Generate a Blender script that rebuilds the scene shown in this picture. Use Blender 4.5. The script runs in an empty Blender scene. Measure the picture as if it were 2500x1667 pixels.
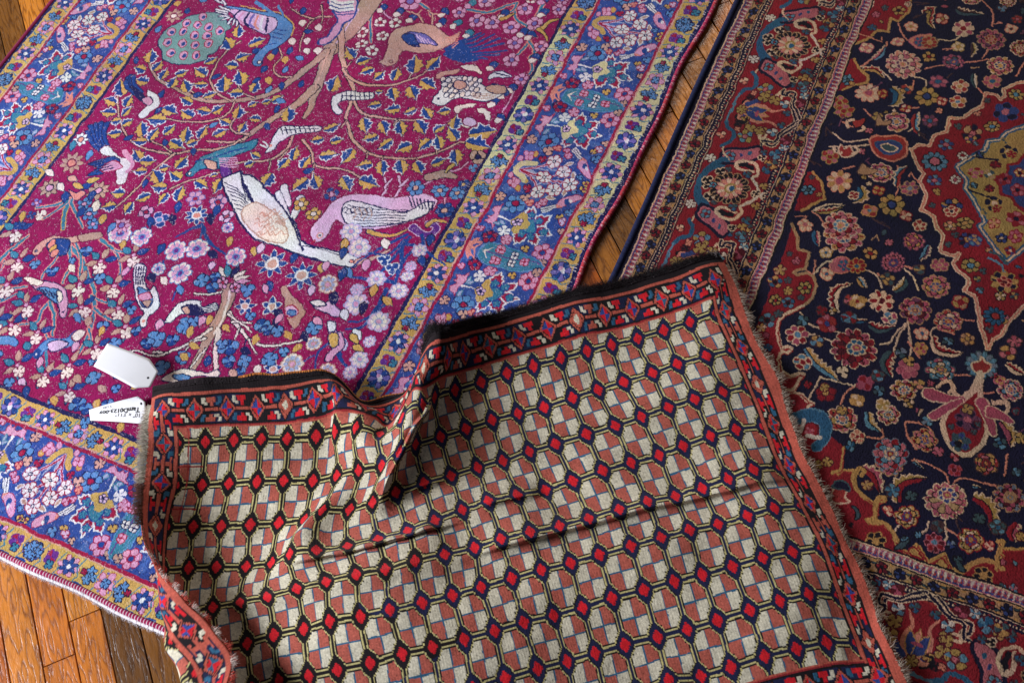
import bpy, math, random
import numpy as np
from mathutils import Vector, Matrix
sc = bpy.context.scene
COL = sc.collection
rng = np.random.default_rng(7); random.seed(7)
Z0 = 0.010                      # top of the flat rugs above the floor boards
# ---------------------------------------------------------------- camera
HC = 1.95
F_PX, PITCH, ROLL = 3070.0, 1.0327, -0.2690
_c, _s = math.cos(ROLL), math.sin(ROLL)
FW = np.array([0, math.cos(PITCH), -math.sin(PITCH)])
_up0 = np.array([0, math.sin(PITCH), math.cos(PITCH)]); _rt0 = np.array([1., 0, 0])
RT = _c*_rt0 + _s*_up0
UP = -_s*_rt0 + _c*_up0
cam_d = bpy.data.cameras.new("camera"); cam = bpy.data.objects.new("camera", cam_d); COL.objects.link(cam)
M = Matrix(((RT[0], UP[0], -FW[0], 0), (RT[1], UP[1], -FW[1], 0), (RT[2], UP[2], -FW[2], HC+Z0), (0, 0, 0, 1)))
cam.matrix_world = M
cam_d.sensor_width = 36.0; cam_d.lens = F_PX/2500*36.0
cam_d.clip_start = 0.05; cam_d.clip_end = 60
sc.camera = cam
# ---------------------------------------------------------------- light
w = bpy.data.worlds.new("World"); sc.world = w; w.use_nodes = True
w.node_tree.nodes["Background"].inputs[0].default_value = (0.60, 0.62, 0.72, 1)
w.node_tree.nodes["Background"].inputs[1].default_value = 0.08
def window_lamp(name, loc, target, sx, sy, power, colour):
    d = bpy.data.lights.new(name, 'AREA'); d.shape = 'RECTANGLE'; d.size = sx; d.size_y = sy
    d.energy = power; d.color = colour
    o = bpy.data.objects.new(name, d); COL.objects.link(o); o.location = loc
    o.rotation_euler = (Vector(target)-Vector(loc)).to_track_quat('-Z', 'Y').to_euler()
    return o
window_lamp("window_light", (-3.5, 1.35, 1.95), (-0.2, 1.2, 0), 1.3, 1.3, 235, (0.90, 0.93, 1.0))
window_lamp("far_window_light", (1.0, 5.0, 2.3), (0.2, 1.6, 0), 1.3, 1.2, 70, (1.0, 0.90, 0.80))
sc.view_settings.view_transform = 'Standard'; sc.view_settings.look = 'None'
sc.view_settings.exposure = 0; sc.view_settings.gamma = 1; sc.view_settings.use_curve_mapping = False
sc.cycles.max_bounces = 5; sc.cycles.diffuse_bounces = 3
sc.cycles.use_denoising = True

# ---------------------------------------------------------------- geometry of the place
O = {'A': (0, 0), 'B': (830, 0), 'C': (1660, 0), 'D': (0, 553), 'E': (830, 553), 'F': (1660, 553), 'G': (0, 1107), 'H': (830, 1107), 'I': (1660, 1107)}
O5 = {'Z1': (1340, 0), 'Z2': (1180, 240), 'Z3': (0, 1080)}
def src(t, x, y):
    if t in O: return O[t][0]+x/2.8, O[t][1]+y/2.8
    if t in O5: return O5[t][0]+x/5.6, O5[t][1]+y/5.6
    return x*2500/2352., y*2500/2352.
def floor_xy(px, py, z=0.0):
    """point of the horizontal plane z (cm above the rugs' pile) met by the line of sight, in cm"""
    d = (px-1250)*RT + (833.5-py)*UP + F_PX*FW
    k = (z - HC*100)/d[2]
    return np.array([d[0]*k, d[1]*k])
def img(P):
    P = np.asarray(P, float)-np.array([0, 0, HC*100]); zz = P@FW
    return np.stack([1250+F_PX*(P@RT)/zz, 833.5-F_PX*(P@UP)/zz], -1)
def lin(c):
    c = np.asarray(c, float)/255.
    return np.where(c <= .04045, c/12.92, ((c+.055)/1.055)**2.4)
def noise2(n, m, cell, seed=0):
    r = np.random.default_rng(seed)
    a = max(3, int(n/cell)+3); b = max(3, int(m/cell)+3)
    g = r.standard_normal((a, b))
    y = np.linspace(0, a-2.001, n); x = np.linspace(0, b-2.001, m)
    iy = y.astype(int); ix = x.astype(int); fy = y-iy; fx = x-ix
    fy = fy*fy*(3-2*fy); fx = fx*fx*(3-2*fx)
    g0 = g[iy]; g1 = g[iy+1]
    r0 = g0[:, ix]*(1-fx)+g0[:, ix+1]*fx; r1 = g1[:, ix]*(1-fx)+g1[:, ix+1]*fx
    return r0*(1-fy)[:, None]+r1*fy[:, None]
def catmull(p, closed=False, n=5):
    p = np.asarray(p, float)
    if len(p) < 3: return p
    q = np.vstack([p[-1], p, p[0], p[1]]) if closed else np.vstack([2*p[0]-p[1], p, 2*p[-1]-p[-2]])
    out = []
    t = (np.arange(n)/n)[:, None]
    for i in range(1, len(q)-2):
        a, b, c, d = q[i-1], q[i], q[i+1], q[i+2]
        out.append(.5*((2*b)+(-a+c)*t+(2*a-5*b+4*c-d)*t*t+(-a+3*b-3*c+d)*t**3))
    out = np.vstack(out)
    return out if closed else np.vstack([out, p[-1]])

class Rug:
    """a woven drawing: a grid of knots, each holding the number of its yarn"""
    def __init__(s, angle, s0, s1, t0, t1, res, palette):
        s.S = np.array([math.cos(angle), math.sin(angle)]); s.T = np.array([-s.S[1], s.S[0]])
        s.s0, s.t0, s.res = s0, t0, res
        s.n = int((s1-s0)/res)+1; s.m = int((t1-t0)/res)+1
        s.names = {k: i for i, k in enumerate(palette)}
        s.pal = np.array([lin(v) for v in palette.values()])
        s.a = np.zeros((s.n, s.m), np.uint8)
    def c(s, k): return s.names[k]
    def st(s, t, x, y):
        w_ = floor_xy(*src(t, x, y)); return np.array([w_@s.S, w_@s.T])
    def P(s, t, txt):
        return np.array([s.st(t, *map(float, q.split(','))) for q in txt.split()])
    def px(s, p): return (np.asarray(p, float)-[s.s0, s.t0])/s.res
    def box(s, q, pad=1):
        a0 = max(0, int(q[:, 0].min()-pad)); a1 = min(s.n, int(q[:, 0].max()+pad)+2)
        b0 = max(0, int(q[:, 1].min()-pad)); b1 = min(s.m, int(q[:, 1].max()+pad)+2)
        return a0, a1, b0, b1
    def poly(s, p, k, only=None):
        q = s.px(p); a0, a1, b0, b1 = s.box(q)
        if a1 <= a0 or b1 <= b0: return
        Y = np.arange(a0, a1)[:, None]+.001; X = np.arange(b0, b1)[None, :]+.001
        ins = np.zeros((a1-a0, b1-b0), bool)
        for i in range(len(q)):
            y1, x1 = q[i-1]; y2, x2 = q[i]
            if y1 == y2: continue
            ins ^= ((y1 > Y) != (y2 > Y)) & (X < (x2-x1)*(Y-y1)/(y2-y1)+x1)
        v = s.a[a0:a1, b0:b1]
        if only is not None: ins &= np.isin(v, [s.c(o) for o in only])
        v[ins] = s.c(k)
    def line(s, p, w0, k, w1=None, only=None):
        q = s.px(p); w1 = w0 if w1 is None else w1
        n = len(q)-1; kk = s.c(k)
        for i in range(n):
            A, B = q[i], q[i+1]
            ra = (w0+(w1-w0)*i/n)/2/s.res; rb = (w0+(w1-w0)*(i+1)/n)/2/s.res
            r = max(ra, rb, .5)
            a0, a1, b0, b1 = s.box(np.array([A, B]), r+1)
            if a1 <= a0 or b1 <= b0: continue
            Y = np.arange(a0, a1)[:, None]; X = np.arange(b0, b1)[None, :]
            d = B-A; L = d@d+1e-9
            t = np.clip(((Y-A[0])*d[0]+(X-A[1])*d[1])/L, 0, 1)
            D = (Y-A[0]-t*d[0])**2+(X-A[1]-t*d[1])**2
            v = s.a[a0:a1, b0:b1]; msk = D <= np.maximum(.55, ra+(rb-ra)*t)**2
            if only is not None: msk &= np.isin(v, [s.c(o) for o in only])
            v[msk] = kk
    def cl(s, p, w0, k, w1=None, closed=False, n=4):
        s.line(catmull(p, closed, n) if not closed else np.vstack([catmull(p, True, n), p[:1]]), w0, k, w1)
    def shape(s, p, fill, edge=None, ew=.25, smooth=True, n=4):
        q = catmull(p, True, n) if smooth else np.asarray(p)
        s.poly(q, fill)
        if edge: s.line(np.vstack([q, q[:1]]), ew, edge)
        return q
    def ell(s, c, r1, r2, ang, k, edge=None, ew=.22, n=16):
        th = np.linspace(0, 2*np.pi, n, endpoint=False)
        x = r1*np.cos(th); y = r2*np.sin(th); ca, sa = math.cos(ang), math.sin(ang)
        p = np.stack([c[0]+x*ca-y*sa, c[1]+x*sa+y*ca], 1)
        s.poly(p, k)
        if edge: s.line(np.vstack([p, p[:1]]), ew, edge)
    def flower(s, c, r, n, petal, edge, core='', petal2=None, depth=.28, a0=0., core_r=.3, ring=None, tipc=None, pointed=False):
        """n-petalled flower seen from above: wavy outline, alternating petals, ring and centre"""
        q = s.px(c); R = r/s.res
        a_, a1, b0, b1 = s.box(np.array([q]), R*1.25+2)
        if a1 <= a_ or b1 <= b0: return
        Y = np.arange(a_, a1)[:, None]-q[0]; X = np.arange(b0, b1)[None, :]-q[1]
        rho = np.hypot(X, Y)/R; th = np.arctan2(Y, X)+a0
        ph = (th*n/(2*np.pi)) % 1.0; f = np.abs(ph-.5)*2
        lobe = (1-depth*f**(1.0 if pointed else 2.4)) if not pointed else (1-depth*f)
        v = s.a[a_:a1, b0:b1]; e = .2/r
        v[rho < lobe+e] = s.c(edge)
        pi_ = np.floor(th*n/(2*np.pi)).astype(int) % 2
        m = rho < lobe
        v[m] = s.c(petal)
        if petal2: v[m & (pi_ == 1)] = s.c(petal2)
        if tipc: v[m & (rho > lobe*.8)] = s.c(tipc)
        v[m & (f > 1-.28*min(1, 1.1/r)) & (rho > core_r)] = s.c(edge)
        if ring: v[rho < core_r*1.75] = s.c(ring)
        if core: 
            v[rho < core_r+.14] = s.c(edge); v[rho < core_r] = s.c(core)
    def fp(s, t, x, y, rpx, *a, **k):
        c = s.st(t, x, y); r = np.linalg.norm(s.st(t, x+rpx, y)-s.st(t, x-rpx, y))/2
        s.flower(c, r, *a, **k)
    def leaf(s, t, x, y, deg, L=100, sg=1, blue='bl', och='oc', white='wh', dark='nv', wd=1.):
        """vine leaf cut in two colours along its rib"""
        a = math.radians(deg); d = np.array([math.cos(a), -math.sin(a)])*L/2
        b0 = s.st(t, x-d[0], y-d[1]); b1 = s.st(t, x+d[0], y+d[1])
        ax = b1-b0; nn = np.array([-ax[1], ax[0]])*sg*wd
        up = [(0, 0), (.05, .17), (.2, .3), (.3, .22), (.42, .44), (.55, .26), (.7, .3), (.78, .12), (1.05, 0)]
        f = lambda pts, k: np.array([b0+ax*u+nn*v*k for u, v in pts])
        P1 = f(up, 1); P2 = f(up, -1)
        s.line(np.vstack([P1, P1[:1]]), .36, white); 
        s.line(np.vstack([P2, P2[:1]]), .3, dark)
        s.poly(P1, blue); s.poly(P2, och)
        s.line(np.array([b0, b0+ax*.8]), .1, dark)
    def bud(s, c, ang, L, k, edge, wd=.45):
        th = np.linspace(0, 1, 7)
        up = np.stack([th, wd*np.sin(np.pi*th**.8)*.5], 1); dn = up[::-1]*[1, -1]
        p = np.vstack([up, dn[1:-1]])-[.5, 0]
        ca, sa = math.cos(ang), math.sin(ang)
        q = np.array([[c[0]+L*(u*ca-v*sa), c[1]+L*(u*sa+v*ca)] for u, v in p])
        s.poly(q, k)
        if edge: s.line(np.vstack([q, q[:1]]), .18, edge)
    def fill_gaps(s, ground, fn, n, rad, region=None, seed=3):
        r = np.random.default_rng(seed); k = int(rad/s.res); g = s.c(ground); done = 0
        for _ in range(n*12):
            i = r.integers(k, s.n-k); j = r.integers(k, s.m-k)
            c = np.array([s.s0+i*s.res, s.t0+j*s.res])
            if region is not None and not region(c): continue
            if (s.a[i-k:i+k+1:2, j-k:j+k+1:2] == g).all():
                fn(c, r); done += 1
                if done >= n: break
# ================================================================ RUG 1: the tree and birds carpet
PAL1 = dict(mag=(140, 4, 78), bl=(24, 62, 132), lb=(84, 130, 184), nv=(22, 22, 78), pk=(204, 146, 180), cr=(222, 206, 200), wh=(214, 210, 216),
            oc=(196, 154, 84), be=(176, 140, 128), ta=(198, 152, 140), te=(52, 118, 146), gr=(112, 146, 148), rd=(150, 16, 62), bk=(24, 14, 44),
            lv=(108, 98, 168), blue=(44, 70, 142), bg2=(66, 96, 164), gold=(190, 154, 86), pgold=(204, 196, 152), sal=(214, 134, 124), dm=(112, 6, 66), pu=(96, 40, 130), ws=(206, 172, 204), gy=(150, 160, 196))
L1 = Rug(-2.23257, -206., -22.2, -209.4, -65.6, .112, PAL1)
L1.a[:] = L1.c('mag')
def draw_tree_carpet(R):
    P, c = R.P, R.c
    # ---- ground of the borders
    ss = R.s0+np.arange(R.n)*R.res; tt = R.t0+np.arange(R.m)*R.res
    Sg, Tg = np.meshgrid(ss, tt, indexing='ij')
    dR = Tg+93.9; dL = -181.2-Tg; dB = Sg+49.3        # distance beyond the field edge
    D = np.maximum(np.maximum(dR, dL), dB)
    def band(a, b, k): R.a[(D >= a) & (D < b)] = c(k)
    band(-.35, .35, 'nv'); band(.35, 5.0, 'gold'); band(5.0, 5.6, 'rd'); band(5.6, 22., 'blue'); band(21.6, 22.2, 'rd'); band(22.2, 27.6, 'gold'); band(27.2, 40, 'nv')
    band(4.6, 5.0, 'ta'); band(22.2, 22.5, 'ta')
    cloud = noise2(R.n, R.m, 17, 5)+.6*noise2(R.n, R.m, 6, 6)
    R.a[(D >= 5.6) & (D < 21.6) & (cloud > .75)] = c('bg2')
    # ---- repeats: each border has its own frame (along, across); right, left, bottom
    fr = {'R': (lambda u, v: (u, -88.7+v), None), 'L': (lambda u, v: (u, -186.7-v), None), 'B': (lambda u, v: (-44.6+v, u), None)}
    V0 = {'R': [-247.9, -207.9, -167.9, -127.9, -87.9], 'L': [-212.8, -172.8, -132.8, -93.2, -53], 'B': [-218, -178.5, -138.9, -99.3, -60]}
    base_s, base_t = -167.9, -88.7
    def U(t, txt):
        q = P(t, txt); return np.stack([q[:, 0]-base_s, q[:, 1]-base_t], 1)
    def uv(t, x, y):
        q = R.st(t, x, y); return np.array([q[0]-base_s, q[1]-base_t])
    items = []      # (fn, mirrored about the vase too?)
    def place(side, o, sgn, q):
        q = np.atleast_2d(q); f = fr[side][0]
        return np.array([f(o+sgn*a, b) for a, b in q])
    stems = [U('Z1', s_) for s_ in ('690,320 900,300 1080,235', '690,320 820,370 940,385', '700,330 830,410 910,520', '1080,440 1160,455 1250,470', '1080,395 1170,370', '1060,470 1095,515')]
    whites = [uv('Z1', *q) for q in ((1115, 220), (1000, 405), (1245, 340), (1325, 490), (920, 585), (1120, 555))]
    crescent = U('Z1', '880,250 760,245 680,265 620,320 650,370 710,400 755,455')
    tanleaf = [(uv('Z1', 1310, 245), -.9), (uv('Z1', 1370, 390), .3), (uv('Z1', 1260, 580), .2), (uv('Z1', 1085, 655), 1.7)]
    sprig = [U('Z1', s_) for s_ in ('780,300 930,310 1040,320', '900,500 960,480 1060,500', '1180,410 1230,400 1290,430', '760,340 850,350 900,360')]
    pal_red = [U('Z1', q) for q in ('770,820 800,800 810,770 840,790 870,752 880,800 905,810 895,850 915,880 905,925 830,920 790,880', '895,905 900,865 940,870 970,850 1010,875 1050,860 1105,865 1075,905 1080,930 1045,945 1040,985 960,1010 915,985',
        '930,1000 985,985 1030,985 1050,1020 1085,1035 1090,1065 1130,1095 1080,1100 1040,1085 1000,1100 940,1095 890,1060', '870,1050 930,1070 940,1110 965,1140 940,1165 938,1228 905,1195 880,1205 860,1175 830,1165 815,1100', '800,1060 810,1110 775,1130 770,1160 735,1165 720,1195 690,1185 650,1212 650,1170 625,1145 635,1120 612,1100 690,1055')]
    pal_blue = U('Z1', '800,930 870,915 905,950 920,1010 900,1060 830,1075 750,1060 740,1030 800,990')
    pal_in = [(uv('Z1', 845, 860), 1.0), (uv('Z1', 955, 930), 1.1), (uv('Z1', 1015, 1055), 1.2), (uv('Z1', 850, 1110), 1.0), (uv('Z1', 720, 1085), 1.0)]
    pal_gold = U('Z1', '600,970 590,920 640,895 690,860 750,830 800,860 790,920 830,980 800,1020 700,1040 680,1080 620,1090 590,1040 620,1000')
    pal_c = uv('Z1', 668, 950)
    crown = U('Z1', '485,740 430,770 400,765 350,770 320,800 350,850 330,880 275,880 300,910 245,935 300,960 340,965 350,1035 370,990 395,930 410,880 400,840 440,800')
    wstem = U('Z1', '420,880 500,905 600,935')
    spray = [U('Z1', s_) for s_ in ('50,1220 120,1180 190,1150', '50,1225 150,1200 250,1190', '50,1230 130,1270 150,1360', '45,1240 70,1300 70,1360')]
    cyp = U('Z1', '195,1340 215,1260 270,1220 400,1210 560,1240 740,1300 900,1390 1020,1490 960,1530 760,1530 520,1470 320,1440 220,1400')
    cyl = [U('Z1', s_) for s_ in ('300,1320 500,1370 760,1470 950,1510', '330,1280 520,1290 800,1400', '300,1390 520,1430 740,1500', '420,1240 640,1290 860,1400')]
    bird1 = U('Z1', '1430,260 1440,215 1490,180 1525,215 1545,270 1510,290 1550,340 1595,430 1560,455 1500,410 1440,350')
    bird1t = [U('Z1', s_) for s_ in ('1350,90 1450,215', '1390,80 1470,200', '1370,75 1420,130')]
    bird2 = U('Z1', '1490,630 1430,605 1330,625 1230,660 1180,720 1180,770 1250,765 1340,720 1400,690 1470,655')
    bird2t = [U('Z1', s_) for s_ in ('970,775 1170,740', '975,800 1180,760', '985,820 1100,795')]
    def grapes(cs, end):
        return [uv('Z1', *q) for q in cs], uv('Z1', *end)
    gr1 = grapes([(680, 190), (740, 150), (790, 120), (770, 180), (830, 160)], (880, 120)); gr2 = grapes([(565, 400), (560, 480), (610, 510), (620, 450), (655, 470)], (655, 535))
    smalls = [((500, 1055), 1.3, 'wh', None), ((535, 1165), 1.1, 'pk', None), ((330, 1130), 1.35, 'rd', 'bl'), ((145, 1450), 1.35, 'rd', 'bl'), ((1015, 1305), 1.9, 'pk', 'bl'), ((655, 725), 2.1, 'lb', 'rd'),
              ((445, 650), 1.1, 'ta', None), ((762, 640), 1.0, 'ta', None), ((820, 710), .7, 'sal', None), ((1000, 700), .7, 'pk', None), ((930, 735), .6, 'pk', None),
              ((200, 1035), .7, 'pk', None), ((1245, 1040), .7, 'ta', None), ((1010, 1430), .9, 'be', None), ((790, 1260), .8, 'oc', None), ((785, 530), .8, 'rd', None), ((1500, 540), .7, 'oc', 'rd'), ((1380, 560), .6, 'lb', None), ((1215, 890), .7, 'oc', None), ((1250, 940), .7, 'ws', None), ((1340, 830), .9, 'lb', None)]
    def one(side, o):
        for sg in (1, -1):
            pl = lambda q: place(side, o, sg, q)
            # lavender haze strokes (wool of a paler dip)
            for q in sprig: R.line(pl(q), .5, 'gy', .2)
            # cypress half way between two vases
            R.shape(pl(cyp), 'te', 'lb', .2)
            for q in cyl[:1]: R.line(pl(q), .22, 'pu')
            for q in cyl[1:]: R.line(pl(q), .16, 'lb')
            for q, k, e in (((470, 1290), 'pk', 'rd'), ((640, 1360), 'wh', 'nv'), ((590, 1450), 'wh', 'nv'), ((400, 1415), 'pk', 'rd'), ((765, 1450), 'pk', 'rd')):
                R.flower(pl(uv('Z1', *q))[0], .8, 4, k, e, core=e, core_r=.2)
            R.line(pl(U('Z1', '260,1305 300,1295 360,1265')), .4, 'cr', .1); R.line(pl(U('Z1', '260,1310 290,1340 300,1385')), .4, 'cr', .1)
            # palmette
            R.shape(pl(crown), 'pk', 'rd', .14, False)
            R.line(pl(wstem), .55, 'wh', .15)
            for q, a_ in (((500, 800), -1.1), ((425, 960), 1.9), ((480, 960), 1.0)): R.bud(pl(uv('Z1', *q))[0], a_+(0 if sg > 0 else 1), 1.8, 'gy', 'te')
            for q in pal_red: R.shape(pl(q), 'rd', 'wh', .28, False)
            R.shape(pl(pal_blue), 'te', 'bl', .3)
            for q, r_ in pal_in: R.flower(pl(q)[0], .72, 5, 'te', 'bl', depth=.35)
            R.shape(pl(pal_gold), 'gold', None, smooth=False)
            R.flower(pl(pal_c)[0], .85, 5, 'ws', 'nv', core='nv', core_r=.25)
            for q in spray: R.line(pl(q), .75, 'sal', .2)
            for q, r_, k, co in smalls:
                R.flower(pl(uv('Z1', *q))[0], r_, 6 if r_ > 1.5 else 5 if r_ > 1 else 3, k, 'rd' if k in ('pk', 'sal', 'ws') else 'nv' if k != 'wh' else 'bl', core=co or '', core_r=.28)
            for q in bird2t: R.line(pl(q), .5, 'nv', .5); R.line(pl(q), .3, 'wh', .3)
            R.shape(pl(bird2), 'pk', 'rd', .12); R.shape(pl(bird2[[4, 5, 6]]), 'sal', smooth=False)
            R.ell(pl(uv('Z1', 1310, 695))[0], .8, .55, .5, 'bl'); R.ell(pl(uv('Z1', 1355, 685))[0], .5, .25, .5, 'wh')
            for cs, en in (gr2,):
                R.ell(pl(en)[0], .75, .6, .4, 'oc', 'rd', .14)
                for q in cs: R.ell(pl(q)[0], .68, .55, .4, 'pk', 'rd', .14)
        pl = lambda q: place(side, o, 1, q)
        R.line(catmull(pl(crescent)), 1.2, 'gold', 1.2); R.line(catmull(pl(crescent[[0, 1]])), .7, 'gold', .3)
        for q in stems: R.line(catmull(pl(q)), .62, 'ws', .5)
        for q in stems: R.line(catmull(pl(q)), .34, 'rd', .26)
        for q, a_ in tanleaf: R.bud(pl(q)[0], (a_ if side != 'B' else 1.57-a_), 1.9, 'be', 'wh')
        for q in whites: R.flower(pl(q)[0], 1.42, 6, 'wh', 'rd', depth=.2); R.ell(pl(q)[0], .42, .42, 0, 'nv'); R.ell(pl(q)[0], .2, .2, 0, 'wh')
    for side in ('L', 'B', 'R'):
        for o in V0[side]:
            if side == 'B' and (o > -88 or o < -186): continue
            if side != 'B' and o > -45: continue
            one(side, o)
    # ---- guard stripes: eight little flowers in a repeat of 32
    def guard(side, across, o, wdt):
        f = {'R': lambda u, v: (u, -93.9+v), 'L': lambda u, v: (u, -181.2-v), 'B': lambda u, v: (-49.3+v, u)}[side]
        g = lambda u, v: np.array(f(o+u, across+v))
        for k in range(-6, 8):
            for u, kind in ((0, 'round'), (4, 'mag'), (8, 'star'), (12, 'lf'), (16, 'pink'), (20, 'lf'), (24, 'star'), (28, 'mag')):
                u_ = k*32+u; p = g(u_, 0)
                lim = p[0] if side != 'B' else p[1]
                if side != 'B' and (lim > -52+across or lim < -208): continue
                if side == 'B' and (lim > -95 or lim < -182): continue
                w_ = .5*wdt
                # running tendril
                R.line(np.array([g(u_-2.2, w_*.9), g(u_-1.6, w_*.45), g(u_-2.4, -w_*.1), g(u_-1.7, -w_*.85)]), .22, 'te')
                R.line(np.array([g(u_-1.9, w_*.95), g(u_+.3, w_*.98)]), .3, 'bl')
                if kind == 'round':
                    R.flower(p, 1.95, 8, 'bl', 'nv', depth=.18, petal2='lv'); R.ell(g(u_-.2, .2), .7, .45, .4, 'wh'); R.ell(g(u_-.5, -.35), .4, .4, 0, 'pk')
                elif kind == 'mag':
                    R.flower(g(u_, -.3), 1.25, 4, 'rd', 'pu', depth=.3, petal2='pu'); R.flower(g(u_+.3, .95), .8, 4, 'te', 'nv', depth=.3)
                elif kind == 'star':
                    for a in range(6):
                        th = a*math.pi/3+.5; R.ell(p+1.6*np.array([math.cos(th), math.sin(th)]), .62, .5, th, 'pk', 'rd', .12)
                    R.flower(p, 1.75, 6, 'bl', 'nv', depth=.5, a0=.02, pointed=True, petal2='blue'); R.ell(p, .45, .45, 0, 'wh')
                elif kind == 'lf':
                    sgn = 1 if u == 12 else -1
                    for a in (-1.1, .1, 1.3):
                        d = np.array([math.cos(a)*sgn, math.sin(a)]); R.flower(g(*(d*.95)), .98, 5, 'lb', 'bk', depth=.4, pointed=True)
                    R.flower(g(-0.6*sgn+u_*0, 0) if False else g(u_-.8*sgn, -.2), .6, 4, 'rd', 'bk')
                    for a in (-1.1, .1, 1.3):
                        d = np.array([math.cos(a)*sgn, math.sin(a)])*.95; R.flower(g(u_+d[0], d[1]), .95, 5, 'lb', 'bk', depth=.42, pointed=True)
                else:
                    for a in range(5):
                        th = a*2*math.pi/5+.3; q = p+1.35*np.array([math.cos(th), math.sin(th)]); R.ell(q, .8, .66, th, 'pk', 'rd', .14)
                        th += .63; R.ell(p+1.75*np.array([math.cos(th), math.sin(th)]), .25, .25, 0, 'lv')
                    R.flower(p, .85, 4, 'lb', 'nv', depth=.2)
    guard('R', 2.75, -172.4, 5); guard('L', 2.75, -113.5, 5); guard('B', 2.75, -122.8, 5)
    guard('R', 24.8, -172.6, 5); guard('L', 24.8, -113.5, 5); guard('B', 24.8, -133.6, 5)
    R.a[(R.a == c('gold')) & (dR > 0) & (Sg > -163+2*cloud) & (Sg < -124+2*cloud)] = c('pgold')
    # mitred corner lines again
    band(-.4, .4, 'nv'); band(5.1, 5.5, 'rd'); band(21.7, 22.1, 'rd'); band(27.3, 40, 'nv')

    # ---------------------------------------------------------- THE FIELD
    def L(t, txt, w0, k='ta', w1=None, edge=None):
        p = catmull(P(t, txt))
        if edge: R.line(p, w0+.4, edge, (w0 if w1 is None else w1)+.35)
        R.line(p, w0, k, w1)
    def SH(t, txt, k, edge='nv', ew=.25, sm=True): return R.shape(P(t, txt), k, edge, ew, sm)
    FL = lambda t, x, y, r, *a, **k: R.fp(t, x, y, r, *a, **k)
    # blue-stemmed flowering branches (top right of the field)
    for q in ('1210,20 1195,80 1210,140 1270,180 1300,230 1285,290 1240,350 1180,400', '1290,290 1330,360 1300,400 1310,470 1280,510', '860,65 1000,90 1100,60 1180,30 1215,15', '1215,20 1180,80 1080,110', '1390,40 1350,110 1320,160', '210,70 205,180 215,290', '540,20 600,60 640,130'):
        L('B', q, .6, 'te', .45, 'sal')
    for q in ('290,20 300,80 340,120 400,140', '1270,510 1200,600 1150,700 1110,760', '870,1110 800,1160 700,1190', '640,1230 560,1280', '850,1270 840,1330', '720,1350 720,1410'):
        L('B', q, .35, 'pk', .3, 'dm')
    for x, y, r in ((815, 85, 50), (930, 140, 55), (1040, 155, 58), (1170, 190, 60), (1270, 70, 55), (1330, 165, 60), (1195, 295, 55), (1370, 320, 50), (1170, 410, 60), (1240, 540, 50), (1000, 15, 55), (480, 10, 80), (1495, 70, 50), (1520, 5, 40), (1390, 0, 40)):
        FL('B', x, y, r, 5, 'pk', 'dm', core='lv', core_r=.3)
    for x, y, r in ((275, 150, 42), (375, 155, 42), (150, 220, 42), (290, 245, 42), (150, 300, 40), (220, 345, 42), (1315, 5, 35)):
        FL('B', x, y, r, 5, 'cr', 'dm', core='rd', core_r=.3)
    for x, y, a in ((410, 80, .5), (500, 120, .2), (720, 80, 1), (800, 160, 0), (890, 220, .6), (905, 25, 0), (1400, 90, .5), (1405, 0, .3), (1130, 95, 1.4), (1260, 220, .4), (1310, 240, 1.2), (700, 150, .3), (1050, 440, .2), (1180, 600, .2), (1060, 690, .4), (890, 830, .3), (1100, 800, 1.), (1120, 640, 0), (1340, 395, .8), (300, 50, .2)):
        R.bud(R.st('B', x, y), a, 2.5, 'bl' if (x+y) % 3 else 'te', 'bk', .8)
        R.bud(R.st('B', x-25, y+22), a+1.2, 2., 'pk' if x % 2 else 'cr', 'dm', .8)
    L('B', '1110,130 1150,120 1190,100', 1.0, 'oc', .2, 'bk'); L('B', '1390,190 1440,150 1500,130', .9, 'oc', .2, 'bk'); L('B', '1360,200 1400,240 1410,280', .9, 'oc', .3, 'bk')
    # trunk and limbs
    for q, a, b in (('2600,-120 2540,-10 2480,90 2400,190 2330,260 2270,340', 5.2, 3.4), ('2250,330 2220,430 2190,540 2150,640 2110,740 2090,800', 2.8, 1.0),
                    ('2230,350 2140,430 2020,530 1890,620 1750,668 1600,690 1420,690 1260,640 1140,585 1060,520 1015,430', 1.6, .45),
                    ('2150,600 2050,690 1930,770 1800,850 1700,920 1640,965 1540,1010', 2.0, .5), ('1690,930 1640,960 1580,975 1420,965', .7, .4),
                    ('1640,960 1560,1005 1300,1030 1180,1058 1000,1015 900,960 840,890 808,800 805,700 825,600', .6, .35),
                    ('1200,1055 1100,1130 1000,1210 940,1290 830,1390 760,1430', .6, .3), ('1700,915 1610,910 1580,870 1620,800 1690,765', .55, .35),
                    ('1570,690 1470,620 1440,530 1480,430 1560,350 1645,280', .6, .35), ('1600,700 1560,770 1450,820 1300,835 1150,815 1050,800', .55, .3),
                    ('1740,670 1655,630 1620,560', .5, .3), ('2000,530 1900,520 1868,460 1925,390 1910,330', .5, .3), ('1180,1050 1110,1000 1000,950', .45, .3),
                    ('2000,930 1965,1010 1920,1045 1840,1090 1720,1110 1610,1120', .8, .35), ('1540,1160 1450,1190 1260,1250 1160,1295', .5, .3), ('1850,1095 1830,1165', .3, .3),
                    ('1970,1020 1900,1090', .3, .3), ('2070,960 2130,1040 2150,1120 2220,1150 2350,1155 2470,1215', .7, .35), ('2150,1120 2130,1210', .4, .3),
                    ('2270,120 2140,140 2060,270 2050,350', .5, .3), ('2140,140 2060,110 2000,70', .35, .3), ('2200,40 2200,160', .3, .3),
                    ('1500,830 1420,870 1380,900', .35, .3), ('1330,640 1280,610', .3, .3)):
        L('A', q, a*(1 if a > 1.5 else .72), 'be' if a > 1.5 else 'ta', b*.8, 'bk')
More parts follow.
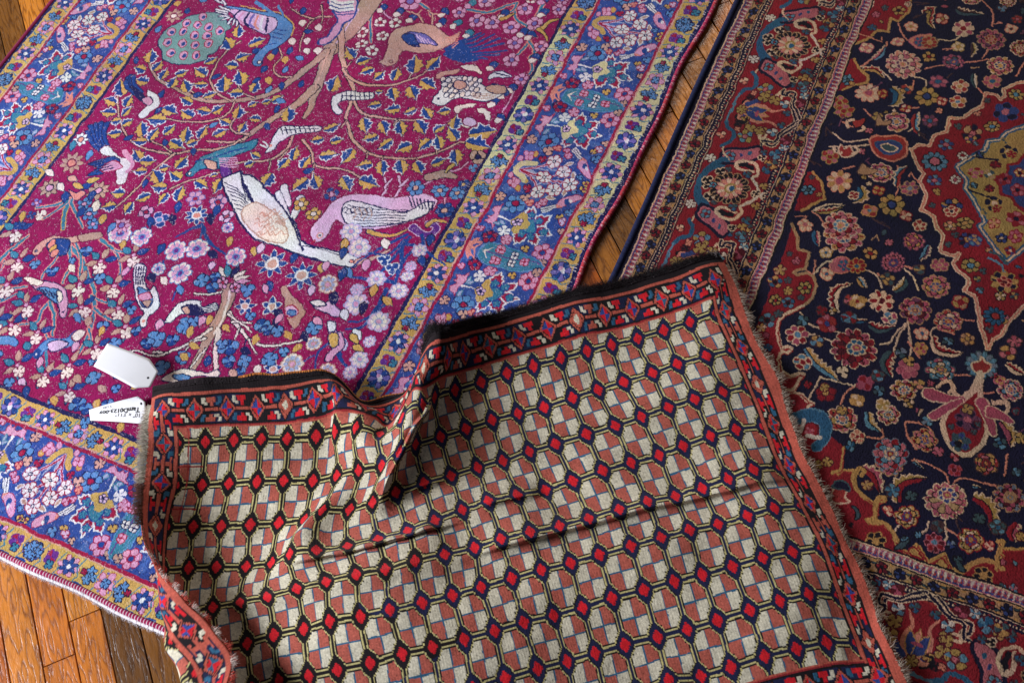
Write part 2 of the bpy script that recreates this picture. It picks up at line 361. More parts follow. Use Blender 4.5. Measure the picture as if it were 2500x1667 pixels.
    L('A', '2380,150 2300,260 2240,360 2200,470 2160,600', .35, 'ta'); L('A', '2450,60 2360,200 2290,300', .3, 'ws'); L('A', '2480,80 2400,200 2330,290', .25, 'be')
    for q, a, b in (('0,190 8,300 18,420 50,520 85,600 90,640', 1.5, .8), ('20,470 80,545 200,582 330,586 450,558 545,520 610,465', .9, .35), ('90,690 130,760 200,795 300,812 400,826 520,832 620,812', .8, .3),
                    ('75,700 52,800 60,900 110,985 200,1050 310,1072 470,1086 600,1062 720,1020 800,980 880,972', .9, .35), ('300,1072 285,1110', .3, .3), ('190,1040 180,1080', .3, .3), ('400,826 370,860', .3, .3), ('660,1050 650,980', .3, .3), ('470,540 500,490', .3, .3), ('50,830 0,880', .35, .3), ('40,470 75,420', .35, .3), ('180,800 170,830', .3, .3), ('520,1085 540,1110', .3, .3)):
        L('B', q, a*(1 if a > 1.4 else .72), 'ta', b*.8, 'bk')
    for t, rows_ in (('A', '1030,385,80 1075,450,50 950,480,170 975,555,170 1120,505,60 1245,500,20 1370,490,150 1445,410,30 1560,300,120 1630,215,80 1760,290,20,130 1660,390,20 1580,450,180 1530,570,85,120 1640,530,105,110 1740,590,60 1610,635,180,110 1180,570,60 1270,590,110 1370,580,180 1440,650,20 1890,680,30 1730,715,20,70 1820,700,20,70 1630,765,80 1275,690,160 1160,760,-20,120 1280,780,150 1390,760,170 1490,750,30 1740,810,180,90 1540,830,150,90 1075,820,175,140 970,880,100,110 1050,920,50,110 1160,890,40,110 1275,920,80,110 1390,900,60,110 1510,910,20,110 1660,870,60,90 955,960,180 1210,990,-30,110 1320,970,20 940,1060,130 1010,1100,0,120 1240,1110,50,110 1130,1150,20,80 950,1170,180 1070,1210,120,110 1200,1200,150 1090,1280,180,120 980,1350,200,110 1115,1360,230,110 1235,1325,70,120 1380,1260,-30 1490,1270,240,120 880,1420,230,110 810,1320,180,110 740,1410,190,120 832,600,100,120 755,690,160 880,690,60 870,760,40 735,770,180,110 870,840,30 780,830,190 780,915,190 1750,1060,150,80 1700,1130,20,80 1930,1120,230,110 2010,1050,70 1820,1240,240,130 1965,780,90,110 2280,570,60,130 2090,1105,60,110 2250,1060,0,130 2160,1240,110,110 2050,1260,220,150 2270,870,20,120 2170,960,190 2300,960,10 1460,1200,200,60'),
                     ('B', '72,360,120 160,415,20,110 180,485,200,110 265,515,40 380,505,70 510,440,80,140 640,430,50,130 600,580,-30,130 262,635,180,60 368,650,-80 500,640,-60,110 235,725,190 360,755,190,120 480,765,200 595,775,120 712,765,190 170,860,-80,110 300,880,-70 420,885,-80 550,880,-60,110 680,880,30 790,840,80,110 200,945,200,110 310,990,210,120 440,1010,210,120 570,990,220,110 670,970,110,110 770,920,120,110 970,905,8,210 940,990,-12,190 50,1070,230,130 170,1130,190,120 290,1150,-90,110 420,1145,-80,110 540,1150,-60,110 675,1105,20,110 790,1075,-80,110 195,1250,-20,150 40,1255,-60,120')):
        for i, r_ in enumerate(rows_.split()):
            v = list(map(float, r_.split(',')))
            R.leaf(t, v[0], v[1], v[2], (v[3] if len(v) > 3 else 100)*.9, 1 if (i*7) % 3 else -1)
    for x, y, a in ((1960, 160, .3), (1980, 350, .2), (2045, 400, 1.5), (1750, 350, .9), (1800, 475, 0), (1955, 475, 0), (1480, 520, .8), (1360, 650, .4), (1465, 850, 1.2), (880, 940, .9), (1080, 760, -.3), (1130, 975, .6), (990, 1260, .3), (1320, 1040, .4), (1830, 860, 1.), (1835, 605, .1), (1920, 590, .5), (2060, 570, .3), (1915, 690, .2), (1890, 745, .2), (2110, 215, .3), (930, 420, .5), (1100, 650, 0), (2110, 1170, .6), (2070, 80, .2), (1280, 75, .3), (1085, 200, 0), (1880, 350, 0), (1750, 550, 1.)):
        R.bud(R.st('A', x, y), a+1.57*(x % 3), 2.4, 'lb' if x % 2 else 'bl', 'nv', .6)
    for x, y in ((1850, 390), (1950, 410), (1830, 550), (1210, 20), (2070, 160), (2180, 190), (2100, 280), (2000, 290), (2100, 350), (2170, 350)):
        R.bud(R.st('A', x, y), .6, 2.3, 'oc' if x < 2000 else 'cr', 'dm', .8)
    # ---- birds
    SH('A', '1500,90 1400,85 1330,105 1270,125 1215,160 1160,185 1110,230 1080,300 1110,350 1110,400 1150,425 1240,440 1330,432 1410,405 1420,370 1480,345 1535,280 1540,220 1575,190 1540,130', 'gr', 'nv')
    for x, y in ((1385, 115), (1270, 165), (1350, 175), (1430, 185), (1500, 215), (1170, 220), (1250, 220), (1335, 245), (1415, 245), (1145, 290), (1250, 300), (1335, 310), (1425, 300), (1170, 365), (1255, 380), (1345, 380)):
        R.ell(R.st('A', x, y), 1.2, .95, .6, 'pk', 'rd', .2); R.ell(R.st('A', x+5, y+3), .6, .5, .3, 'bl')
    SH('A', '1530,40 1650,50 1780,78 1890,100 1965,140 2010,190 2000,245 1950,295 1880,330 1830,360 1800,400 1790,440 1750,452 1722,420 1740,375 1790,335 1835,290 1850,250 1830,225 1870,200 1890,160 1800,120 1650,85', 'lb', 'nv')
    L('A', '1650,40 1780,70 1900,95 1975,140 2015,190 2000,250', .3, 'oc'); L('A', '1750,20 1830,70 1880,110', .9, 'lb', .6); L('A', '1905,50 1935,120', .7, 'lb', .4)
    SH('A', '1560,60 1700,80 1850,120 1892,160 1880,200 1820,235 1720,200 1620,130', 'ws', 'nv')
    for i, k in enumerate(('nv', 'pk', 'nv', 'lv', 'sal', 'wh', 'nv')): L('A', f'{1640+i*32},{75+i*9} {1600+i*36},{115+i*14} {1640+i*30},{165+i*9}', .55, k)
    for q in ('1560,70 1500,40', '1545,80 1480,60', '1545,95 1480,75', '1550,110 1500,110', '1560,120 1520,140', '1580,130 1560,165', '1600,140 1590,170', '1620,150 1620,180', '1520,20 1470,-10', '1540,30 1520,-5'): L('A', q, .45, 'wh', .3, 'nv')
    for q in ('1880,200 1960,215', '1870,225 1950,245', '1860,255 1930,270', '1830,310 1890,300'): L('A', q, .3, 'bl')
    R.ell(R.st('A', 1775, 425), .5, .5, 0, 'cr', 'nv')
    # pink and white bird at the trunk
    SH('B', '-75,-10 -62,50 -30,110 -12,150 -60,200 -85,250 -140,270 -150,300 -110,308 -50,275 0,215 25,165 80,125 112,60 108,-10', 'pk', 'bl', .4)
    for y in (0, 28, 52): L('B', f'-62,{y} 0,{y+22} 88,{y+10}', .8, 'wh')
    for y in (14, 40, 68, 85): L('B', f'-60,{y} 0,{y+22} 90,{y+8}', .3, 'bl')
    # tan bird, blue tail
    for q in ('720,320 850,270 960,220', '720,330 880,280 980,230', '730,335 900,300 1050,235', '730,340 920,320 1090,260', '735,350 920,335 1120,295', '730,360 920,360 1130,345', '730,365 900,380 1080,370', '740,375 880,395 1000,400', '740,380 850,405 930,410', '720,370 790,400 850,415'): L('B', q, 1.0, 'bl', .5)
    L('B', '570,170 530,100 455,80', .4, 'ta', .3, 'dm'); L('B', '530,100 560,70', .3, 'ta'); L('B', '620,180 635,100 600,70', .4, 'ta', .3, 'dm'); L('B', '635,100 690,90', .3, 'ta')
    SH('B', '340,240 385,195 470,175 550,158 640,172 700,210 760,245 832,212 790,270 745,305 680,338 600,360 520,355 450,345 412,368 402,400 360,440 310,450 262,425 295,405 310,360 325,300', 'ta', 'dm')
    for i in range(6): L('B', f'{720+i*10},{255+i*14} {770+i*6},{245+i*10} {825-i*8},{218+i*16}', .2, 'sal')
    for i in range(7): L('B', f'{400+i*45},{330+(i%2)*8} {430+i*45},{345}', .22, 'be')
    SH('B', '430,235 500,212 580,235 640,272 662,305 600,296 530,290 545,315 480,300 428,262', 'lv', 'nv'); SH('B', '430,235 500,225 520,260 540,300 480,298 430,262', 'bl', 'nv')
    for i in range(5): L('B', f'{520+i*25},{230+i*12} {560+i*20},{280+i*5}', .2, 'ws')
    R.ell(R.st('B', 350, 412), .5, .5, 0, 'be', 'dm', .2)
    # speckled white bird
    SH('B', '690,600 700,545 740,522 800,515 880,522 950,560 1010,590 1060,570 1130,592 1122,640 1060,672 1000,690 900,682 820,668 765,685 722,712 680,722 632,700 640,668 668,640', 'wh', 'nv')
    for r0 in (0, 1, 2, 3):
        for i in range(9):
            x = 700+i*36+r0*10; y = 540+r0*36+8*math.sin(i); 
            if x < 960: R.ell(R.st('B', x, y), .72, .55, 0, 'wh' if (i+r0) % 2 else 'cr', 'nv', .2)
    SH('B', '990,600 1060,575 1130,592 1122,640 1050,640', 'be', 'nv'); 
    for i in range(4): L('B', f'{910},{640+i*10} {1070-i*10},{645+i*10}', .2, 'be')
    SH('B', '790,545 850,560 860,600 810,620 770,590', 'ta', 'nv', .3); R.ell(R.st('B', 675, 670), .35, .35, 0, 'nv')
    SH('B', '650,530 680,495 740,480 820,460 790,500 720,515 670,540', 'ta', 'dm'); SH('B', '825,440 880,430 940,445 972,490 950,500 920,480 870,475', 'cr', 'dm'); SH('B', '1008,525 1040,495 1100,485 1175,520 1110,530 1050,525 1020,540', 'wh', 'nv'); L('B', '1060,495 1100,510 1150,518', .3, 'nv')
    SH('B', '785,760 800,725 860,710 932,705 900,735 840,745 810,778', 'cr', 'dm'); SH('B', '940,740 990,735 1028,770 1020,820 990,820 985,780 950,765', 'cr', 'dm')
    SH('B', '840,840 870,800 930,820 930,850 880,860', 'ws', 'dm')
    # small white bird, centre, and its neighbour
    SH('A', '1822,1040 1850,990 1868,930 1900,880 1960,858 2060,868 2192,858 2190,900 2100,912 2000,922 1945,950 1905,980 1880,1020', 'wh', 'nv')
    for i in range(8): L('A', f'{1920+i*32},{868} {1930+i*32},{915-i*1}', .25, 'nv')
    L('A', '1930,890 2180,880', .22, 'nv'); L('A', '1830,1010 1780,990', .35, 'wh'); L('A', '1835,1000 1800,965', .35, 'wh'); R.ell(R.st('A', 1858, 995), .35, .35, 0, 'sal')
    SH('A', '2265,700 2275,655 2310,636 2370,625 2430,630 2545,640 2542,682 2420,690 2350,686 2310,715 2345,760 2320,785 2280,760', 'wh', 'nv')
    for i in range(7): L('A', f'{2330+i*32},{632} {2335+i*32},{686}', .25, 'nv')
    L('A', '2330,660 2540,662', .22, 'nv')
    # dark-winged birds at the left
    for q in ('870,535 900,600 950,640', '890,525 920,590 965,630', '910,530 930,590 980,630', '860,560 890,620 940,660'): L('A', q, .8, 'bl', .5, 'nv')
    SH('A', '1015,620 1060,640 1092,690 1082,730 1030,765 990,805 950,805 945,780 985,740 1010,700', 'wh', 'dm'); SH('A', '900,585 980,640 1030,690 1010,710 960,690 910,640', 'nv', None); SH('A', '975,680 1020,665 1045,700 1010,725 985,705', 'pk', 'nv')
    for q in ('622,862 650,960 700,1010', '655,850 670,930 710,1000', '690,845 690,930 725,1000', '722,850 715,930 740,995', '600,900 640,990 695,1030'): L('A', q, .9, 'bl', .5, 'nv')
    SH('A', '690,1015 740,990 780,1038 830,1078 890,1080 908,1120 875,1165 862,1230 840,1262 800,1255 795,1210 790,1150 755,1075 700,1050', 'wh', 'dm'); L('A', '850,1040 890,1090 900,1130 860,1180', 1.2, 'pk', .6)
    SH('A', '600,1120 700,1085 780,1070 822,1108 760,1140 700,1190 610,1195 660,1150', 'bl', 'nv'); SH('A', '690,1150 760,1100 820,1115 830,1150 780,1170 700,1180', 'pk', 'rd')
    for i in range(5): L('A', f'{610+i*12},{1120+i*14} {700+i*20},{1100+i*12}', .3, 'nv')
    # teal bird
    SH('A', '1262,1190 1320,1130 1380,1070 1470,1030 1560,1008 1700,962 1760,945 1745,1010 1640,1052 1565,1090 1540,1140 1480,1152 1400,1150 1340,1172 1310,1205', 'te', 'nv')
    for i in range(7): L('A', f'{1330+i*50},{1110-i*14} {1390+i*50},{1090-i*14}', .3, 'bl')
    SH('A', '1395,1100 1430,1090 1480,1115 1470,1160 1420,1150', 'ta', 'nv'); SH('A', '1500,1130 1560,1120 1590,1200 1570,1240 1520,1200', 'pu', 'nv')
    for i in range(5): L('A', f'{1500},{1080+i*12} {1620},{1085+i*14}', .25, 'pk')
    R.ell(R.st('A', 1290, 1183), .4, .4, 0, 'cr', 'nv')
    # ---- the two great white birds (whole-picture coordinates)
    for q in ('640,445 655,480 668,510', '690,455 678,490 660,520', '652,430 665,470'): L('W', q, 1.6, 'wh', .8, 'nv')
    SH('W', '515,438 512,412 528,402 548,394 556,402 578,403 600,425 628,452 655,482 680,520 700,558 745,572 800,582 826,596 818,612 796,614 740,602 676,580 622,562 580,545 552,508 528,468', 'wh', 'nv', .4)
    for i in range(9): L('W', f'{548+i*3},{396+i*5} {556+i*4},{420+i*6} {565+i*7},{452+i*6}', .22, 'nv')
    for i in range(7): L('W', f'{516+i*4},{420+i*10} {540+i*4},{430+i*9} {560+i*5},{448+i*8}', .22, 'nv')
    SH('W', '560,478 588,462 620,478 648,505 662,540 650,560 610,552 578,530 560,505', 'cr', 'be', .3)
    rr = np.random.default_rng(4)
    for i in range(26):
        x = 572+rr.random()*70; y = 480+rr.random()*60
        if (x-612)**2/46**2+(y-515)**2/36**2 < 1:
            L('W', f'{x:.0f},{y:.0f} {x+8:.0f},{y-5:.0f} {x+12:.0f},{y+4:.0f} {x+20:.0f},{y:.0f}', .25, 'ta')
    L('W', '664,500 684,540 694,575', .35, 'nv'); L('W', '672,500 694,545', .25, 'nv'); L('W', '690,562 745,577 790,588', .22, 'nv'); L('W', '822,602 858,594 896,574', 1.1, 'ta', .3, 'dm')
    R.ell(R.st('W', 808, 600), .45, .45, 0, 'sal', 'nv', .2)
    for q in ('876,452 888,430 884,408', '884,430 900,412', '905,455 920,430 915,405', '918,430 936,414'): L('W', q, .5, 'ws', .35, 'dm')
    SH('W', '716,548 714,528 726,510 744,488 762,464 800,448 860,447 905,455 940,450 968,444 1008,462 990,488 958,504 910,520 850,530 800,520 772,506 760,530 744,552 726,557', 'ws', 'dm', .3)
    SH('W', '790,470 815,462 880,478 930,490 970,470 1000,466 985,488 950,504 900,518 840,522 800,512 786,492', 'wh', 'nv', .3)
    for i in range(6): L('W', f'{800+i*4},{472+i*8} {850},{480+i*7} {940-i*4},{486+i*6}', .22, 'nv')
    for i in range(7): L('W', f'{940+i*9},{452+i*2} {948+i*8},{478+i*1}', .3, 'nv')
    for x in range(794, 850, 9): R.ell(R.st('W', x, 482+(x % 2)*4), .6, .6, 0, 'wh', 'nv', .2)
    for i in range(4): L('W', f'{812+i*12},{478} {818+i*12},{492} {812+i*12},{504}', .2, 'be')
    R.ell(R.st('W', 735, 541), .6, .6, 0, 'wh', 'sal', .25); R.ell(R.st('W', 735, 541), .25, .25, 0, 'nv')
    L('W', '722,552 712,560', .5, 'rd', .3)
    # horn shapes to the right of the great birds
    L('E', '200,40 300,60 400,50 460,20', .9, 'oc', .3, 'nv'); L('E', '500,10 560,50 620,55 660,20 650,-10 600,-20', 1.6, 'pu', .8, 'ws')
    # ---- flowers of the lower field
    for q, k, e, a, b in (('450,100 500,160 560,230 600,340 640,450 645,560 625,650 590,760 545,850 500,900', 'te', 'sal', .9, .5), ('645,560 720,620 820,660', 'te', 'sal', .6, .4), ('620,470 700,510 760,530', 'te', 'sal', .5, .35), ('600,700 620,800', 'te', 'sal', .5, .3),
                          ('690,90 790,170 825,260 810,370', 'te', 'sal', .6, .4), ('790,160 880,185', 'te', 'sal', .4, .3), ('-20,260 60,170 120,120 200,60', 'te', 'sal', .7, .5), ('30,240 10,300', 'te', 'sal', .4, .3), ('-10,410 90,425 180,410', 'te', 'sal', .6, .4), ('-10,520 60,490 110,460', 'te', 'sal', .5, .3),
                          ('340,515 290,570 250,650 130,665', 'te', 'sal', .6, .35), ('340,515 375,620 360,750', 'te', 'sal', .6, .4), ('470,110 480,250 430,390', 'te', 'sal', .7, .4), ('390,200 340,280 290,360', 'te', 'sal', .4, .3), ('520,110 550,200 545,350', 'te', 'sal', .6, .4), ('315,850 320,970', 'te', None, .6, .4), ('465,980 465,1060', 'te', None, .4, .3), ('320,740 340,800', 'te', 'sal', .4, .3),
                          ('1380,-10 1300,30 1200,70', 'bl', None, .9, .4), ('1380,-10 1400,60 1460,140 1540,190', 'bl', None, .9, .4), ('1380,0 1370,80', 'bl', None, .7, .4), ('1220,420 1190,470 1170,510', 'bl', None, .5, .3), ('1120,230 1110,290', 'bl', None, .4, .3),
                          ('1960,800 1900,830 1800,900', 'nv', None, .4, .3), ('2270,770 2180,860 2150,980', 'bl', None, .6, .4), ('2150,880 2080,920', 'bl', None, .4, .3), ('2100,700 2030,780', 'nv', None, .4, .3), ('1680,760 1670,830', 'nv', None, .4, .3)):
        L('D', q, a, k, b, e)
    for q in ('480,80 400,180 300,300', '430,120 540,140 640,200', '560,60 600,180 720,260', '380,200 200,400', '460,60 330,120 160,220 60,300', '560,120 460,200 350,340 120,440', '440,100 380,160 280,200 60,130'):
        L('E', q, .8, 'bl', .3)
    for q in ('440,100 400,330 340,480 200,620 60,650', '340,470 260,590', '320,430 180,660 40,700', '380,380 0,340', '-20,850 40,960'): L('E', q, .9, 'bl', .4)
    # D tree
    for q, a, b in (('1555,430 1550,520 1510,620 1465,690 1400,800 1345,920 1310,990', 2.6, 1.2), ('1490,700 1478,850 1475,980', .9, .8), ('1440,700 1300,790 1150,860 1050,850', .6, .3), ('1150,860 1060,875 880,848', .35, .25), ('1400,830 1310,960', .4, .3), ('1570,590 1640,700 1720,780 1850,812 1990,795 2080,770', .6, .3), ('1590,650 1720,660', .35, .25), ('1640,700 1600,760', .3, .25), ('1560,600 1660,670 1720,720', .35, .25), ('1330,455 1420,465 1510,440', .35, .3), ('1400,760 1330,780 1270,840', .35, .25), ('1700,770 1750,860', .3, .2)):
        L('D', q, a, 'be' if a > 2 else 'cr', b, 'bk')
    L('D', '1565,440 1555,540 1520,640 1460,730', .5, 'cr'); L('D', '1540,440 1530,540 1480,660', .4, 'ta')
    SH('D', '1100,1050 1150,1010 1240,965 1340,985 1420,1000 1470,980 1500,990 1490,1020 1400,1020 1250,1040 1180,1070', 'cr', 'nv'); SH('D', '1180,1020 1240,1005 1300,1020 1290,1045 1200,1045', 'lb', 'nv')
    for a, k in ((150, 'pk'), (120, 'cr'), (100, 'te'), (70, 'nv'), (45, 'cr'), (25, 'cr'), (5, 'pk'), (-20, 'lb'), (195, 'lb'), (170, 'bl')):
        th = math.radians(a); x = 1570+150*math.cos(th)*.75; y = 380-110*math.sin(th)
        b0, b1 = R.st('D', 1570+40*math.cos(th), 390-40*math.sin(th)), R.st('D', x+40*math.cos(th), y-20*math.sin(th)); d = b1-b0
        R.bud((b0+b1)/2, math.atan2(d[1], d[0]), np.hypot(*d), k, 'bk', .42)
    FL('D', 1525, 385, 38, 5, 'pk', 'bk', core='rd'); FL('D', 1610, 418, 38, 5, 'pk', 'bk', core='rd')
    def cross(t, x, y, r, s_=0):
        cc = R.st(t, x, y); e = np.linalg.norm(R.st(t, x+r, y)-cc)
        for k in range(3):
            th = 2.2+s_+k*2.0944; R.bud(cc+e*.78*np.array([math.cos(th), math.sin(th)]), th, e*1.05, 'te' if k else 'bl', 'nv', .55)
        for k in range(2):
            th = 3.2+s_+k*2.0944; R.bud(cc+e*.75*np.array([math.cos(th), math.sin(th)]), th, e*1.05, 'be', 'dm', .5)
        th = .35+s_; q = cc+e*.6*np.array([math.cos(th), math.sin(th)])
        R.flower(q, e*.48, 5, 'cr', 'dm', depth=.3); R.ell(cc, e*.17, e*.17, 0, 'pk', 'dm', .15)
    for x, y, s_ in ((130, 235, 0), (915, 195, .2), (690, 240, 0), (540, 395, .1), (785, 405, 0), (50, 400, .2), (810, 560, .2), (860, 680, .4), (258, 720, 0), (80, 670, .6), (560, 550, .6), (180, 540, .5), (655, 825, .4), (475, 945, 0), (310, 1010, 0), (120, 940, .5), (480, 1115, .2), (110, 30, .2), (-20, 640, .1)):
        cross('D', x, y, 88, s_)
    def eight(t, x, y, r, k1='pk', e='lb', tip='cr', core='pu'):
        R.fp(t, x, y, r, 8, k1, e, core=core, core_r=.24, tipc=tip, depth=.22)
    for x, y, r in ((825, 45, 78), (970, 70, 70), (1205, 165, 75), (1350, 155, 72), (1610, 205, 70), (1235, 325, 80), (1085, 290, 45), (1560, 10, 40)): eight('D', x, y, r)
    for x, y, r in ((80, 35, 70), (130, 145, 75), (250, 360, 62), (110, 530, 80), (265, 650, 72), (400, 440, 58), (130, 910, 62), (545, 165, 50), (70, 1000, 45), (480, 270, 35), (460, 340, 35), (120, 435, 40), (205, 780, 38), (-10, 800, 50)): eight('E', x, y, r, 'cr' if x % 3 else 'ws', 'gy', 'ws', 'pk')
    for x, y, r in ((2245, 395, 66), (2000, 940, 76), (2145, 795, 52), (2240, 990, 60)): eight('D', x, y, r, 'gy', 'be', 'cr', 'pk')
    for x, y, r, n in ((1860, 255, 108, 8), (2060, 338, 105, 8), (1852, 542, 72, 5), (1675, 540, 66, 6), (1862, 975, 62, 5)):
        R.fp('D', x, y, r, n, 'bl', 'wh', depth=.55, pointed=True, core='ta', core_r=.3)
    for x, y, r, n, k, e, co in ((1345, 1475, 78, 9, 'bl', 'wh', 'sal'), (490, 1110, 82, 9, 'be', 'dm', 'sal'), (550, 955, 56, 8, 'wh', 'nv', 'sal'), (340, 1282, 72, 8, 'be', 'bk', 'pk'), (670, 1308, 78, 9, 'be', 'bk', 'pk'), (1340, 1358, 56, 6, 'pk', 'lv', 'rd'), (1490, 1385, 56, 5, 'pk', 'bl', 'rd'), (585, 1392, 48, 5, 'lb', 'nv', 'pk'), (612, 1462, 48, 5, 'lb', 'nv', 'pk'), (640, 1530, 44, 5, 'lb', 'nv', 'pk'), (1000, 1450, 50, 4, 'pk', 'nv', 'rd'), (1090, 1500, 60, 4, 'bl', 'ws', 'lb'), (830, 1540, 66, 8, 'pk', 'dm', 'lv'), (1550, 1480, 46, 4, 'ws', 'nv', 'rd'), (2060, 1395, 52, 5, 'oc', 'bk', 'cr'), (2140, 1465, 52, 5, 'oc', 'bk', 'cr'), (2265, 1330, 52, 4, 'bl', 'dm', 'pk'), (250, 1385, 34, 4, 'lv', 'dm', 'pk'), (270, 1470, 44, 3, 'cr', 'dm', ''), (215, 1470, 34, 4, 'bl', 'dm', ''), (130, 1540, 40, 5, 'bl', 'nv', ''), (1190, 105, 62, 8, 'be', 'dm', 'cr'), (1150, 560, 8, 4, 'oc', 'dm', '')):
        FL('A', x, y, r, n, k, e, core=co, depth=.4, pointed=n > 6)
    for x, y, r in ((520, 1290, 62), (680, 1302, 55), (800, 1320, 55), (722, 1440, 60)): FL('B', x, y, r, 6, 'lb' if y < 1400 else 'bl', 'nv', core='ta', core_r=.28)
    L('B', '600,1540 660,1510 720,1520', .8, 'oc', .4, 'nv'); L('B', '620,1210 700,1190 780,1205', 1.8, 'be', 1.0, 'bk'); L('B', '770,1130 730,1180', .8, 'oc', .4, 'bk'); FL('B', 940, 1070, 60, 3, 'be', 'bk', core='nv'); FL('B', 845, 1260, 40, 3, 'bl', 'nv', core='oc'); FL('B', 910, 1150, 34, 3, 'lb', 'dm')
    L('A', '470,1370 440,1480 430,1570', .9, 'te', .6, 'oc'); L('A', '470,1370 360,1400 250,1420', .7, 'te', .4, 'sal'); L('A', '465,1370 380,1440 290,1500', .7, 'te', .4, 'sal'); L('A', '480,1370 530,1470 560,1560', .7, 'te', .4, 'sal')
    SH('A', '470,1300 510,1320 560,1300 585,1320 560,1350 520,1372 480,1350', 'sal', 'nv')
    for x, y, a, k in ((440, 1350, .5, 'bl'), (420, 1280, 1., 'cr'), (590, 1270, 2.4, 'bl'), (640, 1230, 2.2, 'oc'), (535, 1270, 1.4, 'oc'), (500, 1220, 1.5, 'ta'), (630, 1340, .5, 'bl'), (560, 1450, 0, 'bl'), (660, 1410, .3, 'cr'), (340, 1180, 1.3, 'cr'), (150, 1480, .4, 'oc'), (1220, 1420, .3, 'bl'), (1030, 1520, .6, 'bl'), (700, 1500, .2, 'oc'), (760, 1560, 0, 'lb'), (1440, 1500, .5, 'nv'), (1480, 1440, .3, 'bl'), (1180, 1500, .7, 'nv'), (490, 1000, .4, 'te'), (610, 1060, .2, 'lb')):
        R.bud(R.st('A', x, y), a, 3., k, 'nv', .55)
    # D birds
    SH('D', '225,190 240,145 290,98 360,65 450,75 540,55 620,42 692,38 690,75 560,92 480,112 420,122 330,122 290,160 262,197', 'ta', 'dm'); SH('D', '530,60 620,40 692,38 690,78 560,95', 'be', 'dm'); SH('D', '325,105 380,85 455,88 480,120 455,195 400,200 350,180 320,140', 'bl', 'nv')
    for i in range(3): R.ell(R.st('D', 355+i*8, 115+i*32), 1.1, .8, 0, 'oc' if i % 2 else 'sal', 'nv', .2)
    R.ell(R.st('D', 252, 168), .35, .35, 0, 'nv')
    SH('D', '150,355 220,352 300,372 380,392 440,430 462,500 452,612 412,615 398,545 350,500 260,440 200,390', 'pk', 'nv'); SH('D', '150,355 210,348 295,375 260,405 190,385', 'cr', 'dm'); SH('D', '250,420 340,425 400,440 428,485 390,525 320,485', 'lb', 'nv')
    for i in range(4): L('D', f'{270+i*30},{425+i*10} {310+i*30},{470+i*12}', .3, 'nv')
    SH('D', '380,455 410,450 430,490 400,520', 'cr', 'nv'); R.ell(R.st('D', 432, 585), .3, .3, 0, 'nv')
    SH('D', '218,890 240,850 285,798 345,768 440,768 520,708 580,722 520,790 440,830 380,860 320,842 262,895', 'lb', 'bl'); SH('D', '490,745 540,702 582,725 525,780', 'cr', 'dm'); SH('D', '330,800 400,780 470,790 420,840 350,860', 'ws', 'nv'); R.ell(R.st('D', 245, 870), 1.2, .9, .4, 'bl'); R.ell(R.st('D', 242, 875), .25, .25, 0, 'wh')
    L('D', '-10,780 60,780 100,800', 2., 'lb', 1.2, 'nv')
    SH('D', '922,270 1000,275 992,400 1020,440 1040,405 1092,470 1095,540 1055,592 1012,625 1000,682 958,692 955,640 985,595 950,545 925,470', 'wh', 'nv')
    for i in range(4): L('D', f'{935+i*17},{275} {935+i*15},{395}', .25, 'nv')
    for i in range(5): L('D', f'{930},{290+i*24} {995},{292+i*24}', .18, 'nv')
    SH('D', '945,415 985,430 1040,470 1052,520 1015,560 970,545 948,490', 'lb', 'nv'); SH('D', '950,470 1010,455 1040,490 990,510 955,505', 'pk', 'rd'); SH('D', '970,515 1040,510 1010,560', 'be', 'nv'); R.ell(R.st('D', 980, 655), .35, .35, 0, 'sal')
    SH('D', '1128,650 1175,575 1215,525 1300,498 1370,510 1382,548 1470,515 1482,570 1392,592 1300,605 1235,600 1175,655 1140,662', 'wh', 'nv'); SH('D', '1245,545 1300,530 1372,555 1390,600 1320,608 1270,600', 'nv', 'nv'); SH('D', '1245,548 1290,545 1295,590 1260,595', 'ta', 'nv')
    for i in range(4): L('D', f'1390,{550+i*12} 1478,{525+i*13}', .22, 'nv')
    SH('D', '1915,425 1962,408 2000,480 2052,530 2085,592 2050,640 2042,675 2000,692 1968,640 1942,580 1940,500', 'be', 'dm'); SH('D', '1945,560 2000,545 2035,590 2000,622 1960,610', 'ws', 'rd'); SH('D', '1965,580 2010,575 2015,610 1980,612', 'lb', 'bl')
    SH('D', '2240,640 2285,645 2300,710 2335,722 2350,800 2300,862 2275,912 2230,915 2238,870 2288,800 2250,760', 'pk', 'nv'); SH('D', '2240,740 2300,720 2310,800 2260,830', 'oc', 'nv'); SH('D', '2235,640 2285,645 2290,705 2240,710', 'wh', 'nv')
    SH('D', '2120,515 2200,540 2250,510 2350,590 2300,610 2240,590 2150,560', 'ws', 'nv'); SH('D', '2250,470 2300,440 2310,500 2270,530', 'nv', 'nv'); SH('D', '2120,515 2180,500 2230,540 2150,545', 'wh', 'nv')
    # blue pairs and odd buds
    for x, y, r in ((680, 355, 40), (1270, 680, 62), (1320, 650, 40), (1060, 770, 62), (1010, 800, 42), (1180, 775, 44), (1790, 670, 52), (1830, 700, 40), (1900, 712, 42), (2140, 688, 52), (1560, 825, 66), (1520, 800, 38), (1670, 920, 48), (1840, 905, 52), (1940, 858, 36), (530, 1215, 58), (590, 1250, 45), (640, 1030, 48), (735, 1215, 42), (1100, 960, 56), (1560, 925, 42), (1640, 990, 40), (590, 165, 40), (1250, 890, 50), (620, 925, 20), (360, 1200, 36), (55, 1060, 34), (795, 1105, 30), (580, 1340, 34), (800, 1010, 30), (1710, 610, 34), (790, 800, 46), (960, 920, 38), (1380, 370, 46), (1470, 350, 34), (1690, 435, 44), (1450, 415, 40), (240, 265, 34), (360, 310, 34), (700, 680, 44), (900, 570, 30), (930, 715, 32), (490, 240, 24)):
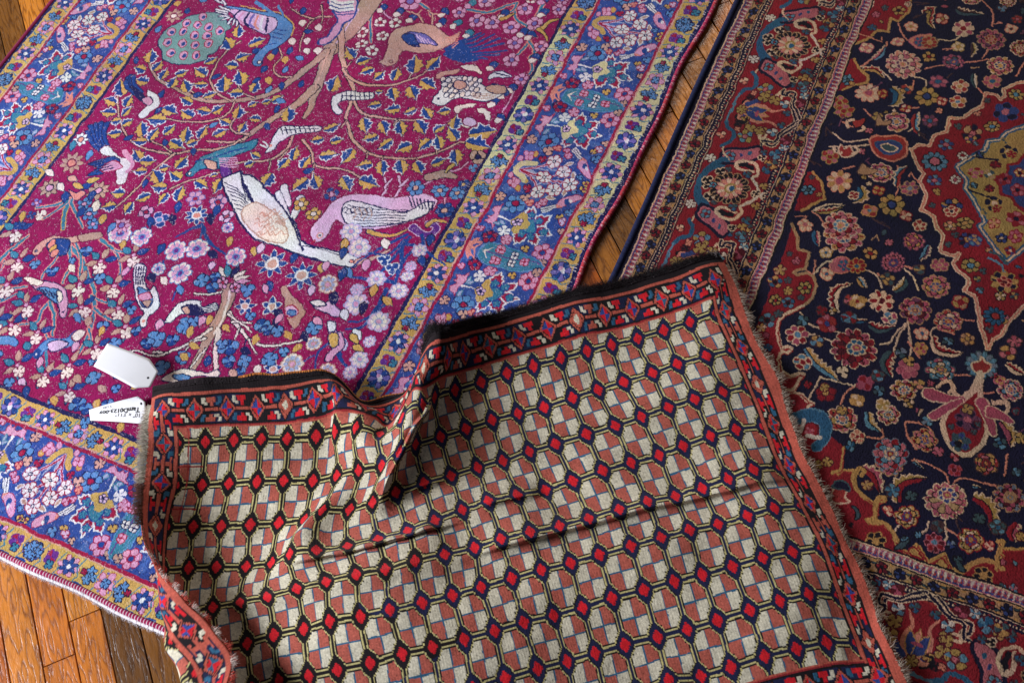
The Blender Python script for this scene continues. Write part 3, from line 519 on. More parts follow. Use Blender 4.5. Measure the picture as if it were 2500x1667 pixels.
        FL('D', x, y, r, 4 if r > 45 else 3, 'lb' if (x//7) % 3 else 'bl', 'nv', depth=.25, petal2='lb')
    for x, y, a, k in ((840, 125, .2, 'oc'), (1100, 150, .1, 'bl'), (1570, 105, .2, 'oc'), (1450, 190, 1.4, 'nv'), (1890, 650, .5, 'nv'), (1430, 640, .2, 'oc'), (1380, 645, 0, 'pk'), (1095, 670, .3, 'pk'), (1300, 720, .4, 'oc'), (1330, 810, 1.3, 'oc'), (1550, 690, 1.2, 'oc'), (1680, 850, 1.4, 'nv'), (1420, 920, .3, 'bl'), (1260, 890, 1.2, 'oc'), (2030, 830, -.3, 'oc'), (1970, 740, 1., 'oc'), (2200, 290, .4, 'oc'), (2230, 275, .2, 'pk'), (1850, 410, .8, 'bl'), (1820, 430, .9, 'pk'), (2130, 435, .4, 'ws'), (2010, 215, .1, 'bl'), (1900, 590, 1.2, 'nv'), (1905, 630, 0, 'pk'), (150, 1060, 1.3, 'ws'), (370, 1190, .8, 'oc'), (660, 1215, .2, 'oc'), (705, 1110, 1.4, 'be'), (270, 925, .4, 'pk'), (510, 820, .3, 'pk'), (600, 650, .4, 'be'), (530, 630, 1., 'lb'), (180, 820, .9, 'te'), (140, 470, 1.2, 'te'), (490, 290, 1.2, 'cr'), (860, 305, 0, 'pk'), (1230, 440, .8, 'lb'), (1120, 370, 1.2, 'cr'), (1440, 270, .4, 'ws'), (1740, 170, .6, 'oc'), (1780, 150, .2, 'ws'), (1035, 350, .7, 'nv'), (690, 715, .2, 'oc'), (2170, 640, 1.2, 'pk'), (2080, 750, .9, 'nv'), (1750, 770, .1, 'oc'), (1760, 980, .3, 'cr'), (1590, 1000, 1., 'ta'), (180, 1130, .6, 'bl'), (530, 1040, 1.2, 'be'), (820, 1375, .3, 'oc')):
        R.bud(R.st('D', x, y), a, 2.6, k, 'nv' if k not in ('oc', 'be', 'cr') else 'dm', .62)
    for x, y, a, k in ((310, 120, .6, 'cr'), (230, 440, .2, 'oc'), (320, 510, 1.1, 'oc'), (120, 730, 1.1, 'wh'), (100, 760, 1.1, 'oc'), (30, 600, .7, 'wh'), (60, 320, .9, 'lb'), (160, 560, .3, 'nv'), (30, 120, .4, 'oc'), (620, 90, .2, 'bl'), (180, 265, .3, 'pk'), (120, 830, 1.4, 'oc'), (20, 180, .3, 'bl'), (560, 240, .6, 'bl'), (20, 330, .2, 'bl')):
        R.bud(R.st('E', x, y), a, 3.0, k, 'bk', .6)
    for q in ((300, 235), (355, 290)): R.fp('E', q[0], q[1], 48, 3, 'bl', 'wh', depth=.5, pointed=True)
    # whatever ground is still bare gets the small buds the weaver scattered there
    inside = lambda q: q[1] > -180 and q[1] < -95 and q[0] < -50.5
    def sprout(q, r):
        k = r.integers(6); an = r.random()*3.14
        if q[0] > -110 or q[1] > -125: 
            if k < 2: R.flower(q, 1.25, 5, 'pk' if k else 'ws', 'dm', core='lv')
            elif k < 4: R.flower(q, 1.1, 3, 'lb', 'nv', depth=.3)
            else: R.bud(q, an, 2.2, 'bl' if k == 4 else 'oc', 'nv', .6)
        else: R.bud(q, an, 2.0, 'lb' if k < 3 else 'bl' if k < 5 else 'oc', 'nv', .55)
    R.fill_gaps('mag', sprout, 190, 1.75, inside)
    def leafy(q, r):
        ax = r.random()*6.28; R.bud(q, ax, 1.7, 'bl' if r.random() < .6 else 'oc', 'nv', .6)
    R.fill_gaps('mag', leafy, 170, 1.25, inside, 9)
    bl_in = lambda q: True
    def mist(q, r):
        k = r.integers(7); R.flower(q, .55+.4*r.random(), 4, ('pk', 'lb', 'lv', 'ta', 'te', 'gy', 'bg2')[k], 'blue' if k > 3 else 'nv', depth=.3)
    R.fill_gaps('blue', mist, 420, 1.15, bl_in, 11); R.fill_gaps('bg2', mist, 90, 1.1, bl_in, 12)
    def goldbit(q, r): R.line(np.array([q, q+[r.normal()*.8, r.normal()*.8]]), .28, 'te' if r.random() < .7 else 'rd')
    R.fill_gaps('gold', goldbit, 500, .55, bl_in, 13)
draw_tree_carpet(L1)
# ================================================================ RUG 2: the dark navy and red medallion carpet
PAL2 = dict(nv=(20, 16, 48), rd=(146, 24, 36), rd2=(166, 50, 46), pk=(196, 104, 112), cr=(232, 192, 156), oc=(200, 148, 84), go=(178, 140, 76), lb=(96, 138, 158), tl=(44, 92, 124), gn=(62, 82, 88),
            wh=(222, 204, 186), bk=(20, 12, 26), br=(74, 46, 48), sal=(224, 140, 112), tan=(186, 140, 100), rose=(176, 78, 96), dr=(92, 20, 34), bl=(52, 66, 120), mv=(110, 60, 84), gy=(120, 128, 140))
L2 = Rug(-2.2147, -206., -44., -57.6, 42., .112, {k: tuple(int(round(255*(q/255)*.80)) for q in v) for k, v in PAL2.items()})
L2.a[:] = L2.c('nv')
def draw_medallion_carpet(R):
    P, c = R.P, R.c
    ss = R.s0+np.arange(R.n)*R.res; tt = R.t0+np.arange(R.m)*R.res
    Sg, Tg = np.meshgrid(ss, tt, indexing='ij')
    dL = -31.6-Tg; dB = Sg+78.1; D = np.maximum(dL, dB); ver = dL >= dB
    along = np.where(ver, Sg, Tg)
    def band(a, b, k, per=None, ph=0, duty=.5):
        m = (D >= a) & (D < b)
        if per: m &= ((along+ph) % per) < per*duty
        R.a[m] = c(k)
    def L(t, txt, w0, k='cr', w1=None, edge=None):
        p = catmull(P(t, txt))
        if edge: R.line(p, w0+.4, edge, (w0 if w1 is None else w1)+.35)
        R.line(p, w0, k, w1)
    def SH(t, txt, k, edge='cr', ew=.3, sm=True): return R.shape(P(t, txt), k, edge, ew, sm)
    FL = lambda t, x, y, r, *a, **k: R.fp(t, x, y, r, *a, **k)
    # ------------------------------------------------ medallion and corners
    med = P('C', '2500,480 2352,560 2290,580 2215,612 2225,660 2195,685 2170,650 2090,635 2062,725 1990,750 1940,805 1850,800 1820,900 1740,925 1718,1000 1640,990 1575,1020 1622,1120 1672,1185 1640,1240 1682,1330 1650,1432 1735,1470 1760,1568')
    med2 = P('F', '1765,15 1800,60 1775,165 1880,200 1915,180 1905,205 1870,240 1900,300 1965,352 1942,432 2012,472 2040,560 2070,700 2092,835 2110,835 2140,770 2200,735 2235,680 2290,620 2330,560 2352,540 2700,300')
    far = R.st('C', 3900, 300); far2 = R.st('C', 3300, -900)
    medp = np.vstack([P('C', '3000,-200'), med, med2, [far], [far2]])
    R.poly(medp, 'rd')
    R.line(np.vstack([med, med2]), .72, 'cr'); R.line(np.vstack([med, med2]), .3, 'sal')
    gold = P('C', '2600,760 2352,868 2235,905 2190,958 2108,968 2080,1030 1985,1075 1888,1140 1960,1225 1948,1292 2010,1370 2040,1440 2085,1510')
    gold2 = P('F', '2050,-10 2115,95 2160,150 2205,205 2235,245 2290,190 2400,100')
    gp = np.vstack([gold, gold2, [R.st('C', 3600, 1000)], [R.st('C', 3100, 300)]])
    R.poly(gp, 'go'); R.line(np.vstack([gold, gold2]), 1.1, 'tl'); R.line(np.vstack([gold, gold2]), .35, 'cr')
    inner = P('C', '2500,1010 2352,1060 2310,1120 2240,1130 2230,1190 2140,1215 2190,1270 2200,1330 2270,1345 2300,1400 2352,1450 2600,1500')
    R.poly(inner, 'bl'); R.line(inner, .6, 'rd', .6)
    # spandrels: everything between the borders and these scrolling lines is red
    sp1 = P('C', '1570,-60 1582,10 1568,80 1490,150 1440,130 1428,160 1424,215 1340,208 1300,262 1228,295 1190,310'); R.poly(np.vstack([sp1, [[ -215, -31.5]], [R.st('C', 1500, -300)]]), 'rd'); 
    sp1b = P('C', '1195,400 1225,465 1285,520 1280,560 1190,575 1120,612'); R.poly(np.vstack([sp1b, [R.st('C', 1050, 620)], [R.st('C', 1150, 400)]]), 'rd')
    sp2 = P('C', '910,1175 960,1240 975,1300 990,1360 900,1400 830,1440'); R.poly(np.vstack([sp2, [R.st('C', 780, 1440)], [R.st('C', 870, 1170)]]), 'rd')
    sp3 = P('F', '770,-10 805,70 795,160 878,190 852,290 800,300 775,320 800,335 860,318 905,345 925,410 905,480 850,550 750,590 690,640 668,710 680,790 700,832 745,820 770,838 740,862 700,855 672,905 690,980 750,1030 815,1010 845,1012 815,1040 770,1125 720,1120 735,1165 750,1135 830,1150 870,1200 915,1215 880,1235 885,1290')
    sp4 = P('I', '1110,-40 1100,110 1050,140 1085,150 1110,118 1195,130 1180,180 1195,240 1260,285 1335,350 1395,320 1390,295 1355,310 1345,400 1330,440 1270,450 1300,480 1390,480 1450,545 1490,630 1560,690 1620,625 1690,740 1800,690 1850,790 1930,810 1980,750 2080,730 2180,760 2210,790 2160,790 2210,700 2180,670 2200,600 2170,590 2215,650 2352,650 2700,760')
    cor = np.vstack([sp3, sp4, [R.st('I', 3200, 1250)], [R.st('I', 1100, 600)], [R.st('F', 450, 900)]])
    R.poly(cor, 'rd')
    for q in (sp1, sp1b, sp2, sp3): R.line(q, .6, 'oc' if q is not sp3 else 'tan', .6)
    R.line(sp3[12:], .66, 'cr'); R.line(sp4, .6, 'oc')
    for q in (sp3[12:], sp4): R.line(q+[.25, .25], .22, 'rd2')
    # ------------------------------------------------ field: vines
    for t, q in (('C', '1490,160 1520,240 1560,280 1640,290'), ('C', '1760,270 1870,275 1940,240'), ('C', '1240,455 1320,400 1400,330 1420,290'), ('C', '1240,455 1350,470 1440,550'), ('C', '1670,470 1800,450 1950,430 2110,410'), ('C', '1600,520 1680,550 1690,610'), ('C', '2140,180 2140,90 2060,0'), ('C', '2110,330 2070,400'), ('C', '1100,830 1180,870'), ('C', '1040,910 1130,970 1290,960'), ('C', '1030,1010 1250,1000 1330,980'), ('C', '1560,740 1640,730'), ('C', '1640,760 1630,850 1560,900'), ('C', '1120,1160 1190,1140'), ('C', '1480,1330 1500,1230 1480,1130'), ('C', '1250,750 1330,820'), ('C', '900,1440 1000,1400 1110,1390'), ('C', '900,1440 960,1500 1000,1568'), ('C', '2040,600 2100,680'), ('C', '2300,520 2352,420'),
                 ('F', '920,240 900,330 860,300'), ('F', '905,330 990,250 1090,240'), ('F', '1250,290 1340,330 1380,420'), ('F', '1350,320 1400,380'), ('F', '1530,270 1620,290'), ('F', '1540,290 1600,350 1630,430'), ('F', '1550,640 1500,760 1430,900'), ('F', '1550,650 1580,800 1570,900'), ('F', '1560,790 1640,890'), ('F', '870,730 960,750 1060,790'), ('F', '1080,720 900,680 830,590'), ('F', '1370,800 1450,780 1530,660'), ('F', '960,1030 1080,1060 1190,1080 1310,1080'), ('F', '1190,1090 1130,1150 1100,1220'), ('F', '960,1040 910,1110 880,1200'), ('F', '1600,1340 1540,1350 1560,1440 1620,1530'), ('F', '1600,1340 1680,1360 1720,1400'), ('F', '1720,740 1750,690 1940,630'), ('F', '1940,630 2020,640'), ('F', '1870,1010 1990,1010'), ('F', '1870,730 1800,700'), ('F', '2050,1140 2150,1130'), ('F', '1280,1440 1380,1440 1380,1390'),
                 ('I', '1590,50 1700,70 1800,130 1830,190'), ('I', '1860,200 1900,180 2020,190 2160,220'), ('I', '1700,470 1680,530 1620,560'), ('I', '1810,470 1820,560 1810,600'), ('I', '1400,370 1500,460 1460,540'), ('I', '2230,0 2220,150'), ('I', '1820,520 1900,560')):
        L(t, q, .32, 'sal' if len(q) % 2 else 'cr')
    # curved two-tone leaves
    for t, q, k1, k2, w_ in (('C', '1660,90 1720,60 1700,140 1740,200', 'rd2', 'go', 1.3), ('C', '1250,470 1340,480 1390,540', 'rd2', 'oc', 1.3), ('C', '1320,410 1370,370 1410,310', 'pk', 'lb', 1.2), ('C', '1450,600 1490,640 1480,700 1430,720', 'go', 'tl', 1.9), ('C', '1900,60 1960,90 2080,100', 'br', 'gn', 1.6), ('C', '2000,300 2010,340 1990,390', 'go', 'br', 1.2), ('C', '1620,780 1600,850 1640,940', 'lb', 'rd2', 1.3), ('C', '1480,1270 1490,1180 1550,1130', 'lb', 'rd2', 1.3), ('C', '1240,1280 1250,1340 1180,1380', 'go', 'tl', 1.9), ('C', '920,1440 1020,1440 1130,1400', 'rd2', 'go', 1.1), ('C', '2020,510 2010,560 2030,600', 'wh', 'gn', 1.),
                              ('F', '1080,590 1050,500 1080,420 1180,385', 'rd', 'cr', 1.5), ('F', '930,30 920,80 940,140', 'rose', 'tl', 1.3), ('F', '1210,350 1240,380 1270,420', 'lb', 'oc', 1.3), ('F', '1460,430 1530,390 1540,340', 'oc', 'gn', 1.4), ('F', '1290,660 1380,700 1480,680', 'rd', 'gn', 1.6), ('F', '1450,850 1400,930 1440,1030', 'rd', 'gn', 2.0), ('F', '1740,740 1760,830 1850,870 1940,860', 'rd', 'cr', 1.5), ('F', '870,830 940,930 1020,1000 1090,1060', 'oc', 'lb', 1.7), ('F', '1120,610 1150,640 1280,640', 'rd', 'tl', 1.4), ('F', '1280,1270 1290,1350 1370,1400', 'oc', 'lb', 1.4), ('F', '2230,940 2300,990 2352,1010', 'rd', 'cr', 1.5), ('F', '1640,1240 1620,1300', 'oc', 'rose', 2.), ('F', '2200,1330 2260,1420 2250,1500', 'oc', 'rose', 1.7), ('F', '1700,130 1680,180 1640,230', 'mv', 'lb', 1.2), ('F', '1200,1100 1260,1070 1300,1100', 'rd', 'br', 1.3),
                              ('I', '1490,330 1480,230 1560,180 1690,160', 'go', 'rd', 2.0), ('I', '2000,290 2090,330 2140,420 2120,540', 'go', 'rd', 2.0), ('I', '1250,100 1340,150 1370,270', 'rose', 'rd', 1.8), ('I', '2300,470 2270,540 2290,600', 'rose', 'rd', 1.8), ('I', '1600,60 1680,120', 'gn', 'lb', 1.2), ('I', '2000,230 2100,250', 'gn', 'lb', 1.)):
        p = catmull(P(t, q)); n_ = len(p); d = np.gradient(p, axis=0); d /= np.linalg.norm(d, axis=1)[:, None]+1e-9; nn = np.stack([-d[:, 1], d[:, 0]], 1)
        wv = (np.sin(np.linspace(.15, 1, n_)*np.pi)**.8*w_*.5)[:, None]; zig = wv*(1+.35*((np.arange(n_) % 2)*2-1)[:, None])
        R.poly(np.vstack([p, (p+nn*zig)[::-1]]), k1); R.poly(np.vstack([p, (p-nn*wv)[::-1]]), k2)
        R.line(p+nn*zig, .22, 'cr' if k1 != 'cr' else 'sal'); R.line(p, .2, 'bk')
    # ------------------------------------------------ field: blossoms  (tile, x, y, radius, petals, colours...)
    def big(t, x, y, r, k1, k2, k3, k4, e='cr', n=11, off=(0, 0)):
        c0 = R.st(t, x, y); rr = np.linalg.norm(R.st(t, x+r, y)-c0)
        R.flower(c0, rr, n, k1, e, petal2=k2, depth=.22)
        R.flower(c0, rr*.72, n-2, k3, 'bk', depth=.2, petal2=k1)
        c1 = R.st(t, x+off[0], y+off[1]); R.flower(c1, rr*.42, 7, k4, e, depth=.2, core=k2, core_r=.45); R.ell(c1, rr*.1, rr*.1, 0, 'oc')
        for i in range(n):
            th = i*2*math.pi/n+.3; R.ell(c0+rr*.85*np.array([math.cos(th), math.sin(th)]), rr*.08, rr*.05, th, k3)
    for v in (('C', 1530, 440, 122, 'pk', 'sal', 'cr', 'mv', 'cr', 13), ('C', 2130, 270, 96, 'rose', 'pk', 'mv', 'rd', 'tan', 11), ('C', 1260, 15, 60, 'oc', 'tan', 'rd', 'tl'), ('F', 1120, 60, 138, 'pk', 'oc', 'rd', 'tl', 'cr', 12), ('F', 1190, 830, 158, 'rd', 'rose', 'dr', 'tl', 'cr', 13, (20, -5)), ('F', 1610, 570, 108, 'rose', 'mv', 'dr', 'gy', 'tan', 9),
              ('C', 1100, 1540, 120, 'pk', 'sal', 'rd', 'lb', 'cr', 12), ('I', 1810, 320, 140, 'pk', 'rose', 'tan', 'bl', 'cr', 12, (10, -40)), ('I', 1440, 60, 98, 'rose', 'gy', 'pk', 'bl', 'tan', 11), ('I', 2255, 300, 108, 'rose', 'gy', 'dr', 'tan', 'tan', 11), ('F', 1440, 1550, 120, 'pk', 'rd', 'lb', 'cr', 'gy', 10), ('F', 1840, 640, 92, 'rose', 'rd2', 'cr', 'bl', 'tan', 8), ('C', 2190, 450, 86, 'rose', 'oc', 'pk', 'bl'), ('F', 1750, 405, 92, 'rose', 'pk', 'oc', 'bl', 'tan', 8), ('C', 1870, 430, 70, 'pk', 'rose', 'gn', 'tl', 'mv', 8), ('F', 1460, 240, 84, 'pk', 'pk', 'rose', 'bl', 'mv', 14),
              ('F', 1530, 1115, 88, 'oc', 'pk', 'rd', 'tl', 'cr', 9), ('F', 1780, 975, 96, 'lb', 'rose', 'cr', 'oc', 'gn', 8), ('F', 1110, 1320, 98, 'rd2', 'pk', 'go', 'tl', 'cr', 8), ('F', 1420, 1290, 78, 'pk', 'rd', 'oc', 'tl', 'cr', 7), ('F', 2260, 1120, 84, 'pk', 'rose', 'lb', 'bl', 'cr', 8), ('C', 2330, 330, 70, 'rd2', 'pk', 'oc', 'rd'), ('I', 1550, 430, 84, 'oc', 'go', 'cr', 'bl', 'rd', 7), ('I', 1985, 590, 84, 'go', 'oc', 'cr', 'bl', 'rd', 7), ('F', 1670, 1460, 84, 'pk', 'rd', 'oc', 'bl', 'tan', 8), ('I', 2090, 70, 84, 'oc', 'rd2', 'pk', 'rd', 'br', 7), ('C', 1480, 835, 84, 'pk', 'oc', 'rose', 'tl', 'cr', 8), ('C', 1370, 1180, 80, 'rose', 'pk', 'oc', 'tl', 'cr', 9), ('F', 1600, 100, 70, 'rose', 'pk', 'oc', 'rose', 'mv', 9), ('C', 1560, 30, 20, 'pk', 'rd', 'oc', 'rd'), ('C', 2000, -10, 60, 'pk', 'rd', 'oc', 'rd'), ('C', 2240, 10, 50, 'oc', 'rd2', 'pk', 'rd')): big(*v)
    for v in (('C', 1290, 635, 84, 9, 'cr', 'sal', 'rose', 'cr'), ('C', 1090, 1240, 84, 9, 'cr', 'sal', 'rose', 'oc'), ('F', 1370, 510, 84, 10, 'rd', 'cr', 'dr', 'cr'), ('C', 1940, 200, 72, 8, 'rose', 'cr', 'rd', 'cr'), ('C', 1690, 660, 82, 8, 'oc', 'bk', 'bl', 'go'), ('C', 1450, 1400, 94, 8, 'oc', 'bk', 'bl', 'go'), ('C', 1710, 830, 56, 7, 'mv', 'br', 'tl', 'rose'), ('C', 1570, 1290, 60, 7, 'rose', 'tan', 'gy', 'mv'), ('I', 1740, 615, 66, 8, 'rd', 'pk', 'lb', 'dr'), ('I', 1340, 600, 66, 6, 'bk', 'oc', 'oc', 'bk'), ('I', 2060, 830, 66, 6, 'bk', 'oc', 'oc', 'bk'), ('C', 1900, 320, 44, 5, 'cr', 'go', 'oc', 'cr'), ('C', 1710, 390, 46, 5, 'oc', 'bk', 'rd', 'oc'), ('C', 1490, 290, 38, 4, 'cr', 'sal', 'pk', 'cr'), ('C', 1580, 185, 42, 5, 'cr', 'sal', 'go', 'cr'), ('C', 1280, 330, 44, 4, 'cr', 'pk', 'sal', 'cr'), ('C', 1790, 130, 48, 4, 'sal', 'rd', 'go', 'cr'), ('C', 2265, 195, 40, 4, 'cr', 'sal', 'br', 'cr'), ('C', 2300, 130, 34, 5, 'rd2', 'br', 'pk', 'rd2'), ('C', 2205, 60, 30, 3, 'lb', 'br', '', 'gy'), ('C', 2135, 555, 62, 6, 'rose', 'tan', 'tl', 'pk'), ('C', 1915, 590, 58, 6, 'rd2', 'cr', 'oc', 'sal'), ('C', 1900, 695, 54, 5, 'rd2', 'cr', 'lb', 'oc'), ('C', 1770, 560, 56, 6, 'rose', 'mv', 'tl', 'pk'), ('C', 1550, 610, 44, 4, 'rd2', 'br', 'tl', 'oc'),
              ('C', 1545, 740, 36, 4, 'cr', 'rd', 'rd', 'oc'), ('C', 1790, 695, 34, 4, 'sal', 'rd', 'rd', 'cr'), ('C', 1390, 640, 34, 3, 'oc', 'rd', 'rd', 'oc'), ('C', 1350, 800, 40, 4, 'go', 'br', '', 'go'), ('C', 1410, 768, 16, 5, 'go', 'bk', '', 'go'), ('C', 1465, 757, 16, 5, 'cr', 'bk', '', 'cr'), ('C', 1295, 900, 26, 4, 'pk', 'bk', '', 'pk'), ('C', 1240, 1040, 26, 4, 'pk', 'bk', '', 'pk'), ('C', 1260, 1215, 18, 5, 'go', 'bk', '', 'go'), ('C', 1298, 1260, 18, 5, 'cr', 'bk', '', 'cr'), ('C', 1360, 1300, 38, 4, 'go', 'rd', 'rd', 'oc'), ('C', 1190, 1330, 30, 4, 'rd', 'cr', '', 'rd'), ('C', 1290, 1440, 52, 4, 'rd2', 'oc', 'lb', 'sal'), ('C', 1550, 1470, 40, 4, 'sal', 'rd', '', 'cr'), ('C', 1640, 1540, 46, 5, 'rd2', 'cr', 'cr', 'rd2'), ('C', 1850, 1540, 46, 5, 'sal', 'br', 'cr', 'oc'), ('C', 860, 1545, 46, 5, 'cr', 'sal', 'pk', 'cr'),
              ('F', 1000, 182, 44, 5, 'cr', 'oc', 'tl', 'cr'), ('F', 1295, 175, 50, 5, 'oc', 'bk', 'rd', 'oc'), ('F', 1780, 260, 58, 6, 'rose', 'tan', 'pk', 'rose'), ('F', 1000, 325, 48, 4, 'cr', 'sal', 'tl', 'cr'), ('F', 1655, 728, 50, 5, 'cr', 'sal', 'tl', 'cr'), ('F', 1160, 500, 42, 4, 'rd2', 'br', '', 'pk'), ('F', 1220, 510, 52, 4, 'cr', 'oc', 'rd', 'oc'), ('F', 800, 740, 78, 7, 'rd', 'cr', 'lb', 'rose'), ('F', 1005, 660, 70, 5, 'pk', 'rd', 'bl', 'rd2'), ('F', 965, 575, 40, 4, 'rd', 'br', '', 'rd'), ('F', 1050, 580, 26, 3, 'cr', 'bk', '', 'oc'), ('F', 1650, 830, 44, 6, 'rose', 'oc', 'rd', 'oc'), ('F', 1120, 990, 44, 3, 'cr', 'bk', '', 'cr'), ('F', 840, 930, 64, 5, 'lb', 'cr', 'rd', 'rd'), ('F', 1555, 965, 78, 6, 'rose', 'pk', 'pk', 'rose'), ('F', 1560, 915, 40, 3, 'oc', 'bk', '', 'oc'), ('F', 1960, 765, 50, 6, 'oc', 'br', 'go', 'tan'), ('F', 1420, 360, 50, 5, 'gn', 'br', 'oc', 'oc'), ('F', 1640, 290, 40, 3, 'gn', 'br', '', 'go'), ('F', 1265, 1070, 54, 4, 'rd', 'rose', '', 'rose'), ('F', 1000, 1140, 66, 5, 'rd', 'dr', 'oc', 'rd'), ('F', 990, 1100, 34, 4, 'oc', 'dr', '', 'go'), ('F', 1210, 1195, 46, 4, 'cr', 'oc', '', 'oc'), ('F', 1110, 1265, 34, 4, 'go', 'br', '', 'oc'), ('F', 1350, 1020, 44, 4, 'lb', 'br', 'rd', 'gn'), ('F', 870, 1075, 30, 4, 'rd', 'bk', '', 'rd'), ('F', 1385, 1215, 46, 4, 'oc', 'cr', '', 'go'), ('F', 1570, 1210, 40, 4, 'oc', 'bk', 'go', 'cr'), ('F', 1210, 1440, 52, 5, 'sal', 'cr', 'rd', 'rd2'), ('F', 1630, 1080, 40, 3, 'sal', 'br', '', 'oc'), ('F', 2240, 860, 62, 4, 'oc', 'br', 'rd', 'pk'), ('F', 2180, 1050, 36, 4, 'oc', 'pk', 'rd', 'oc'), ('F', 2290, 780, 46, 5, 'rose', 'br', '', 'pk'), ('F', 1690, 1330, 40, 4, 'lb', 'bk', '', 'gy'), ('F', 1360, 1120, 40, 4, 'lb', 'bk', '', 'gn'), ('F', 840, 640, 40, 4, 'lb', 'bk', '', 'gn'), ('F', 1510, 860, 40, 3, 'gn', 'bk', '', 'gy'), ('F', 1830, 780, 34, 4, 'lb', 'bk', '', 'gn'), ('F', 1920, 510, 54, 4, 'tan', 'rd', 'rd', 'go'), ('F', 940, 780, 44, 4, 'oc', 'br', '', 'lb'), ('F', 1430, 620, 50, 4, 'lb', 'cr', 'gn', 'rose'), ('F', 2210, 630, 44, 4, 'oc', 'br', '', 'pk'), ('F', 1160, 620, 50, 5, 'rd', 'br', '', 'lb'), ('F', 2140, 1010, 30, 4, 'rd', 'bk', '', 'rose'), ('F', 1710, 1075, 22, 5, 'rose', 'bk', '', 'rose'), ('F', 1160, 1500, 40, 4, 'lb', 'bk', '', 'tl'), ('F', 2190, 1480, 44, 4, 'lb', 'bk', 'tl', 'gn'), ('F', 2330, 1450, 44, 4, 'oc', 'bk', '', 'go'),
              ('I', 1870, 112, 42, 4, 'rd', 'rose', 'dr', 'rd2'), ('I', 1450, 250, 52, 5, 'lb', 'br', '', 'tl'), ('I', 2170, 500, 54, 5, 'lb', 'br', 'tl', 'gn'), ('I', 1760, 500, 46, 4, 'gn', 'br', '', 'br'), ('I', 1420, 390, 34, 3, 'cr', 'rd', '', 'sal'), ('I', 2110, 620, 34, 3, 'cr', 'rd', '', 'sal'), ('I', 1580, 290, 40, 4, 'gn', 'bk', '', 'gn'), ('I', 2050, 440, 40, 4, 'gn', 'bk', '', 'gn'), ('I', 2300, 120, 36, 4, 'lb', 'bk', '', 'gn'), ('I', 1760, -20, 40, 4, 'pk', 'bk', '', 'rose'), ('I', 1880, 20, 34, 3, 'pk', 'bk', '', 'rd'), ('I', 1630, 555, 22, 3, 'lb', 'bk', '', 'lb'), ('I', 1850, 620, 30, 3, 'bl', 'bk', '', 'gy'), ('I', 1540, 590, 30, 4, 'gn', 'bk', '', 'lb'), ('I', 1900, 720, 34, 3, 'gn', 'bk', '', 'gn')):
        t, x, y, r, n, k1, e, co, k2 = v; FL(t, x, y, r, n, k1, e, core=co, petal2=k2, core_r=.3)
    # feathered palm leaf shapes
    SH('C', '1300,965 1340,930 1400,935 1470,925 1540,950 1555,1010 1520,1070 1450,1100 1370,1080 1320,1030', 'rd2', 'sal', .35); SH('C', '1330,985 1400,965 1480,960 1520,1000 1480,1050 1400,1055', 'bl', 'tl', .2); SH('C', '1370,1000 1430,985 1490,1005 1470,1035 1420,1035', 'gn', 'cr', .3)
    SH('C', '1560,280 1620,240 1680,235 1720,240 1690,300 1700,335 1630,330 1590,310', 'sal', 'pk', .2); FL('C', 1640, 285, 46, 6, 'tl', 'rose', core='bl'); FL('C', 1705, 290, 56, 8, 'rd2', 'tan', core='oc')
    SH('F', '1020,270 1060,230 1110,205 1160,225 1150,290 1120,320 1050,310', 'pk', 'sal', .2); FL('F', 1130, 265, 44, 6, 'tl', 'rose', core='bl'); FL('F', 1210, 265, 60, 8, 'rd', 'oc', core='tl')
    SH('C', '1330,860 1360,780 1390,830 1440,820 1440,850 1370,860', 'tan', 'br', .2); SH('C', '1210,1180 1250,1120 1290,1150 1350,1160 1330,1190 1260,1200', 'tan', 'br', .2)
    SH('C', '1170,820 1220,815 1270,810 1240,860 1200,870', 'rd2', 'bk', .2); SH('C', '1100,990 1130,1020 1160,1000 1190,1060 1130,1080 1090,1040', 'rd2', 'cr', .3)
    for t, q in (('C', '1150,870 1140,830 1180,815'), ('C', '1250,870 1260,890 1225,900'), ('C', '1060,1010 1075,1055 1110,1050'), ('C', '1200,1010 1215,1040 1180,1060')): L(t, q, .6, 'cr')
    for t, x, y in (('C', 1090, 700), ('C', 1030, 1080), ('C', 1120, 760)): FL(t, x, y, 60, 6, 'pk', 'go', petal2='rd2', core='rd')
    for t, x, y in (('C', 1150, 545), ('C', 870, 1300), ('F', 650, 500), ('F', 850, 415)): FL(t, x, y, 42, 6, 'lb' if t == 'C' else 'go', 'bk', core='gn' if t == 'C' else 'rd')
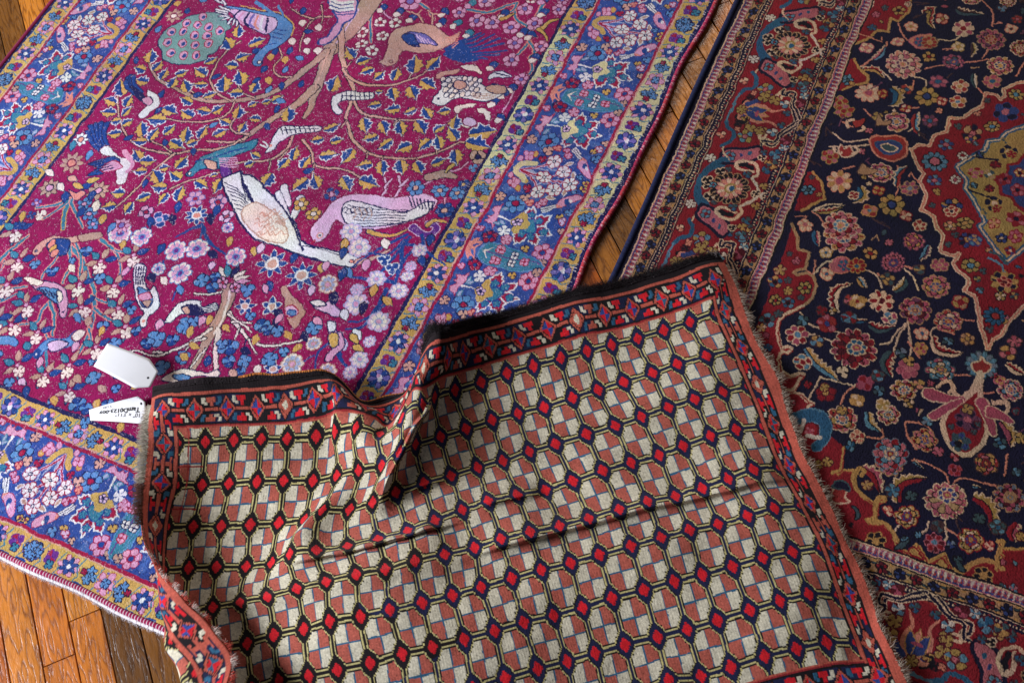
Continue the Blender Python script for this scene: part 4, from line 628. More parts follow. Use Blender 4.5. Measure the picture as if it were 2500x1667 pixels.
    # ------------------------------------------------ inside the medallion
    for v in (('C', 1750, 1105, 84, 10, 'lb', 'bk', 'pk', 'lb', .4), ('C', 1930, 1065, 36, 8, 'wh', 'dr', 'rd', 'wh'), ('C', 1882, 1225, 38, 8, 'wh', 'dr', 'rose', 'wh'), ('C', 1825, 990, 50, 6, 'lb', 'dr', 'pk', 'bl'), ('C', 1740, 1235, 50, 6, 'lb', 'dr', 'pk', 'bl'), ('C', 2000, 905, 72, 6, 'nv', 'dr', 'pk', 'tan'), ('C', 1990, 945, 44, 5, 'pk', 'nv', 'bl', 'oc'), ('C', 2140, 860, 52, 7, 'oc', 'bk', 'lb', 'go'), ('C', 1855, 1410, 66, 7, 'oc', 'bk', 'rd', 'bl'), ('C', 1850, 1440, 40, 5, 'rd2', 'cr', 'nv', 'rd2'), ('C', 2230, 770, 84, 6, 'nv', 'bl', 'pk', 'bl'), ('C', 2300, 650, 48, 7, 'oc', 'bk', 'lb', 'go'), ('C', 1950, 1520, 56, 6, 'go', 'bk', 'oc', 'go'), ('C', 2100, 690, 24, 4, 'gn', 'dr', '', 'gn'), ('C', 2030, 770, 24, 3, 'sal', 'dr', '', 'sal'), ('C', 1900, 860, 24, 3, 'gn', 'dr', '', 'gn'), ('C', 2020, 980, 20, 4, 'lb', 'dr', '', 'gn'), ('C', 1760, 1310, 26, 3, 'go', 'dr', '', 'go'), ('C', 1725, 1400, 24, 4, 'gn', 'dr', '', 'gn'),
              ('C', 2250, 1045, 66, 5, 'nv', 'go', 'cr', 'nv'), ('C', 2150, 1395, 66, 5, 'nv', 'go', 'cr', 'nv'), ('C', 2030, 1180, 50, 6, 'rd', 'go', 'pk', 'pk'), ('C', 2110, 1190, 40, 4, 'tan', 'go', 'wh', 'gn'), ('C', 2160, 1130, 30, 6, 'rd', 'dr', '', 'dr'), ('C', 2120, 1290, 30, 6, 'rd', 'dr', '', 'dr'), ('C', 2270, 1060, 34, 5, 'rd', 'go', '', 'rd'), ('C', 2170, 1430, 34, 5, 'rd', 'go', '', 'rd'), ('C', 2050, 1060, 26, 4, 'bl', 'bk', '', 'gn'), ('C', 2010, 1270, 24, 4, 'lb', 'bk', '', 'gn'), ('C', 2220, 1225, 50, 6, 'rose', 'rd', 'nv', 'rd'), ('C', 2330, 1180, 40, 5, 'cr', 'rd', 'nv', 'oc'), ('C', 2310, 1300, 46, 5, 'pk', 'rd', 'nv', 'rose'), ('C', 2220, 970, 26, 4, 'gn', 'go', '', 'go'), ('C', 2080, 1440, 26, 4, 'gn', 'go', '', 'go'), ('C', 2300, 1500, 60, 6, 'pk', 'rd', 'nv', 'rd'), ('C', 2150, 1520, 40, 5, 'oc', 'rd', '', 'sal'),
              ('F', 1960, 90, 60, 7, 'nv', 'dr', 'oc', 'bl'), ('F', 2010, 90, 46, 5, 'tan', 'bl', 'oc', 'lb'), ('F', 1990, 260, 60, 6, 'go', 'bk', 'lb', 'go'), ('F', 1880, 55, 26, 3, 'gn', 'dr', '', 'gn'), ('F', 1835, 120, 26, 3, 'gn', 'dr', '', 'gn'), ('F', 2110, 155, 24, 4, 'sal', 'dr', '', 'oc'), ('F', 2150, 610, 76, 10, 'tl', 'bk', 'rd2', 'tl'), ('F', 2220, 370, 90, 9, 'nv', 'go', 'rd', 'oc'), ('F', 2225, 370, 46, 5, 'rd', 'sal', 'dr', 'rd'), ('F', 2195, 470, 36, 5, 'go', 'bk', '', 'cr'), ('F', 2200, 70, 40, 5, 'bl', 'bk', 'cr', 'bl'), ('F', 2260, 155, 34, 5, 'bl', 'rd', 'cr', 'rd'), ('F', 2300, 60, 50, 6, 'rose', 'rd', 'oc', 'pk'), ('F', 2050, 430, 30, 3, 'lb', 'dr', '', 'gn'), ('F', 2120, 700, 28, 3, 'gn', 'dr', '', 'gn'), ('F', 2290, 470, 30, 4, 'oc', 'dr', '', 'gn'), ('F', 2080, 300, 26, 3, 'gn', 'dr', '', 'gn'), ('F', 2030, 350, 26, 3, 'gn', 'dr', '', 'go')):
        t, x, y, r, n, k1, e, co, k2 = v[:9]; FL(t, x, y, r, n, k1, e, core=co, petal2=k2, core_r=v[9] if len(v) > 9 else .32)
    for q in ('2000,1070 2080,1085 2180,1100', '1970,1300 2060,1330 2150,1360'): L('C', q, .4, 'nv')
    L('F', '2240,250 2180,190 2120,170', .5, 'gn'); L('F', '2110,210 2200,260 2220,300', .4, 'lb')
    # pendant below the medallion
    FL('F', 2060, 940, 108, 14, 'lb', 'gn', petal2='gy', depth=.2); SH('F', '1990,930 2040,915 2060,880 2085,915 2125,940 2110,990 2060,1000 2010,980', 'rd2', 'cr', .3)
    SH('F', '2050,1000 2040,1080 1990,1140 1920,1200 1850,1250 1800,1330 1815,1430 1880,1520 1960,1560 2040,1510 2090,1440 2100,1360 2080,1250 2050,1130 2065,1010', 'rd', 'cr', .9)
    for q in ('2050,1010 1995,1110 1920,1175', '2055,1010 2060,1120 2090,1250', '1930,1180 1880,1130 1850,1060 1790,1070 1760,1100', '1850,1060 1880,1100 1840,1130', '2150,1200 2220,1200 2240,1250 2200,1270 2170,1240'): L('F', q, .9, 'cr', .5)
    for q in ('1700,1140 1820,1170 1940,1180', '1730,1285 1820,1240 1920,1190', '2070,1200 2110,1300 2150,1410', '2130,1260 2200,1290 2260,1330'): L('F', q, 1.9, 'rose', 1.0, 'cr')
    FL('F', 1970, 1320, 84, 7, 'nv', 'mv', core='pk', petal2='mv'); FL('F', 1975, 1250, 40, 4, 'go', 'br'); FL('F', 1920, 1470, 66, 6, 'bl', 'gn', core='oc', petal2='gn'); FL('F', 1910, 1480, 20, 3, 'bk', 'bk')
    for x, y in ((1860, 1370), (2010, 1400), (2040, 1340), (2300, 1260)): FL('F', x, y, 22, 3, 'gn', 'dr')
    # corner ornaments
    L('F', '800,1300 880,1285 960,1300 1000,1370 985,1450 930,1510', 2.1, 'tl', 1.6, 'lb'); SH('F', '850,1350 900,1330 950,1360 930,1430 860,1420', 'rd', 'dr', .3); FL('F', 885, 1390, 34, 4, 'pk', 'rd', core='rose'); L('F', '820,1400 850,1310', .6, 'wh'); L('F', '870,1420 960,1440', .8, 'wh')
    for q in ('1195,140 1200,230 1280,310', '1200,160 1230,110 1265,130 1240,160', '1340,345 1360,300 1395,300 1390,330', '1340,345 1330,440', '1280,455 1400,480 1490,600', '1930,800 2000,740 2110,720 2200,790', '2170,590 2215,600 2190,660 2170,680 2160,780'): L('I', q, .8, 'oc', .6)
    SH('I', '1040,330 1060,240 1110,215 1150,240 1120,300 1160,330 1110,340', 'rd2', 'cr', .3); SH('I', '1050,230 1080,190 1140,200 1160,260 1110,250', 'nv', 'gn', .3); SH('I', '1170,360 1220,370 1230,430 1190,450 1200,400', 'gn', 'bk', .2)
    SH('I', '1560,680 1600,640 1640,690 1660,720', 'oc', 'rd', .3); SH('I', '1740,760 1790,720 1830,790', 'oc', 'rd', .3); SH('I', '1490,620 1530,600 1570,590 1530,650 1470,660', 'gn', 'bk', .2); SH('I', '1870,700 1920,740 1950,800 1900,790', 'gn', 'bk', .2)
    for t, x, y, r, k, k2 in (('I', 1290, 220, 36, 'tan', 'oc'), ('I', 1010, 60, 34, 'oc', 'go'), ('I', 950, 80, 34, 'go', 'oc'), ('I', 2210, 740, 20, 'rose', 'pk'), ('I', 2330, 560, 34, 'go', 'oc'), ('I', 2280, 920, 34, 'lb', 'pk'), ('I', 2190, 915, 30, 'gn', 'lb'), ('F', 740, 370, 26, 'gn', 'gn'), ('F', 740, 520, 46, 'lb', 'tl'), ('F', 830, 480, 24, 'gn', 'gn'), ('F', 790, 240, 30, 'pk', 'rose'), ('F', 740, 190, 20, 'gn', 'gn'), ('F', 600, 640, 60, 'lb', 'gn'), ('F', 680, 600, 34, 'gn', 'gn'), ('F', 560, 690, 34, 'oc', 'cr'), ('F', 590, 745, 24, 'rose', 'rose'), ('F', 600, 830, 34, 'tl', 'tl'), ('F', 740, 440, 34, 'oc', 'go'), ('F', 650, 380, 50, 'oc', 'tl'), ('F', 680, 300, 40, 'go', 'tan'), ('C', 1340, 100, 30, 'pk', 'rose'), ('C', 1400, 55, 26, 'gn', 'gn'), ('C', 1500, 75, 44, 'go', 'go'), ('C', 1310, 190, 30, 'tl', 'gn'), ('C', 1180, 560, 20, 'oc', 'oc'), ('C', 900, 1210, 20, 'gn', 'gn'), ('C', 950, 1330, 20, 'oc', 'oc')):
        FL(t, x, y, r, 5, k, 'dr', core='bk' if r > 40 else '', petal2=k2)
    # ------------------------------------------------ main border (red) and stripes
    band(0, .35, 'bk'); band(6.3, 19.2, 'rd'); band(25.2, 40, 'nv')
    for a, sg in ((.35, 1), (23.1, 1)):
        band(a, a+1.75, 'pk'); m = (D >= a+.3) & (D < a+1.45)
        w_ = (along % .95)/.95; y = (D-a-.3)/1.15
        R.a[m & (np.abs(w_-.5)*2 < y*.9)] = c('bl'); R.a[m & (np.abs(w_-.5) < .16) & (y > .35) & (y < .8)] = c('rd2')
        R.a[m & (np.abs(((along+.47) % .95)/.95-.5)*2 < (1-y)*.5)] = c('wh')
        band(a-.05, a+.12, 'cr'); band(a+1.65, a+1.85, 'cr')
    for a in (2.3, 20.9):
        band(a, a+2.3, 'tan'); band(a-.25, a, 'bk'); band(a+2.1, a+2.3, 'bk')
        for side in (0, 1):
            for k, u in enumerate(np.arange(-206 if side == 0 else -31, -72 if side == 0 else 44, 2.75)):
                q = np.array([u, -31.6-a-1.12]) if side == 0 else np.array([-78.1+a+1.12, u])
                if side == 0 and u > -78+a: continue
                R.flower(q, .88, 5, 'nv' if k % 2 else 'dr', 'bk', petal2='bl' if k % 2 else 'rd', depth=.3, core='bk', core_r=.2)
                d = np.array([1.38, .5*(-1)**k]) if side == 0 else np.array([.5*(-1)**k, 1.38]); R.bud(q+d, 1.2*(-1)**k, 1.1, 'gn', 'bk', .5)
                for e_ in (-.85, .85):
                    o_ = np.array([1.38, e_]) if side == 0 else np.array([e_, 1.38]); R.ell(q+o_, .35, .2, 1.57*(side), 'oc')
    for a in (4.75, 19.2):
        band(a, a+1.55, 'nv'); band(a+.02, a+.17, 'cr'); band(a+1.34, a+1.49, 'cr'); m = (D > a+.6) & (D < a+.92) & ((along % .62) < .26); R.a[m] = c('cr'); R.a[(D > a+.3) & (D < a+.5) & ((along % 1.24) < .5)] = c('rd2')
    band(6.15, 6.45, 'rd2'); band(18.9, 19.2, 'dr')
    # border pattern: one repeat runs from rosette to rosette (37.3 cm), mirrored about rosette and palmette
    bs, bt = -174.6, -31.6-6.3
    U = lambda t, txt: (lambda q: np.stack([q[:, 0]-bs, bt-q[:, 1]], 1))(P(t, txt))
    u1 = lambda t, x, y: U(t, f'{x},{y}')[0]
    N1 = 'M1'; O3 = {}
    def pl(side, o, sg, q, dt):
        q = np.atleast_2d(q)
        return np.stack([o+sg*q[:, 0], bt-q[:, 1]], 1) if side == 'L' else np.stack([-78.1+6.3+q[:, 1], o+sg*q[:, 0]], 1)
    arc = U('C', '705,165 640,185 580,230 545,300 548,370 570,420 610,440')
    hook = U('C', '960,370 925,280 895,240 930,215 915,160 860,140 800,150 795,180 840,195 900,200')
    hookin = U('C', '820,165 860,165 890,180'); bote = U('C', '700,150 705,110 730,85 800,80 880,65 935,58 945,90 905,125 840,140 780,150')
    tendril = U('C', '700,640 730,650 770,665 755,720 775,780 800,860'); curl = U('C', '665,660 680,640 700,655 690,675'); strap = U('C', '560,985 570,955 600,960 590,985 640,1000 665,960 690,925 740,900 800,862')
    stem1 = U('C', '615,440 540,470 520,500'); bar = U('C', '500,500 520,540 500,600 440,610 400,640'); vine = U('C', '400,640 375,700 360,760')
    for side, os_ in (('L', [-211.9, -174.6, -137.3, -100]), ('B', [-9.6+1, 27.7+1, 65])):
        for o in os_:
            for sg in (1, -1):
                F_ = lambda q: pl(side, o, sg, q, 0)
                for q, w_, k, e in ((arc, 1.15, 'tl', None), (stem1, .3, 'cr', None), (bar, .8, 'tl', None), (vine, .45, 'lb', None)):
                    p = catmull(F_(q)); R.line(p, w_, k)
                p = catmull(F_(bote), True); R.line(np.vstack([p, p[:1]]), 1.0, 'nv'); R.line(np.vstack([p, p[:1]]), 1.3, 'nv'); R.poly(p, 'pk'); 
                R.flower(F_(u1('C', 750, 120))[0], 1.0, 4, 'lb', 'dr', core='rd'); R.ell(F_(u1('C', 825, 105))[0], .5, .35, 0, 'bl'); R.ell(F_(u1('C', 880, 90))[0], .5, .35, 0, 'tl')
                R.line(catmull(F_(hook)), .62, 'cr'); R.line(catmull(F_(hookin)), .9, 'bk'); R.line(catmull(F_(U('C', '960,370 925,280 895,240'))), .3, 'wh')
                R.line(catmull(F_(U('C', '800,170 790,165 800,150 840,140'))), .7, 'cr')
                for x, y, r_, k, k2 in ((625, 125, 1.05, 'wh', 'wh'), (690, 210, .95, 'bk', 'bk'), (600, 285, .95, 'bk', 'bk'), (865, 220, .8, 'tl', 'gn'), (740, 195, .6, 'gn', 'gn'), (975, 285, .8, 'go', 'oc'), (920, 350, .7, 'bk', 'bk'), (955, 120, .7, 'bk', 'bk'), (580, 615, 1.6, 'go', 'lb'), (710, 710, 1.0, 'lb', 'wh'), (725, 775, .8, 'tl', 'gn'), (990, 190, 1.0, 'tl', 'gn'), (1000, 150, .9, 'oc', 'go'), (1035, 110, 1.0, 'lb', 'gn'), (765, 580, .7, 'tl', 'gn'), (840, 600, 1.2, 'lb', 'tl'), (850, 660, .9, 'wh', 'lb'), (820, 700, 1.0, 'rose', 'dr'), (440, 555, .8, 'sal', 'cr'), (640, 680, .9, 'go', 'go'), (500, 700, .9, 'go', 'oc'), (870, 540, 1.1, 'oc', 'gn')):
                    R.flower(F_(u1('C', x, y))[0], r_, 6 if k == 'wh' else 5 if r_ > 1.2 else 3, k, 'cr' if k == 'bk' else 'dr', petal2=k2, core='pk' if r_ > 1.4 else '')
                R.line(catmull(F_(tendril)), .75, 'cr'); R.line(catmull(F_(tendril)), .45, 'nv'); R.line(catmull(F_(strap)), .75, 'cr'); R.line(catmull(F_(strap)), .45, 'nv'); R.line(F_(curl), .5, 'cr')
                # palmette between the rosettes
                for q, k in (('440,790 520,830 600,830 660,870', 'sal'), ('430,800 470,850 520,910 560,880', 'bl'), ('440,700 480,680 510,690 500,730', 'bk'), ('430,760 450,700 470,690', 'sal')):
                    R.line(catmull(F_(U('C', q))), 1.2, k, .3)
                for x, y, r_, k in ((480, 880, 1.2, 'go'), (560, 895, 1.1, 'go'), (400, 845, .8, 'bk'), (395, 875, .6, 'sal')): R.flower(F_(u1('C', x, y))[0], r_, 4, k, 'dr')
            # centre lines of the repeat
            F_ = lambda q: pl(side, o, 1, q, 0)
            cc = F_(u1('C', 755, 310))[0]
            R.flower(cc, 3.7, 11, 'bk', 'tan', depth=.2); 
            for i in range(11):
                th = i*2*math.pi/11+.28; R.ell(cc+2.9*np.array([math.cos(th), math.sin(th)]), .75, .42, th, 'bk', 'tan', .18)
            R.flower(cc, 2.3, 14, 'sal', 'pk', depth=.25, petal2='cr'); R.ell(cc, 1.25, 1.0, 0, 'go'); R.ell(cc, .8, .6, 0, 'cr'); R.ell(cc+[0, .3], .6, .5, 0, 'tl')
            R.flower(F_(u1('C', 650, 290))[0], .7, 4, 'lb', 'bk', core='rd')
            for sg in (1, -1):
                cc = F_([sg*18.65, 0])[0] if False else pl(side, o, 1, np.array([sg*18.65, u1('C', 440, 770)[1]]), 0)[0]
                d_ = (lambda a, b: pl(side, o, 1, np.array([sg*18.65+a, u1('C', 440, 770)[1]+b]), 0)[0])
                for a, b in ((0, -4.8), (-1.6, -4.2), (1.6, -4.2)): R.bud((d_(0, 0)+d_(a, b))/2, math.atan2(*(d_(a, b)-d_(0, 0))[::-1]), 4.6, 'sal' if a == 0 else 'bl', 'oc', .4)
                R.ell(d_(0, -2.4), .9 if side == 'L' else .3, .3 if side == 'L' else .9, 0, 'oc' if False else 'rose')
                R.flower(d_(0, .6), 1.1, 7, 'go', 'dr')
    # knots of the ground left bare: small dull leaves on navy, dots on red
    def bits(q, r):
        k = r.integers(6)
        if k < 2: R.flower(q, .75+.3*r.random(), 4, ('br', 'gn', 'mv')[r.integers(3)], 'bk')
        elif k < 5: R.bud(q, r.random()*3.1, 1.7, ('gn', 'br', 'lb', 'rose', 'tan', 'mv')[r.integers(6)], 'bk', .55)
        else: R.flower(q, .7, 4, ('pk', 'oc', 'sal', 'cr')[r.integers(4)], 'bk')
    R.fill_gaps('nv', bits, 420, 1.15, lambda q: q[1] > -31 and q[0] < -79, 5)
    R.fill_gaps('nv', lambda q, r: R.line(np.array([q, q+r.normal(size=2)*1.1, q+r.normal(size=2)*1.6]), .25, ('tan', 'sal', 'mv', 'br')[r.integers(4)]), 260, .8, lambda q: q[1] > -31 and q[0] < -79, 6)
    def redbits(q, r): R.bud(q, r.random()*3.1, 1.15, ('gn', 'oc', 'tl', 'bk', 'pk', 'go', 'lb')[r.integers(7)], 'dr', .6)
    R.fill_gaps('rd', redbits, 330, .85, lambda q: True, 7)
    R.fill_gaps('go', lambda q, r: R.bud(q, r.random()*3.1, 1.1, ('gn', 'rd', 'tan', 'nv')[r.integers(4)], None, .6), 60, .8, lambda q: True, 8)
draw_medallion_carpet(L2)
# ================================================================ helpers that turn drawings into carpets
def new_mesh(name, V, F4=None, F3=None, mats=(), parent=None, cols=None, smooth=True, uv=None):
    V = np.asarray(V, np.float32); me = bpy.data.meshes.new(name)
    me.vertices.add(len(V)); me.vertices.foreach_set('co', V.ravel())
    n4 = 0 if F4 is None else len(F4); n3 = 0 if F3 is None else len(F3)
    idx = np.concatenate(([np.asarray(F4).ravel()] if n4 else [])+([np.asarray(F3).ravel()] if n3 else [])).astype(np.int32)
    me.loops.add(len(idx)); me.loops.foreach_set('vertex_index', idx)
    me.polygons.add(n4+n3)
    st_ = np.concatenate([np.arange(n4)*4, n4*4+np.arange(n3)*3]).astype(np.int32)
    me.polygons.foreach_set('loop_start', st_)
    me.polygons.foreach_set('use_smooth', np.full(n4+n3, bool(smooth)))
    me.update(calc_edges=True); me.validate()
    if cols is not None:
        at = me.color_attributes.new('yarn', 'FLOAT_COLOR', 'POINT')
        c4 = np.ones((len(V), 4), np.float32); c4[:, :3] = cols; at.data.foreach_set('color', c4.ravel())
    for m in mats: me.materials.append(m)
    o = bpy.data.objects.new(name, me); COL.objects.link(o)
    if parent: o.parent = parent
    return o
def thing(name, label, cat, group=None):
    o = bpy.data.objects.new(name, None); COL.objects.link(o); o['label'] = label; o['category'] = cat
    if group: o['group'] = group
    return o
def yarn_material(name, rough=.9, sheen=.25, bump=.5, scale=900., sheen_tint=(1, 1, 1, 1), mottled=.16, weave=None):
    m = bpy.data.materials.new(name); m.use_nodes = True; nt = m.node_tree; N = nt.nodes; Lk = nt.links
    b = N['Principled BSDF']; b.inputs['Roughness'].default_value = rough
    b.inputs['Sheen Weight'].default_value = sheen; b.inputs['Sheen Roughness'].default_value = .45; b.inputs['Sheen Tint'].default_value = sheen_tint
    b.inputs['Specular IOR Level'].default_value = .2
    at = N.new('ShaderNodeAttribute'); at.attribute_name = 'yarn'
    tc = N.new('ShaderNodeTexCoord')
    n1 = N.new('ShaderNodeTexNoise'); n1.inputs['Scale'].default_value = scale; n1.inputs['Detail'].default_value = 3; n1.inputs['Roughness'].default_value = .7
    Lk.new(tc.outputs['Object'], n1.inputs['Vector'])
    n2 = N.new('ShaderNodeTexNoise'); n2.inputs['Scale'].default_value = 9; n2.inputs['Detail'].default_value = 5
    Lk.new(tc.outputs['Object'], n2.inputs['Vector'])
    mr = N.new('ShaderNodeMapRange'); mr.inputs[1].default_value = .25; mr.inputs[2].default_value = .75; mr.inputs[3].default_value = 1-mottled*1.6; mr.inputs[4].default_value = 1+mottled*1.6
    Lk.new(n1.outputs['Fac'], mr.inputs[0])
    mr2 = N.new('ShaderNodeMapRange'); mr2.inputs[1].default_value = .3; mr2.inputs[2].default_value = .7; mr2.inputs[3].default_value = 1-mottled; mr2.inputs[4].default_value = 1+mottled
    Lk.new(n2.outputs['Fac'], mr2.inputs[0])
    mu = N.new('ShaderNodeMath'); mu.operation = 'MULTIPLY'; Lk.new(mr.outputs[0], mu.inputs[0]); Lk.new(mr2.outputs[0], mu.inputs[1])
    vm = N.new('ShaderNodeVectorMath'); vm.operation = 'SCALE'; Lk.new(at.outputs['Color'], vm.inputs[0]); Lk.new(mu.outputs[0], vm.inputs['Scale'])
    Lk.new(vm.outputs[0], b.inputs['Base Color'])
    bp = N.new('ShaderNodeBump'); bp.inputs['Strength'].default_value = bump; bp.inputs['Distance'].default_value = .0012
    Lk.new(n1.outputs['Fac'], bp.inputs['Height']); Lk.new(bp.outputs[0], b.inputs['Normal'])
    return m
def plain_material(name, rgb, rough=.6, vary=.15, scale=60., bump=0., spec=.4, coat=0.):
    m = bpy.data.materials.new(name); m.use_nodes = True; nt = m.node_tree; N = nt.nodes; Lk = nt.links
    b = N['Principled BSDF']; b.inputs['Roughness'].default_value = rough; b.inputs['Specular IOR Level'].default_value = spec
    b.inputs['Coat Weight'].default_value = coat
    tc = N.new('ShaderNodeTexCoord'); n1 = N.new('ShaderNodeTexNoise'); n1.inputs['Scale'].default_value = scale; n1.inputs['Detail'].default_value = 4
    Lk.new(tc.outputs['Object'], n1.inputs['Vector'])
    cr = N.new('ShaderNodeValToRGB'); c = lin(rgb)
    cr.color_ramp.elements[0].position = .3; cr.color_ramp.elements[0].color = (*np.clip(c*(1-vary), 0, 1), 1)
    cr.color_ramp.elements[1].position = .7; cr.color_ramp.elements[1].color = (*np.clip(c*(1+vary), 0, 1), 1)
    Lk.new(n1.outputs['Fac'], cr.inputs[0]); Lk.new(cr.outputs[0], b.inputs['Base Color'])
    if bump:
        bp = N.new('ShaderNodeBump'); bp.inputs['Strength'].default_value = bump; bp.inputs['Distance'].default_value = .002
        Lk.new(n1.outputs['Fac'], bp.inputs['Height']); Lk.new(bp.outputs[0], b.inputs['Normal'])
    return m
def strands(name, roots, dirs, lengths, width, cols, mat, parent, droop=.3, curl=.25, segs=4, seed=1, floor=None):
    """many loose threads as one mesh: each a thin three-sided tube that sags and curls"""
    r = np.random.default_rng(seed); n = len(roots); roots = np.asarray(roots, float); dirs = np.asarray(dirs, float)
    dirs = dirs/np.linalg.norm(dirs, axis=1)[:, None]
    side = np.cross(dirs, [0, 0, 1.]); side /= np.linalg.norm(side, axis=1)[:, None]+1e-9
    lengths = np.broadcast_to(lengths, n)
    c1 = r.normal(size=n)*curl; c2 = r.normal(size=n)*curl*.6; up_ = r.random(n)*.25
    P = []
    for k in range(segs+1):
        t = k/segs
        p = roots+dirs*(lengths*t)[:, None]+side*(lengths*(c1*t*t+c2*np.sin(t*4)*.4))[:, None]
        p[:, 2] += lengths*(up_*t-droop*t*t)
        if floor is not None: p[:, 2] = np.maximum(p[:, 2], floor+width*.5)
        P.append(p)
    V = []; 
    for k in range(segs+1):
        w_ = width*(1-.6*k/segs)
        for a in range(3):
            th = a*2.094; V.append(P[k]+side*math.cos(th)*w_/2+np.array([0, 0, 1.])*math.sin(th)*w_/2)
    V = np.stack(V, 1)                                  # n, (segs+1)*3, 3
    base = (np.arange(n)*(segs+1)*3)[:, None, None]
    F = []
    for k in range(segs):
        for a in range(3):
            b = (a+1) % 3; F.append([k*3+a, k*3+b, (k+1)*3+b, (k+1)*3+a])
    F = (base+np.array(F)[None]).reshape(-1, 4)
    C_ = np.repeat(np.asarray(cols), (segs+1)*3, axis=0)
    return new_mesh(name, V.reshape(-1, 3), F, mats=[mat], parent=parent, cols=C_)
def yarn_colours(R, a, wear=None, tone=None):
    c = R.pal[a]
    n, m = a.shape; r = np.random.default_rng(2)
    v = 1+.13*r.standard_normal((n, m))+.05*noise2(n, m, 9, 21)
    ab = 1+.07*np.interp(np.arange(n), np.linspace(0, n, 60), r.standard_normal(60))[:, None]     # abrash: dye lots across the rug
    c = c*np.clip(v*ab, .45, 1.6)[..., None]
    hue = np.stack([1+.05*noise2(n, m, 40, 31), 1+.03*noise2(n, m, 40, 32), 1+.05*noise2(n, m, 40, 33)], -1)
    c = c*hue
    if wear is not None: c = c*(1-wear[..., None])+lin((214, 200, 216))*wear[..., None]
    return np.clip(c, 0, 1)
def handmade(R, amp=.6, seed=5, jit=.22):
    """the drawing as knots really land: every outline wanders by a knot or so"""
    n, m = R.a.shape
    dy = noise2(n, m, 5, seed)*amp+noise2(n, m, 26, seed+1)*1.3; dx = noise2(n, m, 5, seed+2)*amp+noise2(n, m, 26, seed+3)*1.3
    r = np.random.default_rng(seed)
    iy = np.clip(np.rint(np.arange(n)[:, None]+dy+jit*r.standard_normal((n, m))).astype(int), 0, n-1); ix = np.clip(np.rint(np.arange(m)[None]+dx+jit*r.standard_normal((n, m))).astype(int), 0, m-1)
    return R.a[iy, ix]
def lay_flat(R, name, mat, parent, edge_warp=None, wear=None, margin=.1, low=(), pile=.0):
    a = handmade(R); cols = yarn_colours(R, a, wear)
    n, m = a.shape; r = np.random.default_rng(3)
    S_, T_ = np.meshgrid(R.s0+np.arange(n)*R.res, R.t0+np.arange(m)*R.res, indexing='ij')
    if edge_warp is not None: S_, T_ = edge_warp(S_, T_)
    xy = S_[..., None]*R.S+T_[..., None]*R.T
    z = Z0*100+pile+.035*r.standard_normal((n, m))+.05*noise2(n, m, 60, 41)+.10*noise2(n, m, 170, 43)-.04*np.isin(a, low)
    P = np.concatenate([xy, z[..., None]], -1)
    q = img(np.concatenate([xy, np.zeros((n, m, 1))], -1).reshape(-1, 3)).reshape(n, m, 2)
    keep = (q[..., 0] > -2500*margin) & (q[..., 0] < 2500*(1+margin)) & (q[..., 1] > -1667*margin*1.4) & (q[..., 1] < 1667*(1+margin*1.6))
    keepf = keep[:-1, :-1] & keep[1:, 1:]
    I = np.arange(n*m).reshape(n, m)
    F = np.stack([I[:-1, :-1], I[1:, :-1], I[1:, 1:], I[:-1, 1:]], -1)[keepf]
    # skirts round the rim give the rug its thickness
    V = P.reshape(-1, 3); Cc = cols.reshape(-1, 3)
    rim = [I[0, :], I[:, -1], I[-1, ::-1], I[::-1, 0]]
    rim = np.concatenate([x[:-1] for x in rim]); kr = keep.ravel()[rim]
    lowV = V[rim].copy(); lowV[:, 2] = .05
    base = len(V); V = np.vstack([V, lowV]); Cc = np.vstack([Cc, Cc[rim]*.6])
    j = np.arange(len(rim)); j2 = (j+1) % len(rim); ok = kr & kr[j2]
    SF = np.stack([rim[j], rim[j2], base+j2, base+j], 1)[ok]
    F = np.vstack([F, SF])
    used = np.unique(F); mp = np.full(len(V), -1); mp[used] = np.arange(len(used))
    return new_mesh(name, V[used]*.01, mp[F], mats=[mat], parent=parent, cols=Cc[used])
def cord(name, path, rad, mat, parent, cols, sides=8, twist=0., flat=1.):
    """a round bound edge along a path (cm); cols(i, k) gives the yarn colour of each wrap"""
    p = np.asarray(path, float); n = len(p)
    d = np.gradient(p, axis=0); d /= np.linalg.norm(d, axis=1)[:, None]
    sd = np.cross(d, [0, 0, 1.]); sd /= np.linalg.norm(sd, axis=1)[:, None]; u_ = np.cross(sd, d)
    rad = np.broadcast_to(rad, n)
    V = []; Cc = []
    for a in range(sides):
        th = a*2*math.pi/sides
        V.append(p+(sd*math.cos(th)+u_*math.sin(th)*flat)*rad[:, None]); Cc.append(cols[:, a % cols.shape[1]] if cols.ndim == 3 else cols)
    V = np.stack(V, 1).reshape(-1, 3); Cc = np.stack(Cc, 1).reshape(-1, 3)
    I = np.arange(n*sides).reshape(n, sides)
    F = np.stack([I[:-1], np.roll(I, -1, 1)[:-1], np.roll(I, -1, 1)[1:], I[1:]], -1).reshape(-1, 4)
    return new_mesh(name, V*.01, F, mats=[mat], parent=parent, cols=Cc)
YARN2 = yarn_material('dark wool pile', sheen=.08, rough=.92)
YARN = yarn_material('wool pile', sheen=.14, sheen_tint=(.80, .84, 1, 1))
